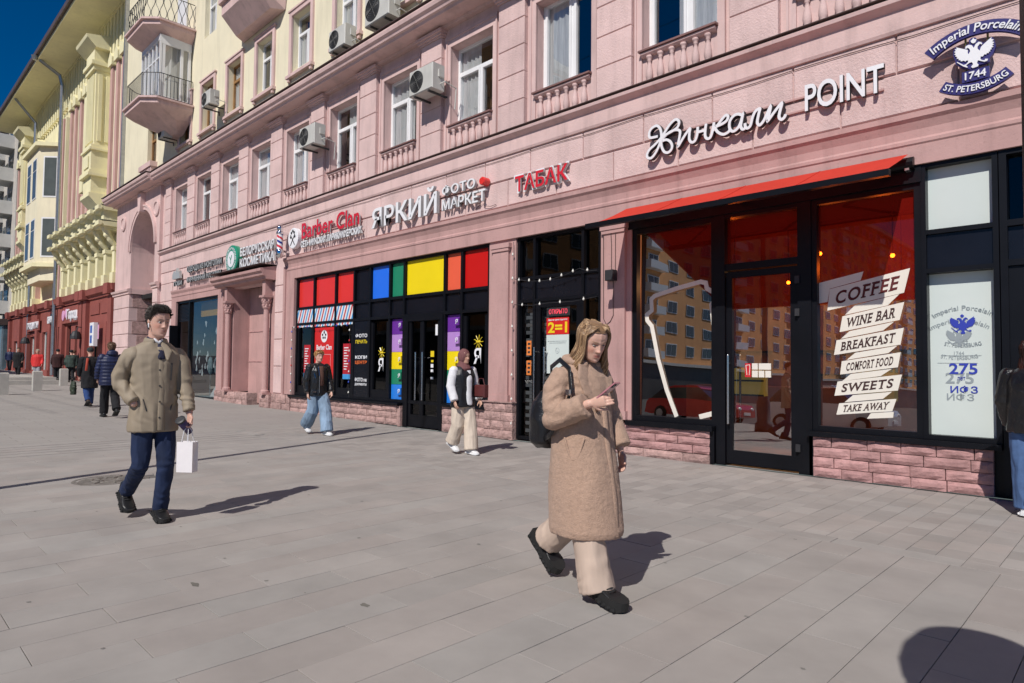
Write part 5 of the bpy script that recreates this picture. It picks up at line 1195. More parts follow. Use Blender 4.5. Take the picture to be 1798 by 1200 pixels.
# slotted frieze + eaves
m=MB()
x=YX0+.3
while x<YX1-.3:
    m.box(x,x+.32,W+.25,W+.46,17.7,19.9); x+=.62
Q('slotted_frieze',m,lime)
m=MB(); m.box(YX0,YX1,W+.2,W+.46,19.9,20.05); m.box(YX0-.2,YX1+.1,W-1.45,W+.5,20.05,20.22); Q('eaves',m,lime)
m=MB(); m.box(YX0-.3,YX1+.2,W-1.6,W+12.2,20.22,20.5); Q('roof_edge',m,flash)
m=MB(); m.lathe([(.11,0),(.11,18.2)],-48.55,W-.15,.6,10); m.tube([(-48.55,W-.15,18.8),(-48.55,W-.3,19.4),(-48.55,W-1.3,20.0)],.11,8); m.lathe([(.12,0),(.2,.25)],-48.55,W-1.6,19.95,10); Q('drainpipe',m,grey)
m=MB(); m.lathe([(.09,0),(.09,18)],-57.0,W-.1,.6,8); m.tube([(-57.0,W-.1,18.6),(-57,W-1.3,20.0)],.09,8); Q('drainpipe',m,grey)
# ------------------------------------------------------------------ far block
fb=thing('apartment_block','grey and white apartment block with stacked balconies at the far left edge','building',(-80,WY,.5))
gw=M('grey_panel_wall',(.50,.47,.43),rough=.9,var=.08,streak=.3); wbal=M('white_balcony_front',(.62,.62,.60),rough=.7,var=.06)
bri=M('pale_brown_wall',(.42,.27,.22),rough=.9,var=.1)
m=MB(); m.box(-110,-66.6,W+.3,W+12,0,22.0); put('wall',m,gw,fb); m=MB(); m.box(-108,-72,W+2,W+12,22.2,25.2); put('roof_storey',m,bri,fb)
m=MB(); m.box(-110.5,-66.2,W-.1,W+12.2,22,22.22); m.box(-108.5,-71.5,W+1.4,W+12.2,25.2,25.5); put('roof',m,flash,fb)
m=MB(); m.box(-110,-66.6,W-.2,W+.3,.5,4.4); put('shop_front',m,M('blue_grey_glazing',(.12,.17,.2),rough=.25,var=.2),fb)
m=MB(); m.box(-110,-66.5,W-.5,W+.3,4.4,4.9); put('shop_fascia',m,flash,fb)
for k in range(16):
    m=MB(); x=-67-k*2.6; m.box(x,x+.12,W-.26,W-.19,.5,4.4); put('mullion',m,grey,fb)
for f_ in range(6):
    z=5.4+f_*2.8
    for k in range(9):
        x=-68.2-k*4.6
        m=MB(); m.box(x-2.6,x,W-.9,W+.3,z,z+.15); m.box(x-2.6,x,W-.9,W-.84,z+.15,z+1.1); m.box(x-.06,x,W-.84,W+.3,z+.15,z+1.1); put('balcony',m,wbal,fb)
        m=MB(); m.box(x-2.2,x-.5,W+.25,W+.31,z+.5,z+2.1); put('window',m,M('narrow_window_glass',(.1,.1,.1)),fb)
        m=MB(); m.box(x-4.3,x-3.1,W+.25,W+.31,z+.8,z+2.2); put('window',m,MATS['narrow_window_glass'],fb)
        if (k+f_)%2==0: m=MB(); m.box(x-2.58,x-.05,W-.86,W-.84,z+1.1,z+2.6); put('balcony_glazing',m,M('balcony_glazing',(.35,.38,.42),rough=.15),fb)
# ------------------------------------------------------------------ brick block across the avenue (seen mirrored in the shop glass)
ob=thing('brick_apartment_block','orange brick apartment block across the avenue, mirrored in the coffee bar glass','building',(-60,-60,0))
obr=M('orange_brick',(.80,.40,.17),rough=.9,var=.1,scale=.5,streak=.2); 
m=MB(); m.box(-75,-45,-190,-24,5,33); put('wall',m,obr,ob)
m=MB(); m.box(-75,-44.6,-190,-23.6,0,5); put('shop_storey',m,M('dark_shop_storey',(.05,.045,.04),rough=.4,var=.5,scale=.3),ob)
m=MB(); m.box(-75.5,-44,-190,-23,4.9,5.3); m.box(-75.5,-44.2,-190,-23.2,33,33.8); put('ledge',m,M('pale_concrete',(.6,.58,.54),rough=.8),ob)
wm=MB(); gm=MB()
for f_ in range(10):
    for k in range(34):
        x=-188+k*4.8; z=6.3+f_*2.75
        if k%5==3: wm.box(-45.01,-44.0,x-.6,x+3.2,z-.6,z+.4)
        wm.box(-45,-44.93,x,x+2.4,z,z+1.5); gm.box(-44.93,-44.9,x+.15,x+1.12,z+.12,z+1.38); gm.box(-44.93,-44.9,x+1.28,x+2.25,z+.12,z+1.38)
w1=put('windows',wm,white,ob,kind='stuff'); put('window_panes',gm,M('narrow_window_glass',(.1,.1,.1)),ob,kind='stuff')
# ------------------------------------------------------------------ ground
paveM=M('granite_slab',(.318,.298,.277),rough=.78,var=.10,scale=1.6,bump=.3,bscale=220,rand=.05,hue=-.03,bdist=.002,speck=.12)
pave2=M('granite_sett',(.318,.294,.272),rough=.8,var=.08,scale=2,bump=.3,bscale=180,rand=.10,hue=-.03,bdist=.002,speck=.12)
joint=M('sandy_joint',(.13,.12,.11),rough=.95,var=.15,scale=5)
# far paving by material: brick pattern
farp=bpy.data.materials.new('distant_paving'); farp.use_nodes=True; n=farp.node_tree.nodes; L=farp.node_tree.links
b=n['Principled BSDF']; b.inputs['Roughness'].default_value=.8
tc=n.new('ShaderNodeTexCoord'); mp=n.new('ShaderNodeMapping'); mp.inputs['Rotation'].default_value=(0,0,PI/2); bt=n.new('ShaderNodeTexBrick')
bt.inputs['Color1'].default_value=(.32,.30,.277,1); bt.inputs['Color2'].default_value=(.302,.282,.261,1); bt.inputs['Mortar'].default_value=(.2,.185,.17,1); bt.inputs['Scale'].default_value=1; bt.inputs['Mortar Size'].default_value=.006; bt.inputs['Brick Width'].default_value=.86; bt.inputs['Row Height'].default_value=.3
L.new(tc.outputs['Object'],mp.inputs[0]); L.new(mp.outputs[0],bt.inputs[0])
nz=n.new('ShaderNodeTexNoise'); nz.inputs['Scale'].default_value=.7; nz.inputs['Detail'].default_value=5; L.new(tc.outputs['Object'],nz.inputs[0])
mr=n.new('ShaderNodeMapRange'); mr.inputs[3].default_value=.86; mr.inputs[4].default_value=1.1; L.new(nz.outputs[0],mr.inputs[0]); hs=n.new('ShaderNodeHueSaturation'); L.new(bt.outputs[0],hs.inputs['Color']); L.new(mr.outputs[0],hs.inputs['Value']); L.new(hs.outputs[0],b.inputs['Base Color'])
asph=M('asphalt',(.06,.06,.062),rough=.9,var=.15,scale=.6,bump=.3,bscale=60)
# terrain strips following the street's slope; pavement y -7..12
def sheet(name,xs,y0,y1,dz,mat,kind='structure'):
    m=MB(); vs=[]; 
    for x in xs: vs+=[(x,y0,gz(x)+dz),(x,y1,gz(x)+dz)]
    m.add(vs,[(2*i,2*i+2,2*i+3,2*i+1) for i in range(len(xs)-1)])
    o=put(name,m.mesh(),mat,kind=kind); return o
SX0,SX1=-4.66-30*.2985,2.4                       # near zone with real slabs
m=MB(); 
def strip_sheet(m,xs,y0,y1,dz):
    vs=[]
    for x in xs: vs+=[(x,y0,gz(x)+dz),(x,y1,gz(x)+dz)]
    m.add(vs,[(2*i,2*i+2,2*i+3,2*i+1) for i in range(len(xs)-1)])
xs_far=[-700,-300,-120,-60,-30,-20,SX0]
pv=MB(); strip_sheet(pv,xs_far,-7,40,-.002); strip_sheet(pv,[SX0,-12,SX1],-7,-1.5,-.002); strip_sheet(pv,[SX0,-12,SX1],WY+.02,40,-.002); strip_sheet(pv,[SX1,60,600],-7,40,-.002)
pavement=put('pavement',pv.mesh(),farp,kind='structure')
j_=MB(); strip_sheet(j_,[SX0,-12,SX1],-1.5,WY+.05,-.016); put('bedding',j_.mesh(),joint,pavement)
g_=MB(); strip_sheet(g_,[-700,-300,-60,SX0,600],-700,-7.0,-.16); strip_sheet(g_,[-700,-300,-60,SX0,600],40,700,-.16); put('road',g_.mesh(),asph,kind='structure')
k_=MB(); k_.box(-700,600,-7.18,-7.0,-.3,-.0); put('kerb',k_,M('pale_granite_kerb',(.4,.39,.37),rough=.8),kind='structure')
for yy in (-14.2,-17.8,-21.4):
    l_=MB(); 
    for k in range(30): l_.box(-70+k*4,-68.4+k*4,yy,yy+.14,-.156,-.155) 
    put('lane_marking',l_,wsign,kind='structure')
# slabs
rr=random.Random(5)
slabs=[]
PH=.66; x=SX0; row=0; sw=.2985; sl_=.86
x0r=-4.66
i0=int(math.floor((SX0-x0r)/sw)); i1=int(math.ceil((SX1-x0r)/sw))
YB=5.72
MHX,MHY,MHR=-9.05,2.28,.38
for i in range(i0,i1):
    xa=x0r+i*sw; off=PH if i%2==0 else PH+sl_/2
    yst=off-sl_*5
    while yst<YB:
        a,b=max(yst,-1.5),min(yst+sl_,YB)
        if b-a>.05 and xa>SX0-.005 and xa+sw<SX1+.3: slabs.append((xa,xa+sw,a,b,0))
        yst+=sl_
# band course + small setts near the facade
n_=int((SX1-SX0)/.9)
for i in range(n_): slabs.append((SX0+i*.9,SX0+(i+1)*.9,YB,YB+.2,0))
px_,py_=.2,.3
cols_=int((SX1-SX0)/px_)
for i in range(cols_):
    xa=SX0+i*px_; y=YB+.2-(.15 if i%2 else 0)
    while y<W-.12:
        a,b=max(y,YB+.2),min(y+py_,W-.1)
        if b-a>.04: slabs.append((xa,xa+px_,a,b,1))
        y+=py_
def inview(x,y):
    v=Vector((x,y,-HC)); f_=v.dot(fw); r=v.dot(rt); return f_>.5 and abs(r/f_)<.83 and (v.dot(up)/f_)>-.58
def area(s):
    cx,cy=(s[0]+s[1])/2,(s[2]+s[3])/2
    if not inview(cx,cy) and not inview(s[0],s[3]) : return 0
    v=Vector((cx,cy,-HC)); f_=max(.5,v.dot(fw)); return (s[1]-s[0])*(s[3]-s[2])/f_**3
slabs=[s for s in slabs if not (math.hypot((s[0]+s[1])/2-MHX,(s[2]+s[3])/2-MHY)<.22)]
slabs.sort(key=area,reverse=True)
meshc={}
def slab_mesh(w_,l_,k,mat):
    key=(round(w_,3),round(l_,3),k,mat.name)
    if key in meshc: return meshc[key]
    m=MB(); c=.0012; g=.0019; h=w_/2-g; q=l_/2-g
    m.add([(-h,-q,-.03),(h,-q,-.03),(h,q,-.03),(-h,q,-.03),(-h,-q,-c),(h,-q,-c),(h,q,-c),(-h,q,-c),(-h+c,-q+c,0),(h-c,-q+c,0),(h-c,q-c,0),(-h+c,q-c,0)],
      [(8,9,10,11),(4,5,9,8),(5,6,10,9),(6,7,11,10),(7,4,8,11),(0,1,5,4),(1,2,6,5),(2,3,7,6),(3,0,4,7)])
    me=m.mesh('slab'); me.materials.append(mat); meshc[key]=me; return me
rest=[MB(),MB()]
for k,s in enumerate(slabs):
    cx,cy=(s[0]+s[1])/2,(s[2]+s[3])/2; dz=rr.uniform(-.0012,.0012); mt=pave2 if s[4] else paveM
    if k<290:
        put('paving_slab',slab_mesh(s[1]-s[0],s[3]-s[2],0,mt),[],pavement,loc=(cx,cy,gz(cx)+dz))
    else:
        me=slab_mesh(s[1]-s[0],s[3]-s[2],0,mt); z=gz(cx)+dz
        rest[s[4]].add([(v.co.x+cx,v.co.y+cy,v.co.z+z) for v in me.vertices],[tuple(p.vertices) for p in me.polygons])
def isl_mat(name,col,var):
    m=M(name,col,rough=.8,var=.07,scale=2,bump=.3,bscale=200,bdist=.002,speck=.12); n=m.node_tree.nodes; L=m.node_tree.links
    ge=n.new('ShaderNodeNewGeometry'); hs=n.new('ShaderNodeHueSaturation'); r=n.new('ShaderNodeMapRange'); r.inputs[3].default_value=1-var; r.inputs[4].default_value=1+var
    b=n['Principled BSDF']; src=b.inputs['Base Color'].links[0].from_socket; L.new(ge.outputs['Random Per Island'],r.inputs[0]); L.new(r.outputs[0],hs.inputs['Value']); L.new(src,hs.inputs['Color']); L.new(hs.outputs[0],b.inputs['Base Color']); return m
put('small_slabs',rest[0].mesh('s'),isl_mat('granite_slab_far',(.314,.292,.272),.05),pavement,kind='stuff'); put('small_setts',rest[1].mesh('s'),isl_mat('granite_sett_far',(.318,.292,.27),.11),pavement,kind='stuff')
mh=thing('manhole_cover','round cast iron manhole cover in the pavement behind the walking man','manhole cover',(MHX,MHY,0))
m=MB(); m.lathe([(MHR+.05,-.02),(MHR+.05,-.001),(MHR,-.001),(MHR,.003),(MHR-.04,.003),(MHR-.04,-.004),(MHR-.07,-.004),(MHR-.07,.002),(0.01,.002)],0,0,0,36)
for q in range(8):
    a=q*PI/4; m.box(-.03,.03,.1,.26,.002,.008) if False else m.tube([(.1*math.cos(a),.1*math.sin(a),.004),(.27*math.cos(a),.27*math.sin(a),.004)],.012,5)
iron2=M('worn_cast_iron',(.20,.18,.16),rough=.7,var=.25,scale=10,metal=.3,bump=.5,bscale=50); m.tube([(.18*math.cos(a*PI/12),.18*math.sin(a*PI/12),.003) for a in range(25)],.01,5,round_=False); put('cover',m,iron2,mh,local=True)
# gum and stain marks: thin dark flecks
st_=MB(); r=random.Random(9)

def blob(x,y,rx,ry,n=11,z=.0022):
    k=len(st_.v); t0=r.uniform(0,6)
    pts=[(x+rx*math.cos(2*PI*i/n)*(1+.25*math.sin(i*2.3+t0)),y+ry*math.sin(2*PI*i/n)*(1+.25*math.cos(i*1.9+t0)),gz(x)+z) for i in range(n)]
    st_.add(pts,[tuple(range(n))])
for k in range(55):
    x=r.uniform(-12,1.5); y=r.uniform(.6,8.6); q=r.uniform(.006,.018); blob(x,y,q,q*r.uniform(.6,1.1))
put('pavement_spots',st_.mesh(),M('dark_gum_spots',(.20,.19,.175),rough=.9),pavement,kind='stuff')
st_=MB(); blob(-2.98,1.12,.05,.035); blob(-4.42,1.62,.05,.02); blob(-6.9,2.1,.04,.03); blob(-3.35,2.2,.04,.02); put('pavement_stain',st_.mesh(),M('oily_stain',(.15,.14,.12),rough=.8),pavement,kind='stuff')
# ------------------------------------------------------------------ street furniture
con=M('light_concrete',(.42,.40,.36),rough=.9,var=.1,scale=4,bump=.4,bscale=60)
def bollard(x,y,lab,tilt=0):
    z=gz(x); t=thing('bollard',lab,'bollard',(x,y,z),group='pale stone bollards on the pavement')
    m=MB(); m.box(-.15,.15,-.15,.15,-.02,.76); m.add([(-.15,-.15,.76),(.15,-.15,.76),(.15,.15,.76),(-.15,.15,.76),(-.12,-.12,.79),(.12,-.12,.79),(.12,.12,.79),(-.12,.12,.79)],[(0,1,5,4),(1,2,6,5),(2,3,7,6),(3,0,4,7),(4,5,6,7)])
    o=put('post',m,con,t,local=True); o.rotation_euler=(0,tilt,0); return t
bollard(-31.6,5.35,'pale square bollard nearest the left edge of the picture in front of the red jacket')
bollard(-36.0,7.1,'slightly leaning bollard near the oxblood wall',-.03)
bollard(-29.2,3.95,'bollard cut by the left edge of the picture')
m=MB(); z=gz(-40); m.box(-46,-37.4,4.4,7.2,z-.2,z+.16); m.box(-46,-38.0,4.8,7.2,z+.16,z+.30); s_=put('low_steps',m,con); tag(s_,'low stone step platform behind the bollards at the far left','steps')
# street lamp left of the frame: its shadow crosses the pavement
lp=thing('street_lamp','tall dark street lamp by the kerb, its long thin shadow crossing the pavement','street lamp',(-8.45,-1.3,0))
m=MB(); m.smooth=True; m.lathe([(.26,0),(.26,.25),(.2,.3),(.19,.9),(.15,1.0),(.16,1.1),(.09,1.25),(.08,4),(.06,10.2)],0,0,0,16); put('post',m,side,lp,local=True)
m=MB(); m.tube([(0,0,10.1),(0,.1,10.5),(.1,.9,10.75)],.04,8); put('arm',m,side,lp,local=True); m=MB(); m.ell((.1,1.15,10.72),(.14,.36,.08),14,8); put('lamp_head',m,side,lp,local=True)
# unseen round-topped shape added right of the frame to shade the lower right corner
kx=thing('shadow_caster','unseen round-topped shape outside the right edge, added to cast a shadow into view','shadow caster',(.21,1.40,0))
m=MB(); m.smooth=True; m.lathe([(.36,0),(.36,2.3),(.37,2.32),(.37,2.45),(.34,2.62),(.26,2.82),(.12,2.95),(.01,2.99)],0,0,0,28); put('caster_body',m,side,kx,local=True)
m=MB(); m.lathe([(.39,0),(.39,.2),(.37,.24)],0,0,0,28); put('base',m,con,kx,local=True)
# parked cars mirrored in the glass
def car(x,y,col,lab,L_=4.5,H_=1.6):
    t=thing('parked_car',lab,'car',(x,y,-.16),group='cars parked along the avenue')
    body=M('car_paint_'+col[0],col[1],rough=.25,var=.03,coat=.8); h=H_/1.6
    prof=[(-L_/2,.35),(-L_/2+.02,.8*h),(-L_/2+.15,.95*h),(-L_/2+.9,1.02*h),(L_/2-1.3,1.0*h),(L_/2-.15,.85*h),(L_/2,.65*h),(L_/2,.35),(L_/2-.3,.28),(-L_/2+.3,.28)]
    m=MB(); n=len(prof); ws=[.72,.86,.86,.72]; ys=[-.86,-.7,.7,.86]
    m.prism(prof,-.86,.86); put('body',m,body,t,local=True)
    cab=[(-L_/2+.25,.95*h),(-L_/2+.75,1.45*h),(-L_/2+1.5,H_),(.35,H_),(1.15,1.0*h)]
    m=MB(); k=len(cab); vs=[(a,-.84 if b<1.1*h else -.66,b) for a,b in cab]+[(a,.84 if b<1.1*h else .66,b) for a,b in cab]
    m.add(vs,[tuple(range(k)),tuple(range(k,2*k))[::-1]]+[(i,i+k,(i+1)%k+k,(i+1)%k) for i in range(k)]); put('cabin',m,M('car_window_glass',(.02,.025,.03),rough=.08),t,local=True)
    m=MB(); m.prism([(-L_/2+.9,H_-.1),(-L_/2+1.45,H_+.02),(.3,H_+.02),(.55,H_-.12)],-.68,.68); put('roof',m,body,t,local=True)
    for wx in (-L_/2+.85,L_/2-.9):
        for s in (-1,1):
            m=MB(); m.smooth=True; m.lathe([(.2,0),(.31,.02),(.33,.1),(.31,.2),(.2,.22)],wx,s*.88-.11,.33,18,axis='y'); wo=put('wheel',m,M('tyre_rubber',(.015,.015,.015),rough=.9),t,local=True)
            m=MB(); m.lathe([(.19,0),(.19,.23)],wx,s*.88-.115,.33,14,axis='y'); put('rim',m,grey,wo,local=True)
    for s in (-1,1): m=MB(); m.ell((L_/2-.03,s*.62,.68*h),(.05,.16,.08),10,6); put('headlight',m,white,t,local=True)
    m=MB(); m.box(L_/2-.03,L_/2+.03,-.3,.3,.42,.54); put('number_plate',m,white,t,local=True)
car(-14.5,-8.4,('red',(.45,.01,.01)),'red hatchback parked across from the coffee bar, mirrored in its glass door'); car(-20.5,-8.4,('silver',(.45,.46,.48)),'silver car parked behind the red hatchback, seen only in the shop glass',4.6,1.5); car(-9.0,-8.5,('white',(.7,.7,.7)),'white parked van-like car mirrored low in the coffee bar window',4.6,1.75)
car(-26.5,-8.4,('blue',(.03,.05,.15)),'dark blue parked car mirrored faintly in the shop windows')
# wires in the sky
wi=thing('overhead_wires','thin dark wires crossing the blue sky at the upper left','wires',(-60,0,17))
for k,(za,zb) in enumerate(((24.0,21.5),(22.6,20.4),(21.8,19.6),(20.6,18.5),(14.6,13.8))):
    m=MB(); m.tube([(-70+(56)*t-0,-14+ (W-1.5+14+.5)*t*0+ t*0 + (-1)*0 + (22 if False else 0),za+(zb-za)*t-1.2*math.sin(PI*t)) for t in [i/12 for i in range(13)]],.018,4); 
    put('wire',m,side,wi)

# ------------------------------------------------------------------ people
def remesh(mb,voxel,smooth=3,fac=.5):
    me=mb.fixn(mb.mesh('t')); o=bpy.data.objects.new('t',me); COL.objects.link(o)
    a=o.modifiers.new('r','REMESH'); a.mode='VOXEL'; a.voxel_size=voxel; a.adaptivity=0
    if smooth: b=o.modifiers.new('s','SMOOTH'); b.factor=fac; b.iterations=smooth
    dg=DEPS(); dg.update(); r=bpy.data.meshes.new_from_object(o.evaluated_get(dg)); COL.objects.unlink(o); bpy.data.objects.remove(o); bpy.data.meshes.remove(me)
    r.polygons.foreach_set('use_smooth',[True]*len(r.polygons)); return r
def displace(me,fn):
    n=len(me.vertices); co=np.empty(n*3); no=np.empty(n*3); me.vertices.foreach_get('co',co); me.vertices.foreach_get('normal',no); co=co.reshape(-1,3); no=no.reshape(-1,3)
    d=np.array([fn(Vector(c)) for c in co]); me.vertices.foreach_set('co',(co+no*d[:,None]).ravel()); me.update(); return me
def colour(me,fn):
    at=me.color_attributes.new('Col','FLOAT_COLOR','POINT'); n=len(me.vertices); co=np.empty(n*3); me.vertices.foreach_get('co',co); co=co.reshape(-1,3)
    at.data.foreach_set('color',fn(co).ravel()); return me
skinM=M('skin',(1,1,1),rough=.5,var=.05,scale=30,vcol=True,spec=.35,bump=.08,bscale=400,bdist=.001)
skinM.node_tree.nodes['Principled BSDF'].inputs['Subsurface Weight'].default_value=.12
skinM.node_tree.nodes['Principled BSDF'].inputs['Subsurface Radius'].default_value=(.012,.005,.003)
eyeM=M('eye_white',(.6,.57,.54),rough=.15,var=.02); irisM=M('iris',(.05,.04,.03),rough=.1,var=.05)
def g2(a,b,sa,sb): return math.exp(-(a/sa)**2-(b/sb)**2)
HP=[(.000,.066,.000,.024),(.008,.078,.012,.036),(.022,.084,.03,.047),(.045,.085,.05,.056),(.07,.085,.072,.063),(.10,.085,.09,.069),(.13,.087,.101,.074),(.16,.087,.105,.076),(.185,.080,.100,.072),(.205,.064,.085,.060),(.220,.040,.060,.041),(.229,.014,.03,.018)]
def head_ring(z,th,off=0.0,face=True):
    """point on the head surface in head coordinates (x forward, y left, z up from the chin)"""
    for i in range(len(HP)-1):
        if z<=HP[i+1][0] or i==len(HP)-2:
            t=min(1,max(0,(z-HP[i][0])/(HP[i+1][0]-HP[i][0]))); f,b,w_=[HP[i][k]+(HP[i+1][k]-HP[i][k])*t for k in (1,2,3)]; break
    c,s=math.cos(th),math.sin(th); e=.82 if c>0 else 1.0
    x=(f if c>0 else b)*math.copysign(abs(c)**e,c); y=w_*math.copysign(abs(s)**e,s)
    if face and c>0:
        ay=abs(y); d=0
        d-=.012*g2(ay-.031,z-.117,.014,.011); d+=.006*g2(ay-.026,z-.135,.022,.006)
        t=min(1,max(0,(.128-z)/.045)); 
        if z>.078: d+=(.004+.020*t)*math.exp(-(y/(.008+.005*t))**2)
        else: d+=.024*g2(y,z-.078,.012,.006)
        d+=.008*g2(ay-.013,z-.081,.006,.007)
        d+=.0065*g2(y,z-.0565,.020,.0055)+.007*g2(y,z-.043,.018,.006)-.005*g2(y,z-.0498,.022,.0022)
        d+=.006*g2(y,z-.013,.016,.012)-.004*g2(y,z-.030,.02,.006)+.004*g2(ay-.045,z-.09,.016,.02)-.004*g2(ay-.05,z-.055,.015,.02)
        x+=d
    r=math.hypot(x,y) or 1; return Vector((x+off*x/r,y+off*y/r,z+(off*.8 if z>.2 else 0)))
def add_head(mb,Mx,s=1.0,ears=True,neck=None):
    nz,nt=44,48; vs=[]; 
    for j in range(nz+1):
        z=.229*j/nz
        for i in range(nt): vs.append(Mx@(head_ring(z,2*PI*i/nt)*s))
    fs=[(j*nt+i,j*nt+(i+1)%nt,(j+1)*nt+(i+1)%nt,(j+1)*nt+i) for j in range(nz) for i in range(nt)]
    fs.append(tuple(range(nt))[::-1]); fs.append(tuple(nz*nt+i for i in range(nt))); mb.add(vs,fs)
    if ears:
        for sy in (-1,1):
            for c,r in (((-.008,.078*sy,.118),(.016,.006,.026)),((-.004,.076*sy,.095),(.010,.006,.012))): mb.ell(Mx@(Vector(c)*s),tuple(q*s for q in r),12,10,rot=Mx.to_3x3().normalized())
def skin_paint(Mx,s,base,lip,brow,lash=(.05,.03,.02),beard=0.0):
    inv=Mx.inverted()
    R=np.array(inv.to_3x3()); T=np.array(inv.translation)
    def fn(co):
        h=(co@R.T+T)/s; x,y,z=h[:,0],h[:,1],h[:,2]; ay=np.abs(y); n=len(co)
        c=np.tile(np.array([*base,1.0]),(n,1))
        infr=(x>.03)&(z>-.01)&(z<.2)&(ay<.08)
        def blend(m,col):
            m=np.clip(m,0,1)*infr; c[:,:3]=c[:,:3]*(1-m[:,None])+np.array(col)*m[:,None]
        blend(.55*np.exp(-((ay-.045)/.02)**2-((z-.085)/.02)**2),(base[0]*1.0,base[1]*.68,base[2]*.62))
        blend(.35*np.exp(-(y/.014)**2-((z-.082)/.012)**2),(base[0],base[1]*.7,base[2]*.65))
        blend(.95*np.exp(-(y/.021)**4-((z-.0498)/.0095)**4),lip)
        blend(.8*np.exp(-(y/.022)**4-((z-.0498)/.0016)**2),tuple(q*.35 for q in lip))
        blend(.9*np.exp(-((ay-.032)/.019)**4-((z-.1385-.05*(ay-.03))/.0042)**2),brow)
        blend(.9*np.exp(-((ay-.031)/.0145)**4-((z-.1195)/.0025)**2),lash)
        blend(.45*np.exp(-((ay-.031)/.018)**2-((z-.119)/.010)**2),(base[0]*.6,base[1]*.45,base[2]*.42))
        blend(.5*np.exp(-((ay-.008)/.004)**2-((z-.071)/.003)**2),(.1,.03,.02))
        if beard: blend(beard*(z<.06)*(z>-.01)*np.ones(n)*.6,(base[0]*.72,base[1]*.68,base[2]*.68))
        return c
    return fn
def add_eyes(parent,Mx,s,closed=.0):
    for sy in (-1,1):
        c=Mx@(Vector((.0735,.031*sy,.1165))*s); m=MB(); m.smooth=True; m.ell(c,(.0085*s,.012*s,.0062*s*(1-closed)),14,10,rot=Mx.to_3x3().normalized()); e=put('eye',m,eyeM,parent,local=True)
        c2=Mx@(Vector((.0805,.031*sy,.1165))*s); m=MB(); m.smooth=True; m.ell(c2,(.0022*s,.0048*s,.0048*s*(1-closed)),10,8,rot=Mx.to_3x3().normalized()); put('iris',m,irisM,e,local=True)
def hand(mb,wr,d,pn,L=.18,curl=.5,thumb=1,spread=.1,cu=None):
    """wr wrist, d direction of the palm, pn palm normal (fingers curl towards pn), thumb +-1 side"""
    d=Vector(d).normalized(); pn=Vector(pn); pn=(pn-d*pn.dot(d)).normalized(); sd=d.cross(pn).normalized()*thumb; wr=Vector(wr); k=L/.18
    mb.tube([wr-d*.03*k,wr,wr+d*.035*k,wr+d*.075*k,wr+d*.088*k],[(.022*k,.026*k),(.018*k,.026*k),(.016*k,.036*k),(.014*k,.039*k),(.012*k,.036*k)],12,side=pn)
    F=[(.027,.066,.0088),(.009,.074,.009),(-.010,.070,.0086),(-.028,.056,.0076)]
    for i,(o,l,r) in enumerate(F):
        c=(cu[i] if cu else curl)*(1+.08*i); p=wr+d*.080*k+sd*o*k; dr=(d+sd*o*spread*8).normalized(); pts=[p]; a=0
        for q,sg in enumerate((.46,.30,.24)):
            a+=c*(.9 if q==0 else 1.0); dd=dr*math.cos(a)+pn*math.sin(a); p=p+dd*l*sg*k; pts.append(p)
        mb.tube([pts[0]-dr*.02*k]+pts,[r*k,r*k,r*.97*k,r*.9*k,r*.8*k],8)
    p=wr+d*.015*k+sd*.022*k; t1=(d*.6+sd*.75+pn*.35).normalized(); t2=(d*.85+sd*.25+pn*.45).normalized()
    mb.tube([p,p+t1*.035*k,p+t1*.035*k+t2*.03*k,p+t1*.035*k+t2*.052*k],[.013*k,.0115*k,.010*k,.008*k],8)
def loft(mb,rings,n=28,lean=None):
    """rings: (cx,cy,cz,rx,ry,[power]) stacked upward"""
    vs=[]
    for r in rings:
        e=r[5] if len(r)>5 else .9
        for i in range(n):
            a=2*PI*i/n; c,s=math.cos(a),math.sin(a); vs.append((r[0]+r[3]*math.copysign(abs(c)**e,c),r[1]+r[4]*math.copysign(abs(s)**e,s),r[2]))
    m=len(rings); fs=[(j*n+i,j*n+(i+1)%n,(j+1)*n+(i+1)%n,(j+1)*n+i) for j in range(m-1) for i in range(n)]
    fs.append(tuple(range(n))[::-1]); fs.append(tuple((m-1)*n+i for i in range(n))); mb.add(vs,fs)
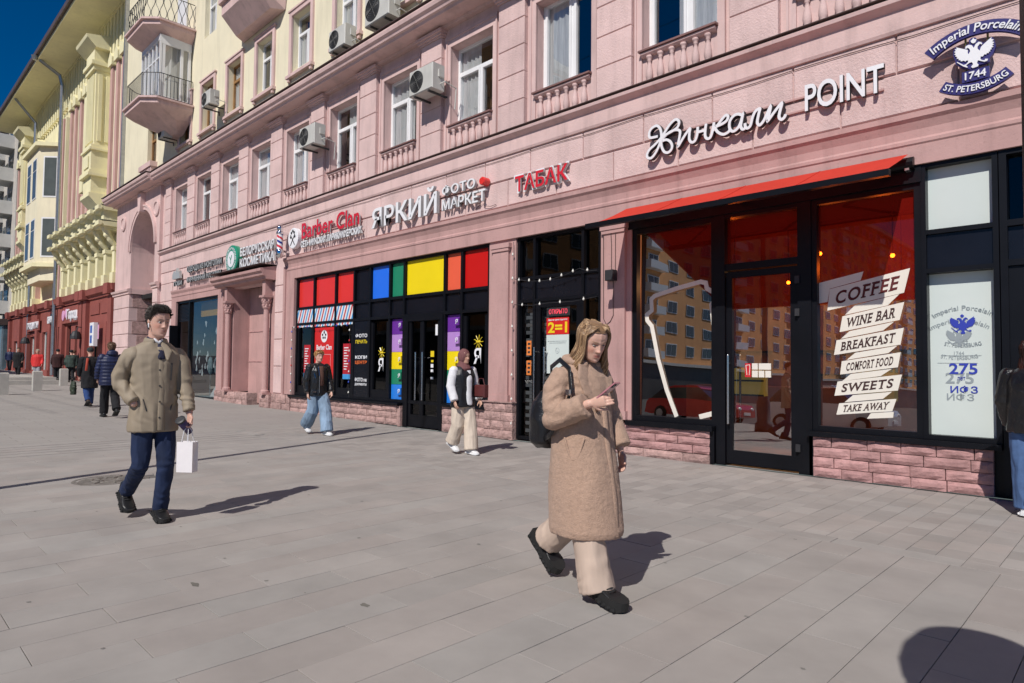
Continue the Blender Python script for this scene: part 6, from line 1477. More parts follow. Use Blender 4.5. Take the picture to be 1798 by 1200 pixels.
def shoe(parent,an,toe,mat,solem,s=1.0,chunky=0.0,name='shoe',high=.0):
    """an: ankle point; toe: toe point on the sole level"""
    an=Vector(an); toe=Vector(toe); 
    f=toe-(an-Vector((0,0,0))); 
    # foot frame: heel below ankle
    d=(toe-an); L=.27*s
    horiz=Vector((d.x,d.y,0)).normalized(); side_=Vector((-horiz.y,horiz.x,0))
    # choose pitch so that ankle (0.075 above sole, .06 ahead of heel) and toe match
    ang=math.atan2(d.z+.0,Vector((d.x,d.y,0)).length)+math.atan2(.085*s,.20*s)
    fx=horiz*math.cos(ang)+Vector((0,0,1))*math.sin(ang); uz=-horiz*math.sin(ang)+Vector((0,0,1))*math.cos(ang)
    heel=toe-fx*L
    P_=lambda a,b,c: heel+fx*a*s+side_*b*s+uz*c*s
    m=MB(); c0=chunky
    def ring(a,wd,z0,z1,n=16):
        out=[]
        for i in range(n):
            t=2*PI*i/n; c,s_=math.cos(t),math.sin(t); out.append(P_(a,wd*math.copysign(abs(c)**.7,c),(z0+z1)/2+(z1-z0)/2*math.copysign(abs(s_)**.8,s_)))
        return out
    so=.018+.03*c0
    R1=[(-.01,.026,so,.07),(.01,.036,so,.10+high),(.05,.040,so,.115+high),(.09,.040,so,.11+high*.6),(.13,.043,so,.085),(.18,.048,so,.070),(.225,.046,so,.058),(.255,.036,so,.048),(.272,.018,so,.036)]
    vs=[]; [vs.extend(ring(a,w_*(1+.1*c0),z0,z1)) for a,w_,z0,z1 in R1]; n=16; k=len(R1)
    m.add(vs,[(j*n+i,j*n+(i+1)%n,(j+1)*n+(i+1)%n,(j+1)*n+i) for j in range(k-1) for i in range(n)]+[tuple(range(n))[::-1],tuple((k-1)*n+i for i in range(n))])
    me=remesh(m,.006,2) if s>.5 else m.mesh(); o=put(name,me,mat,parent,local=True)
    m=MB(); m.smooth=True
    R2=[(-.022-.01*c0,.022),(-.012-.01*c0,.036),(.04,.042),(.1,.040),(.16,.048),(.21,.052),(.25,.044),(.275,.026),(.284,.01)]
    vs=[]
    top=so+.012; 
    for a,w_ in R2: w_=w_*(1+.12*c0); z0=0+(.012 if a>.26 else 0); vs+=[P_(a,-w_,z0),P_(a,w_,z0),P_(a,w_,top),P_(a,-w_,top)]
    k=len(R2); m.smooth=False
    m.add(vs,[(j*4+i,j*4+(i+1)%4,(j+1)*4+(i+1)%4,(j+1)*4+i) for j in range(k-1) for i in range(4)]+[(0,3,2,1),tuple((k-1)*4+i for i in range(4))])
    if c0:
        for q in range(9):
            a=-.01+q*.032
            for sy in (-1,1): 
                wq=.050*(1+.12*c0) if a>.13 else .044; m.ell(P_(a,sy*wq,.014),(.012,.012,.014),6,4)
    put('sole',m,solem,o,local=True)
    m=MB()
    for q in range(4): a=.115+q*.022; m.tube([P_(a,-.024,.095-q*.007),P_(a+.006,0,.104-q*.008),P_(a,.024,.095-q*.007)],.0035,4)
    put('lace',m,solem,o,local=True)
    return o
def hair_strands(parent,Mx,s,mats,n,length,short=False,seed=1,part=0.0,rad=.004,wave=.01,fwdcut=.0,name='hair',cap=None):
    r=random.Random(seed); 
    # scalp cap
    m=MB(); m.smooth=True; nz,nt=20,40; vs=[]; idx={}
    hl=cap or (lambda th: .172 if abs(th)<.8 else (.172-(abs(th)-.8)*.085 if abs(th)<1.9 else .05))
    for j in range(nz+1):
        for i in range(nt):
            th=-PI+2*PI*i/nt; z0=hl(th); z=z0+(.229-z0)*j/nz; vs.append(Mx@(head_ring(min(z,.229),th,.008,face=False)*s))
    m.add(vs,[(j*nt+i,j*nt+(i+1)%nt,(j+1)*nt+(i+1)%nt,(j+1)*nt+i) for j in range(nz) for i in range(nt)]+[tuple(nz*nt+i for i in range(nt))])
    h=put(name,m,mats[0],parent,local=True)
    bins=[MB() for _ in mats]
    for b in bins: b.smooth=True
    for k in range(n):
        th=r.uniform(-PI,PI); z0=hl(th)
        b=bins[r.randrange(len(mats))]
        if short:
            z=z0+(.229-z0)*r.random()**.8; p=head_ring(z,th,.004,face=False); nrm=Vector((p.x,p.y,(z-.1)*1.3)).normalized()
            fl=Vector((.35 if th<1.2 and th>-1.2 else -.25,.15*math.sin(th*3+k),-.35+.9*max(0,(z-.15)/.08)*.6)); L_=length*(.45+.55*min(1,max(0,(z-.10)/.1)))*r.uniform(.7,1.2)
            d=(nrm*.75+fl*.8+Vector([r.uniform(-.25,.25) for _ in range(3)])).normalized()
            pts=[p,p+d*L_*.5,p+(d+fl*.5).normalized()*L_]
            b.tube([Mx@(q*s) for q in pts],[rad*1.3,rad,rad*.3],4,round_=False)
        else:
            sgn=1 if th>0 else -1
            # start close to the parting, fall over the side
            ph=r.random(); x0=-.08+.145*r.random(); p0=head_ring(.222-.02*r.random(),math.atan2(.012*sgn,max(.001,abs(x0))*(1 if x0>0 else -1)),.010,face=False)
            a=abs(th); 
            if a<fwdcut: a=fwdcut+r.uniform(0,.25)
            a0_=math.atan2(.012,x0) if x0>0 else math.pi-.3; pts=[]; lift=r.uniform(.008,.022); L_=length*r.uniform(.8,1.08); wv=r.uniform(0,2*PI)
            for q in range(15):
                t=(q/14)**1.25; z=.224-(L_+.03)*t
                sm_=min(1,max(0,(.224-z)/.05)); sm_=sm_*sm_*(3-2*sm_); aa=a0_+(a-a0_)*sm_
                if z>.075: p=head_ring(min(z,.222),sgn*aa,lift+.006*t,face=False)
                else:
                    e=head_ring(.075,sgn*a,lift+.006,face=False); dn=(.075-z); p=Vector((e.x*(1+.15*dn/.2)+wave*math.sin(wv+dn*38)*min(1,dn*12),e.y*(1+.45*dn/.2)+wave*math.cos(wv+dn*38)*min(1,dn*12),z))
                if q==0: p=p0
                pts.append(p)
            b.tube([Mx@(q*s) for q in pts],[(rad*1.0,rad*1.6)]*12+[rad*1.1,rad*.8,rad*.3],4,round_=False)
    for b,mt in zip(bins,mats): 
        if b.v: put('hair_strands',b.mesh('h'),mt,h,local=True)
    return h
def limb_folds(c,joints,amp,fr=85,rad=.10):
    d=0
    for j in joints:
        q=(c-j[0]).length
        if q<rad*2.2: d+=.62*amp*math.exp(-(q/rad)**2)*math.sin(.8*fr*(c-j[0]).dot(j[1])+11*noise.noise(c*5.5+j[0]*3))
    return d
def fabric_noise(c,a,s=(9,9,3),seed=0.0):
    v=Vector((c.x*s[0]+seed,c.y*s[1],c.z*s[2])); n=noise.noise(v); return a*(1-2*abs(n))+a*.4*noise.noise(v*2.3)
V3=Vector
SKIN=(.62,.36,.27)
def mkhead(pos,yaw=0,pitch=0,roll=0): return Matrix.Translation(V3(pos))@Matrix.Rotation(yaw,4,'Z')@Matrix.Rotation(pitch,4,'Y')@Matrix.Rotation(roll,4,'X')
# ================= woman in the camel coat =================
wo=thing('person','woman in a long camel teddy coat walking right and looking down at her phone','person',(-2.60,3.30,0),rz=math.radians(-6))
hs=1.02
Hm=mkhead((.055,0,1.475),yaw=math.radians(-14),pitch=math.radians(23)); 
body=MB(); add_head(body,Hm@Matrix.Translation((-.0,0,-.0)),hs)
body.tube([(-.02,0,1.33),(.0,0,1.42),(.02,0,1.50),(.035,0,1.56)],[.075,.058,.054,.05],18)
loft(body,[(0,0,.85,.09,.14),(0,0,1.0,.085,.125),(0,0,1.15,.10,.14),(0,0,1.30,.10,.16),(0,0,1.38,.07,.10)])
RS,RE,RW=V3((-.01,-.17,1.385)),V3((.0,-.245,1.105)),V3((.235,-.175,1.205))
LS,LE,LW=V3((-.01,.17,1.385)),V3((.0,.25,1.12)),V3((.10,.25,.90))
for a,b,c in ((RS,RE,RW),(LS,LE,LW)): body.tube([a+V3((0,0,-.05)),b,c],[.034,.036,.028],12)
for hp,kn,an in ((V3((0,-.09,.90)),V3((.11,-.075,.50)),V3((.19,-.06,.10))),(V3((0,.09,.90)),V3((-.10,.085,.49)),V3((-.40,.085,.25)))): body.tube([hp,kn,an],[.065,.045,.034],12)
hd=V3((.95,.28,.22)).normalized(); hand(body,RW+hd*.012,hd,V3((-.25,.95,.1)),curl=.42,thumb=-1,L=.17,cu=[.35,.45,.5,.55])
hand(body,LW+V3((.008,0,-.03)),V3((.22,-.02,-1)),V3((-.1,-1,0)),curl=.45,thumb=-1,L=.17)
bm2=remesh(body,.0042,1,.4); colour(bm2,skin_paint(Hm,hs,(.66,.40,.31),(.42,.13,.11),(.17,.10,.05)))
bo=put('body',bm2,skinM,wo,local=True); add_eyes(wo,Hm,hs,.8)
teddy=M('camel_teddy_fleece',(.455,.305,.225),rough=1.0,var=.10,scale=55,bump=.8,bscale=150,sheen=.12,bdist=.010,spec=.1)
coat=MB()
loft(coat,[(.035,0,.385,.235,.205,.95),(.035,0,.42,.24,.208),(.025,0,.62,.225,.205),(.01,0,.85,.20,.20),(0,0,1.0,.182,.192),(0,0,1.15,.162,.185),(.0,0,1.28,.15,.19),(-.005,0,1.36,.13,.185),(-.01,0,1.42,.10,.15),(-.01,0,1.46,.075,.085)],36)
coat.tube([RS+V3((0,.02,-.01)),RS+V3((-.015,-.045,-.11)),RE+V3((0,0,.05)),RE+V3((.015,0,-.0)),RE*.62+RW*.38,RE*.12+RW*.88],[.074,.070,.070,.071,.068,.072],20,side=(1,0,0),round_=False)
coat.ell(RE+V3((-.005,0,-.0)),(.069,.067,.069)); coat.ell(RS+V3((0,.012,-.035)),(.074,.072,.07)); coat.ell(LS+V3((0,-.012,-.035)),(.074,.072,.07))
coat.tube([LS+V3((0,-.02,-.01)),LS+V3((0,.04,-.1)),LE,LE*.5+LW*.5,LW+V3((0,0,.01))],[.076,.074,.07,.068,.07],20,side=(1,0,0),round_=False)
me=remesh(coat,.007,2)
cj=[(RE+V3((.05,0,.03)),V3((.75,0,-.66))),(RE+V3((.02,0,.09)),V3((.2,0,1))),(LE,V3((.2,0,1))),(V3((.1,-.18,1.25)),V3((.6,-.2,.8)))]
displace(me,lambda c: fabric_noise(c,.007,(6,6,1.6))+limb_folds(c,cj,.011,62,.10)+.002*noise.noise(c*24)+.0016*noise.noise(c*60))
co_=put('coat',me,teddy,wo,local=True)
# collar, lapel edge, front edge, pocket
tc2=MB()
for a0,a1,h in ((-2.6,2.6,0),):
    pts=[(-.005+.085*math.cos(t),.095*math.sin(t),1.455+.022*math.cos(t+PI)) for t in [a0+(a1-a0)*i/16+PI for i in range(17)]]
    tc2.tube(pts,[(.03,.042)]*17,12,side=(0,0,1))
tc2.tube([(.085,-.075,1.43),(.112,-.10,1.35),(.135,-.085,1.27),(.155,-.045,1.20)],[(.012,.05),(.012,.058),(.012,.05),(.010,.02)],12,side=(1,0,0)); tc2.tube([(.085,.075,1.43),(.112,.10,1.35),(.135,.085,1.27),(.155,.045,1.2)],[(.012,.05),(.012,.058),(.012,.05),(.010,.02)],12,side=(1,0,0))
me=remesh(tc2,.006,4); displace(me,lambda c:.003*noise.noise(c*26)); put('collar',me,teddy,co_,local=True)
m=MB(); m.smooth=True; m.tube([(.156,.03,1.2),(.182,.03,1.0),(.21,.03,.85),(.25,.03,.62),(.272,.03,.40)],[(.009,.022)]*5,8,side=(1,0,0)); put('front_edge',m,teddy,co_,local=True)
m=MB(); m.smooth=True
def coat_pt(a,z,o=0):
    rx=.19+(.9-z)*.06; ry=.195; return V3((.005+math.cos(a)*(rx+o),math.sin(a)*(ry+o),z))
m.tube([coat_pt(-1.35+.75*math.sin(t/14*PI/2)*0-.0+.62*(t/14)*1.0,.985-.13*math.sin(PI*t/14),.008) for t in range(15)],.008,6); put('pocket_edge',m,teddy,co_,local=True)
m=MB(); m.ell((.172,-.045,1.16),(.012,.014,.014),10,8); m.ell((.165,.09,1.27),(.01,.012,.012),10,8); put('button',m,M('brown_button',(.12,.06,.04),rough=.35),co_,local=True)
# cuffs opening darker lining
lin=M('dark_lining',(.05,.035,.03),rough=.8)
# trousers
beige=M('beige_trouser_cloth',(.50,.385,.31),rough=.85,var=.06,scale=8,bump=.2,bscale=300,bdist=.002,wr=.35,wrs=7,stretch=(1,1,.35))
tr=MB()
tr.tube([(0,-.085,.90),(.06,-.085,.68),(.105,-.08,.49),(.15,-.068,.28),(.195,-.06,.075)],[.10,.098,.090,.096,.108],20,side=(1,0,0),round_=False)
tr.tube([(0,.085,.90),(-.02,.085,.68),(-.10,.085,.49),(-.25,.088,.355),(-.40,.088,.235)],[.105,.105,.098,.098,.105],20,side=(1,0,0),round_=False)
me=remesh(tr,.007,3); displace(me,lambda c: fabric_noise(c,.007,(14,14,2.4),3)+limb_folds(c,[(V3((-.1,.085,.47)),V3((-.7,0,-.7))),(V3((.19,-.068,.16)),V3((0,.2,1)))],.006,60,.12)); put('trousers',me,beige,wo,local=True)
blk=M('black_leather_shoe',(.012,.012,.013),rough=.38,var=.2,bump=.2,bscale=120); bsol=M('black_rubber_sole',(.014,.014,.014),rough=.7)
shoe(wo,(.215,-.06,.125),(.40,-.06,.0),blk,bsol,1.12,1.0,high=.02); shoe(wo,(-.42,.088,.225),(-.315,.088,.02),blk,bsol,1.12,1.0,high=.02)
# hair
hb=[M('hair_dark_blond_%d'%i,c,rough=.42,var=.2,scale=60,stretch=(1,1,.2),spec=.5) for i,c in enumerate(((.22,.125,.065),(.36,.22,.12),(.52,.35,.20),(.14,.08,.045)))]
hair_strands(wo,Hm,hs,hb,2700,.36,seed=3,fwdcut=1.12,rad=.0017,wave=.013,cap=lambda th:(.196 if abs(th)<.65 else (.196-(abs(th)-.65)*.10 if abs(th)<1.9 else .05)))
# earring
m=MB(); m.ell(Hm@V3((-.002,-.083,.088)),(.006,.006,.008),8,6); put('earring',m,M('gold',(.8,.55,.2),rough=.2,metal=1),wo,local=True)
# phone (held thing)
ph=thing('mobile_phone','pink-cased smartphone held up in the right hand of the woman in the camel coat','phone',(0,0,0))
Wm=Matrix.Translation((-2.60,3.30,0))@Matrix.Rotation(math.radians(-6),4,'Z')
pc=Wm@V3((.335,-.125,1.285)); ph.location=pc; ph.rotation_euler=(math.radians(0),math.radians(-38),math.radians(8))
m=MB(); m.box(-.075,.075,-.036,.036,-.004,.004); put('case',m,M('rose_phone_case',(.42,.17,.2),rough=.25,coat=.5),ph,local=True)
m=MB(); m.box(-.07,.07,-.032,.032,.0042,.0052); put('screen',m,M('phone_screen',(.02,.02,.03),rough=.05),ph,local=True)
m=MB(); m.box(.035,.066,-.030,.0,-.007,-.0042); m.ell((.058,-.008,-.007),(.006,.006,.003),10,6); m.ell((.043,-.022,-.007),(.006,.006,.003),10,6); put('camera_bump',m,MATS['phone_screen'],ph,local=True)
# backpack
bp_=thing('backpack','glossy black leather backpack on the back of the woman in the camel coat','backpack',tuple(Wm@V3((-.26,-.02,.95)))); bp_.rotation_euler=(0,0,math.radians(-6))
m=MB(); loft(m,[(0,0,-.06,.075,.10,.7),(0,0,-.02,.10,.15,.7),(0,0,.12,.105,.155,.75),(0,0,.24,.085,.135,.8),(.01,0,.31,.05,.09,.9)],24); me=remesh(m,.008,3); displace(me,lambda c: fabric_noise(c,.007,(9,9,7),2)); bl=M('black_glossy_leather',(.012,.012,.014),rough=.28,var=.2,bump=.3,bscale=90); pk=put('bag_body',me,bl,bp_,local=True)
m=MB(); m.smooth=True; m.tube([(.05,-.12,-.0),(.20,-.20,.05),(.33,-.215,.18),(.37,-.19,.33),(.33,-.165,.46),(.23,-.15,.515),(.12,-.12,.47),(.06,-.06,.32)],[(.006,.018)]*8,8,side=(0,-1,0)); put('strap',m,bl,bp_,local=True)
m=MB(); m.box(.355,.385,-.222,-.205,.30,.335); put('buckle',m,steel,bp_,local=True)
m=MB(); m.tube([(0,-.03,.32),(-.0,-.02,.37),(0,.02,.37),(0,.03,.32)],.008,6); put('top_handle',m,bl,bp_,local=True)

# ================= man in the khaki jacket =================
mo=V3((-6.43,1.96,0)); mn=thing('person','young man in an olive-beige jacket and dark jeans walking right with a white earbud','person',mo,rz=math.radians(0))
ms=1.14; Hm=mkhead((.03,.0,1.655),yaw=math.radians(12),pitch=math.radians(5))@Matrix.Diagonal((1.0,.93,1.03,1.0))
body=MB(); add_head(body,Hm,ms)
body.tube([(-.03,0,1.50),(-.015,0,1.60),(.0,0,1.68),(.01,0,1.74)],[.085,.066,.062,.06],18)
loft(body,[(0,0,.93,.11,.16),(0,0,1.10,.10,.145),(0,0,1.30,.12,.17),(0,0,1.48,.11,.19),(0,0,1.56,.07,.11)])
RS,RE,RW=V3((0,-.205,1.54)),V3((-.085,-.26,1.25)),V3((.085,-.185,1.06))
LS,LE,LW=V3((0,.205,1.54)),V3((.06,.235,1.22)),V3((.175,.245,.97))
for a,b,c in ((RS,RE,RW),(LS,LE,LW)): body.tube([a+V3((0,0,-.05)),b,c],[.034,.036,.030],12)
hand(body,LW+V3((.01,0,-.02)),V3((.20,-.05,-1)),V3((.25,-1,0)),curl=.75,thumb=-1,L=.19)
hand(body,RW+V3((-.03,.03,.0)),V3((-.1,.3,-1)),V3((0,1,0)),curl=.3,thumb=1,L=.15)
for hp,kn,an in ((V3((0,-.10,.97)),V3((.0,-.105,.52)),V3((-.42,-.09,.22))),(V3((0,.10,.97)),V3((.07,.095,.52)),V3((-.03,.085,.10)))): body.tube([hp,kn,an],[.07,.045,.035],12)
bm2=remesh(body,.0048,1,.4); colour(bm2,skin_paint(Hm,ms,(.60,.36,.28),(.44,.20,.17),(.035,.02,.015),beard=.25)); put('body',bm2,skinM,mn,local=True); add_eyes(mn,Hm,ms,.25)
khaki=M('olive_beige_jacket_cloth',(.285,.23,.165),rough=.7,var=.04,scale=5,bump=.15,bscale=350,bdist=.002,wr=.3,wrs=6,stretch=(1,1,.7))
jk=MB()
loft(jk,[(-.01,0,.815,.160,.198,.9),(-.01,0,.86,.162,.2),(0,0,1.0,.152,.19),(0,0,1.15,.143,.185),(.0,0,1.30,.143,.19),(0,0,1.42,.135,.205),(-.005,0,1.50,.12,.212),(-.008,0,1.54,.105,.19),(-.01,0,1.575,.092,.145),(-.01,0,1.605,.08,.10)],36)
for s_,e_,w_,sg in ((RS,RE,RW,-1),(LS,LE,LW,1)):
    jk.ell(s_+V3((0,-.022*sg,-.052)),(.074,.070,.07))
    jk.tube([s_+V3((0,-.02*sg,-.05)),s_*.62+e_*.38,e_+V3((0,0,.04)),e_,e_*.55+w_*.45,w_+(V3((0,0,.02)))],[.072,.068,.062,.060,.055,.050],20,side=(1,0,0),round_=False)
me=remesh(jk,.007,2)
mj=[(RE+V3((.03,0,.02)),V3((.5,.2,-.8))),(RE*.5+RW*.5,V3((.6,.2,-.6))),(LE,V3((.3,0,1))),(LE*.5+LW*.5,V3((-.3,0,1))),(V3((.12,-.12,1.02)),V3((.5,.5,.9))),(V3((.13,.16,1.05)),V3((-.3,.4,1))),(RS+V3((.02,.02,-.12)),V3((.2,.7,.5)))]
displace(me,lambda c: fabric_noise(c,.009,(9,9,2.6),7)+limb_folds(c,mj,.011,70,.10)); jo=put('jacket',me,khaki,mn,local=True)
m=MB(); m.tube([(-.005+.078*math.cos(t),.088*math.sin(t),1.605+.012*math.cos(t+PI)) for t in [.45+(2*PI-.9)*i/18 for i in range(19)]],[(.045,.014)]*19,10,side=(0,0,1)); m.tube([(.07,.03,1.60),(.115,.07,1.52),(.14,.06,1.45)],[(.012,.03),(.01,.038),(.008,.012)],10,side=(1,0,0)); me=remesh(m,.006,3); put('collar',me,khaki,jo,local=True)
m=MB(); m.smooth=True; m.tube([(.09,.01,1.56),(.118,.012,1.50),(.135,.012,1.40),(.144,.012,1.2),(.155,.012,1.0),(.163,.012,.83)],[(.008,.028)]*6,8,side=(1,0,0)); put('placket',m,khaki,jo,local=True)
m=MB(); 
for z in (1.47,1.36,1.22,1.08,.94): m.ell(((.153 if z<1.3 else .143)+(.012 if z<1.1 else 0),-.005,z),(.006,.008,.008),8,6)
put('snap_button',m,side,jo,local=True)
m=MB(); m.tube([(.128,.10,1.42),(.134,.097,1.36),(.136,.092,1.27)],.005,6); m.tube([(.118,-.125,1.10),(.135,-.10,1.00)],.006,6); m.tube([(.120,.12,1.10),(.137,.095,1.00)],.005,6); put('pocket_zip',m,side,jo,local=True)
nav=M('navy_scarf_and_shirt',(.02,.022,.05),rough=.8); m=MB(); m.smooth=True; m.tube([(.062*math.cos(t),.07*math.sin(t),1.625+.02*math.cos(t+PI)) for t in [.3+(2*PI-.6)*i/16 for i in range(17)]],[(.032,.010)]*17,8,side=(0,0,1)); m.tube([(.07,.015,1.59),(.11,.012,1.52),(.135,.01,1.46)],[(.008,.03)]*3,8,side=(1,0,0)); put('inner_collar',m,nav,mn,local=True)
m=MB(); m.smooth=True; m.tube([(.06,-.03,1.63),(.075,0,1.60),(.06,.03,1.63)],.014,6); put('shirt_collar',m,wsign,mn,local=True)
denim=M('dark_blue_denim',(.010,.020,.058),rough=.85,var=.45,scale=4,bump=.3,bscale=250,bdist=.002,wr=.7,wrs=9,stretch=(1,1,.6))
tr=MB()
tr.tube([(0,-.085,.95),(.0,-.09,.72),(.0,-.095,.52),(-.20,-.09,.37),(-.39,-.09,.235)],[.098,.084,.070,.064,.060],18,side=(1,0,0),round_=False)
tr.tube([(0,.085,.95),(.05,.088,.72),(.075,.09,.52),(.025,.09,.30),(-.03,.085,.10)],[.098,.084,.070,.064,.062],18,side=(1,0,0),round_=False)
me=remesh(tr,.007,3); displace(me,lambda c: fabric_noise(c,.006,(14,14,5),5)+limb_folds(c,[(V3((0,-.105,.5)),V3((-.6,0,-.8))),(V3((.1,.095,.5)),V3((.2,0,1))),(V3((.05,.085,.16)),V3((0,0,1))),(V3((-.38,-.09,.27)),V3((.7,0,.6)))],.006,90,.10)); put('jeans',me,denim,mn,local=True)
shoe(mn,(-.03,.085,.105),(.16,.065,.0),blk,bsol,1.12,.3,high=.05); shoe(mn,(-.42,-.09,.215),(-.27,-.10,.045),blk,bsol,1.12,.3,high=.05)
hk=[M('hair_near_black_%d'%i,c,rough=.4,var=.2,spec=.5) for i,c in enumerate(((.018,.012,.009),(.035,.024,.017)))]
hair_strands(mn,Hm,ms,hk,1300,.027,short=True,seed=5,rad=.0035,cap=lambda th:(.188 if abs(th)<.75 else (.188-(abs(th)-.75)*.07 if abs(th)<1.3 else (.148-(abs(th)-1.3)*.13 if abs(th)<2.0 else .055))))
m=MB(); m.smooth=True; m.ell(Hm@V3((.004,-.094,.108)),(.009,.007,.009),8,6); m.tube([Hm@V3((.006,-.096,.108)),Hm@V3((.012,-.096,.082))],.0045,6); put('earbud',m,wsign,mn,local=True)
hp_=mo+LW
cp=thing('cup','purple travel cup with dark lid held by the man in the olive-beige jacket','cup',tuple(hp_+V3((.03,-.045,-.115)))); cp.rotation_euler=(math.radians(38),math.radians(30),0)
m=MB(); m.smooth=True; m.lathe([(.032,-.08),(.036,0),(.04,.075)],0,0,0,20); put('cup_body',m,M('purple_cup',(.07,.05,.13),rough=.4),cp,local=True); m=MB(); m.lathe([(.043,.075),(.045,.095),(.03,.10)],0,0,0,20); put('lid',m,side,cp,local=True)
bg=thing('paper_bag','small white paper bag hanging from the fingers of the man in the olive-beige jacket','bag',tuple(hp_+V3((.06,-.03,-.52)))); bg.rotation_euler=(0,0,math.radians(38))
m=MB(); a,b,h=.075,.042,.27
m.add([(-a,-b,0),(a,-b,0),(a,b,0),(-a,b,0),(-a,-b,h),(a,-b,h),(a,b,h),(-a,b,h),(-a,0,h*.98),(a,0,h*.98),(-a+.018,0,h*.45),(a-.018,0,h*.45)],[(0,3,2,1),(0,1,5,4),(2,3,7,6),(0,4,10),(3,10,7),(0,10,3),(4,8,10),(8,7,10),(1,11,5),(2,6,11),(1,2,11),(5,11,9),(9,11,6)])
put('bag_body',m,M('white_paper',(.74,.70,.70),rough=.7,var=.04,bump=.2,bscale=30),bg,local=True)
m=MB(); m.tube([(-.03,-b,h),(-.02,-b*.6,h+.10),(0,0,h+.135),(.02,-b*.6,h+.10),(.03,-b,h)],.003,5); m.tube([(-.03,b,h),(-.02,b*.6,h+.10),(0,0,h+.135),(.02,b*.6,h+.10),(.03,b,h)],.003,5); put('handle',m,wsign,bg,local=True)

# ================= other walkers =================
def walker(label,x,y,head,H,top,bottom,shoes,hair,kind='jacket',skin=SKIN,stride=.3,coat_len=.52,topR=(.135,.19),legR=(.09,.08,.085),arms=(.35,-.35),hairlen=0,vox=.012,hood=None,vest=None,headgear=None,group=None,lead=1,elbow=.25,name='person',quilt=0,headyaw=0,scarf=None):
    z=gz(x); t=thing('person',label,'person',(x,y,z),rz=math.radians(head),group=group); k=H/1.75
    Hd=mkhead((.03*k,0,H-.235*k),yaw=math.radians(headyaw)); hs_=1.02*k
    bd=MB(); add_head(bd,Hd,hs_); bd.tube([(-.02*k,0,1.38*k),(.0,0,1.5*k),(.02*k,0,1.58*k)],[.07*k,.055*k,.052*k],12)
    loft(bd,[(0,0,.90*k,.09*k,.13*k),(0,0,1.1*k,.085*k,.12*k),(0,0,1.35*k,.10*k,.15*k),(0,0,1.42*k,.07*k,.1*k)],16)
    st=stride*k; hips=[]; A=[]; 
    legs=[]
    for sg,ph_ in ((1,lead),(-1,-lead)):
        hp=V3((0,sg*.09*k,.92*k))
        if ph_>0: kn=V3((st*.62,sg*.085*k,.50*k)); an=V3((st*.95,sg*.07*k,.09*k)); toe=an+V3((.175*k,0,-.085*k)); 
        else: kn=V3((-st*.12,sg*.085*k,.49*k)); an=V3((-st*1.05,sg*.075*k,.20*k)); toe=an+V3((.15*k,0,-.165*k))
        legs.append((hp,kn,an,toe)); bd.tube([hp,kn,an],[.08*k,.055*k,.035*k],10)
    armj=[]
    for i,sg in enumerate((1,-1)):
        sw_=arms[i]; sh=V3((0,sg*.19*k,1.42*k)); el=V3((math.sin(sw_*.6)*.28*k,sg*.25*k,1.42*k-.28*k)); wr=V3((el.x+math.sin(sw_+elbow)*.25*k,sg*(.24)*k,el.z-math.cos(sw_+elbow)*.25*k)); armj.append((sh,el,wr)); bd.tube([sh,el,wr],[.05*k,.042*k,.028*k],8)
        dv=(wr-el).normalized(); hand(bd,wr+dv*.02,dv,V3((0,-sg,0)),curl=.4,thumb=sg,L=.18*k)
    me=remesh(bd,min(vox,.008)*1.0,1); colour(me,skin_paint(Hd,hs_,skin,(.40,.16,.13),(.08,.05,.03))); put('body',me,skinM,t,local=True)
    jk=MB(); cl=coat_len; hem=.92*k+.1*k-cl*k*.55 if False else (1.42-cl)*k
    rx,ry=topR
    rings=[(0,0,hem,rx*1.08*k,ry*1.04*k),(0,0,hem+.05*k,rx*1.08*k,ry*1.05*k)]
    if hem<.9*k: rings.append((0,0,.95*k,rx*1.02*k,ry*1.0*k))
    rings+=[(0,0,1.18*k,rx*k,ry*.98*k),(0,0,1.33*k,rx*.98*k,ry*1.03*k),(0,0,1.42*k,rx*.75*k,ry*.9*k),(0,0,1.48*k,.075*k,.09*k)]
    loft(jk,rings,24)
    if not vest:
        for sh,el,wr in armj: jk.ell(sh+V3((0,0,-.02)),(.078*k,)*3,12,8); jk.tube([sh,el,wr],[.078*k,.07*k,.06*k],14,round_=False)
    if hood: jk.ell((-.06*k,0,1.50*k),(.09*k,.12*k,.07*k),14,10)
    me=remesh(jk,vox,3)
    sd_=x*3.1
    if quilt: displace(me,lambda c: .010*abs(math.sin(c.z*38))+fabric_noise(c,.004,(9,9,3),sd_))
    else: displace(me,lambda c: fabric_noise(c,.009,(10,10,4),sd_)+limb_folds(c,[(a[1],V3((.3,0,1))) for a in armj],.008,70,.1))
    put(kind,me,top,t,local=True)
    if vest:
        sv=MB(); 
        for sh,el,wr in armj: sv.ell(sh+V3((0,0,-.02)),(.075*k,)*3,12,8); sv.tube([sh,el,wr],[.075*k,.072*k,.062*k],14,round_=False)
        loft(sv,[(0,0,.80*k,.125*k,.17*k),(0,0,1.2*k,.12*k,.165*k),(0,0,1.40*k,.11*k,.15*k),(0,0,1.46*k,.07*k,.09*k)],20); sv.tube([(.10*k,.02*k,1.40*k),(.145*k,.02*k,1.25*k),(.150*k,.02*k,1.0*k),(.15*k,.02*k,.84*k)],[(.03*k,.06*k)]*4,12,side=(1,0,0))
        me=remesh(sv,vox,3); displace(me,lambda c: fabric_noise(c,.008,(9,9,4),sd_)); put('sweatshirt',me,vest,t,local=True)
    tr=MB(); a,b,c_=legR
    for hp,kn,an,toe in legs: tr.tube([hp,hp*.5+kn*.5,kn,kn*.45+an*.55,an+(an-kn).normalized()*.0],[.10*k,a*k,b*k,(b+c_)/2*k,c_*k],14,side=(1,0,0),round_=False)
    tr.ell((0,0,.93*k),(.12*k,.16*k,.10*k),14,8)
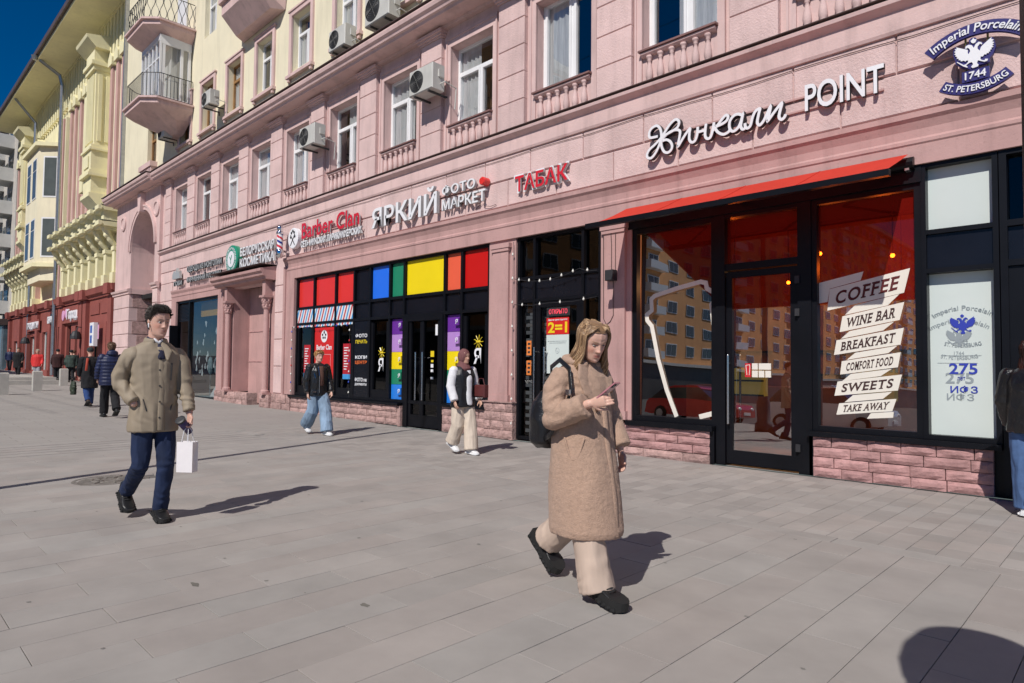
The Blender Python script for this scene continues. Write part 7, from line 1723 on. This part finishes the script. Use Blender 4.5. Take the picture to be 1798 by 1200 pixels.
    me=remesh(tr,vox,3); displace(me,lambda c: fabric_noise(c,.009,(11,11,4),sd_+2)); put('trousers',me,bottom,t,local=True)
    for hp,kn,an,toe in legs: shoe(t,an,toe,shoes[0],shoes[1],k,.2)
    if headgear:
        hg=MB(); 
        nz,nt=14,28; vs=[]
        if headgear[0]=='hijab':
            hg.ell(Hd@V3((-.012,0,.125)),(.108*k,.094*k,.128*k),20,14,rot=Hd.to_3x3()); hg.tube([Hd@V3((-.03,0,.02)),(0,0,1.44*k)],[(.085*k,.08*k),(.13*k,.14*k)],16); me=remesh(hg,.008,3)
            # open the face
            b=bmesh.new(); b.from_mesh(me); inv=Hd.inverted(); dl=[v for v in b.verts if (inv@v.co).x>.045*k and abs((inv@v.co).y)<.052*k and .0<(inv@v.co).z<.185*k and (((inv@v.co).y/.052/k)**2+(((inv@v.co).z-.09*k)/(.088*k))**2)<1]; bmesh.ops.delete(b,geom=dl,context='VERTS'); b.to_mesh(me); b.free()
            displace(me,lambda c: fabric_noise(c,.005,(16,16,8),3)); put('headscarf',me,headgear[1],t,local=True)
        else:
            hg.ell(Hd@V3((-.008,0,.155)),(.108*k,.09*k,.092*k),18,12,rot=Hd.to_3x3()); 
            if headgear[0]=='cap': hg.box(.05*k,.17*k,-.06*k,.06*k,H-.095*k,H-.08*k)
            me=remesh(hg,.009,2); put('hat',me,headgear[1],t,local=True)
    elif hairlen: hair_strands(t,Hd,hs_,hair,220,hairlen,seed=int(abs(x)*10),fwdcut=1.05,rad=.0055,wave=.008)
    elif hair: hair_strands(t,Hd,hs_,hair,260,.03,short=True,seed=int(abs(x)*10),rad=.005)
    t['_k']=k; return t,Hd,k,armj
leather=M('black_biker_leather',(.010,.010,.011),rough=.3,var=.3,bump=.4,bscale=60,spec=.55,wr=.8,wrs=9)
ljean=M('light_blue_denim',(.22,.31,.42),rough=.85,var=.35,scale=4,bump=.3,bscale=200,wr=.8,wrs=7,stretch=(1,1,.5))
wsh=M('white_trainer',(.72,.72,.72),rough=.5,var=.05)
hbl=[hb[1],hb[2]]; ging=[M('hair_copper_blond',(.45,.24,.09),rough=.45,var=.2),M('hair_copper',(.30,.14,.05),rough=.45,var=.2)]
t,Hd,k,aj=walker('young person in a black leather jacket and loose light jeans passing the barber window',-12.12,6.74,0,1.70,leather,ljean,(wsh,wsh),ging,stride=.30,coat_len=.60,topR=(.15,.20),legR=(.12,.12,.125),arms=(.15,-.1),vox=.008,lead=1,skin=(.66,.42,.33))
m=MB(); m.ell(Hd@V3((-.10,0,.13)),(.045,.04,.05),10,8); put('hair_bun',m,ging[0],t,local=True)
m=MB(); m.smooth=True; m.tube([(.062*math.cos(q),.07*math.sin(q),1.425) for q in [i*PI/8 for i in range(17)]],[(.03,.012)]*17,8,side=(0,0,1)); m.tube([(.13,.0,1.38),(.152,0,1.2),(.155,0,1.0)],[(.01,.05)]*3,8,side=(1,0,0)); put('brown_top',m,M('brown_knit',(.12,.06,.045),rough=.9),t,local=True)
m=MB(); m.tube([(.14,-.07,1.38),(.165,-.06,1.2),(.165,-.055,.86)],.006,5); m.tube([(.12,-.15,1.25),(.14,-.13,1.15)],.006,5); m.box(.10,.16,-.17,-.12,.86,.885); put('zip',m,steel,t,local=True)
pinkm=M('plum_headscarf',(.16,.065,.065),rough=.85,var=.1); wsw=M('white_sweatshirt_cloth',(.70,.70,.72),rough=.9,var=.04); bei2=M('cream_wide_trousers',(.58,.49,.40),rough=.9,var=.06,wr=.6,wrs=6,stretch=(1,1,.4))
blv=M('black_padded_vest',(.012,.013,.016),rough=.45,var=.3,bump=.2,bscale=60)
t,Hd,k,aj=walker('woman in a plum headscarf, black padded vest, white sweatshirt and cream trousers',-7.98,7.02,-4,1.68,blv,bei2,(wsh,wsh),None,kind='vest',stride=.17,coat_len=.62,topR=(.155,.205),legR=(.11,.105,.115),arms=(.1,-.05),vox=.008,lead=1,vest=wsw,headgear=('hijab',pinkm),elbow=.45,skin=(.55,.33,.24),headyaw=8)
hb_t=thing('handbag','small burgundy handbag held by the woman in the plum headscarf','handbag',(-7.74,7.20,.92)); m=MB(); m.bev(-.12,.12,-.05,.05,0,.2,.02); put('bag_body',m,M('burgundy_leather',(.10,.025,.025),rough=.4),hb_t,local=True); m=MB(); m.tube([(-.08,0,.2),(-.05,0,.3),(.05,0,.3),(.08,0,.2)],.008,6); put('handle',m,MATS['burgundy_leather'],hb_t,local=True)
redh=[M('hair_dark_auburn',(.045,.014,.01),rough=.4,var=.3),M('hair_dark_brown',(.025,.012,.01),rough=.4,var=.3)]
bjean=M('blue_denim',(.07,.13,.27),rough=.85,var=.35,scale=4,bump=.3,bscale=200)
walker('woman at the right edge in a black leather jacket and blue jeans, seen from behind',-.83,8.08,75,1.72,leather,bjean,(wsh,wsh),redh,stride=.06,coat_len=.58,topR=(.15,.20),legR=(.11,.105,.115),vox=.008,hairlen=.50,arms=(.1,.1))
navyq=M('navy_quilted_jacket',(.012,.018,.06),rough=.5,var=.2); blkc=M('black_cloth',(.012,.012,.014),rough=.9,var=.3); brh=[M('hair_short_brown',(.16,.09,.055),rough=.6,var=.2)]
brs=M('brown_boot',(.06,.04,.03),rough=.6)
walker('man in a navy quilted jacket and black trousers walking away beside the pink corner',-18.15,4.55,178,1.82,navyq,blkc,(blk,bsol),brh,stride=.26,coat_len=.66,topR=(.165,.225),legR=(.10,.09,.085),quilt=1,hood=1,arms=(.2,-.2),vox=.010)
gcap=M('grey_green_cap',(.03,.04,.04),rough=.9)
t,_,_,_=walker('person in a long black coat and dark cap walking beside the navy jacket',-21.9,4.95,180,1.72,blkc,M('dark_blue_denim_2',(.02,.05,.16),rough=.9,var=.3),(brs,bsol),None,kind='coat',stride=.2,coat_len=.86,topR=(.15,.20),legR=(.085,.075,.075),arms=(.1,-.1),headgear=('cap',gcap),lead=-1)
m=MB(); m.smooth=True; m.tube([(-.15,.10,1.40),(-.19,.12,1.25),(-.2,.14,1.05)],[(.012,.03)]*3,8,side=(1,0,0)); put('red_strap',m,M('rust_red_strap',(.45,.07,.04),rough=.7),t,local=True)
sb=thing('shopping_bag','dark patterned shopping bag carried low by the person in the long black coat','bag',(-22.2,4.62,gz(-22.2)+.36)); m=MB(); loft(m,[(0,0,0,.13,.06),(0,0,.2,.16,.07),(0,0,.36,.13,.04)],14); me=remesh(m,.012,2); displace(me,lambda c: fabric_noise(c,.014,(11,11,11),1)); put('bag_body',me,M('dark_green_print',(.03,.04,.025),rough=.6,var=.8,scale=14),sb,local=True); m=MB(); m.tube([(-.1,0,.34),(0,0,.5),(.1,0,.34)],.01,5); put('handle',m,blkc,sb,local=True)
far='small figures far down the pavement'
redj=M('bright_red_jacket',(.62,.03,.03),rough=.7,var=.1); gry=M('grey_trousers',(.30,.30,.33),rough=.9); 
walker('woman in a bright red jacket and grey trousers walking towards the camera, far away',-41.9,7.08,-20,1.66,redj,gry,(wsh,wsh),[M('hair_white_blond',(.60,.52,.42),rough=.6)],stride=.2,coat_len=.62,topR=(.16,.23),legR=(.1,.09,.08),vox=.018)
walker('man in a dark coat just left of the red jacket far down the pavement',-50.5,7.55,-20,1.75,blkc,blkc,(blk,bsol),brh,stride=.22,coat_len=.9,topR=(.17,.24),vox=.018)
walker('person with dark hood and a maroon backpack walking away, centre of the far group',-40.6,7.72,170,1.70,M('dark_maroon_cloth',(.035,.012,.012),rough=.9,var=.5),blkc,(blk,bsol),None,stride=.1,coat_len=.66,topR=(.18,.24),headgear=('hat',blkc),vox=.018)
walker('person in a dark green jacket and black hat walking away, right of the far group',-39.8,8.15,170,1.66,M('dark_green_cloth',(.04,.06,.05),rough=.9,var=.6,scale=7),blkc,(brs,bsol),None,stride=.2,coat_len=.6,topR=(.18,.24),headgear=('hat',blkc),vox=.018)
walker('brown-haired woman in a long dark coat right of the green jacket, far away',-42.0,8.72,165,1.66,blkc,M('pale_pink_skirt',(.4,.3,.27),rough=.9),(brs,bsol),brh,stride=.15,coat_len=.85,topR=(.16,.22),vox=.018)
walker('person cut by the left edge of the picture in dark clothes far away',-61,8.6,-20,1.75,navyq,blkc,(wsh,wsh),brh,stride=.3,coat_len=.6,vox=.018)
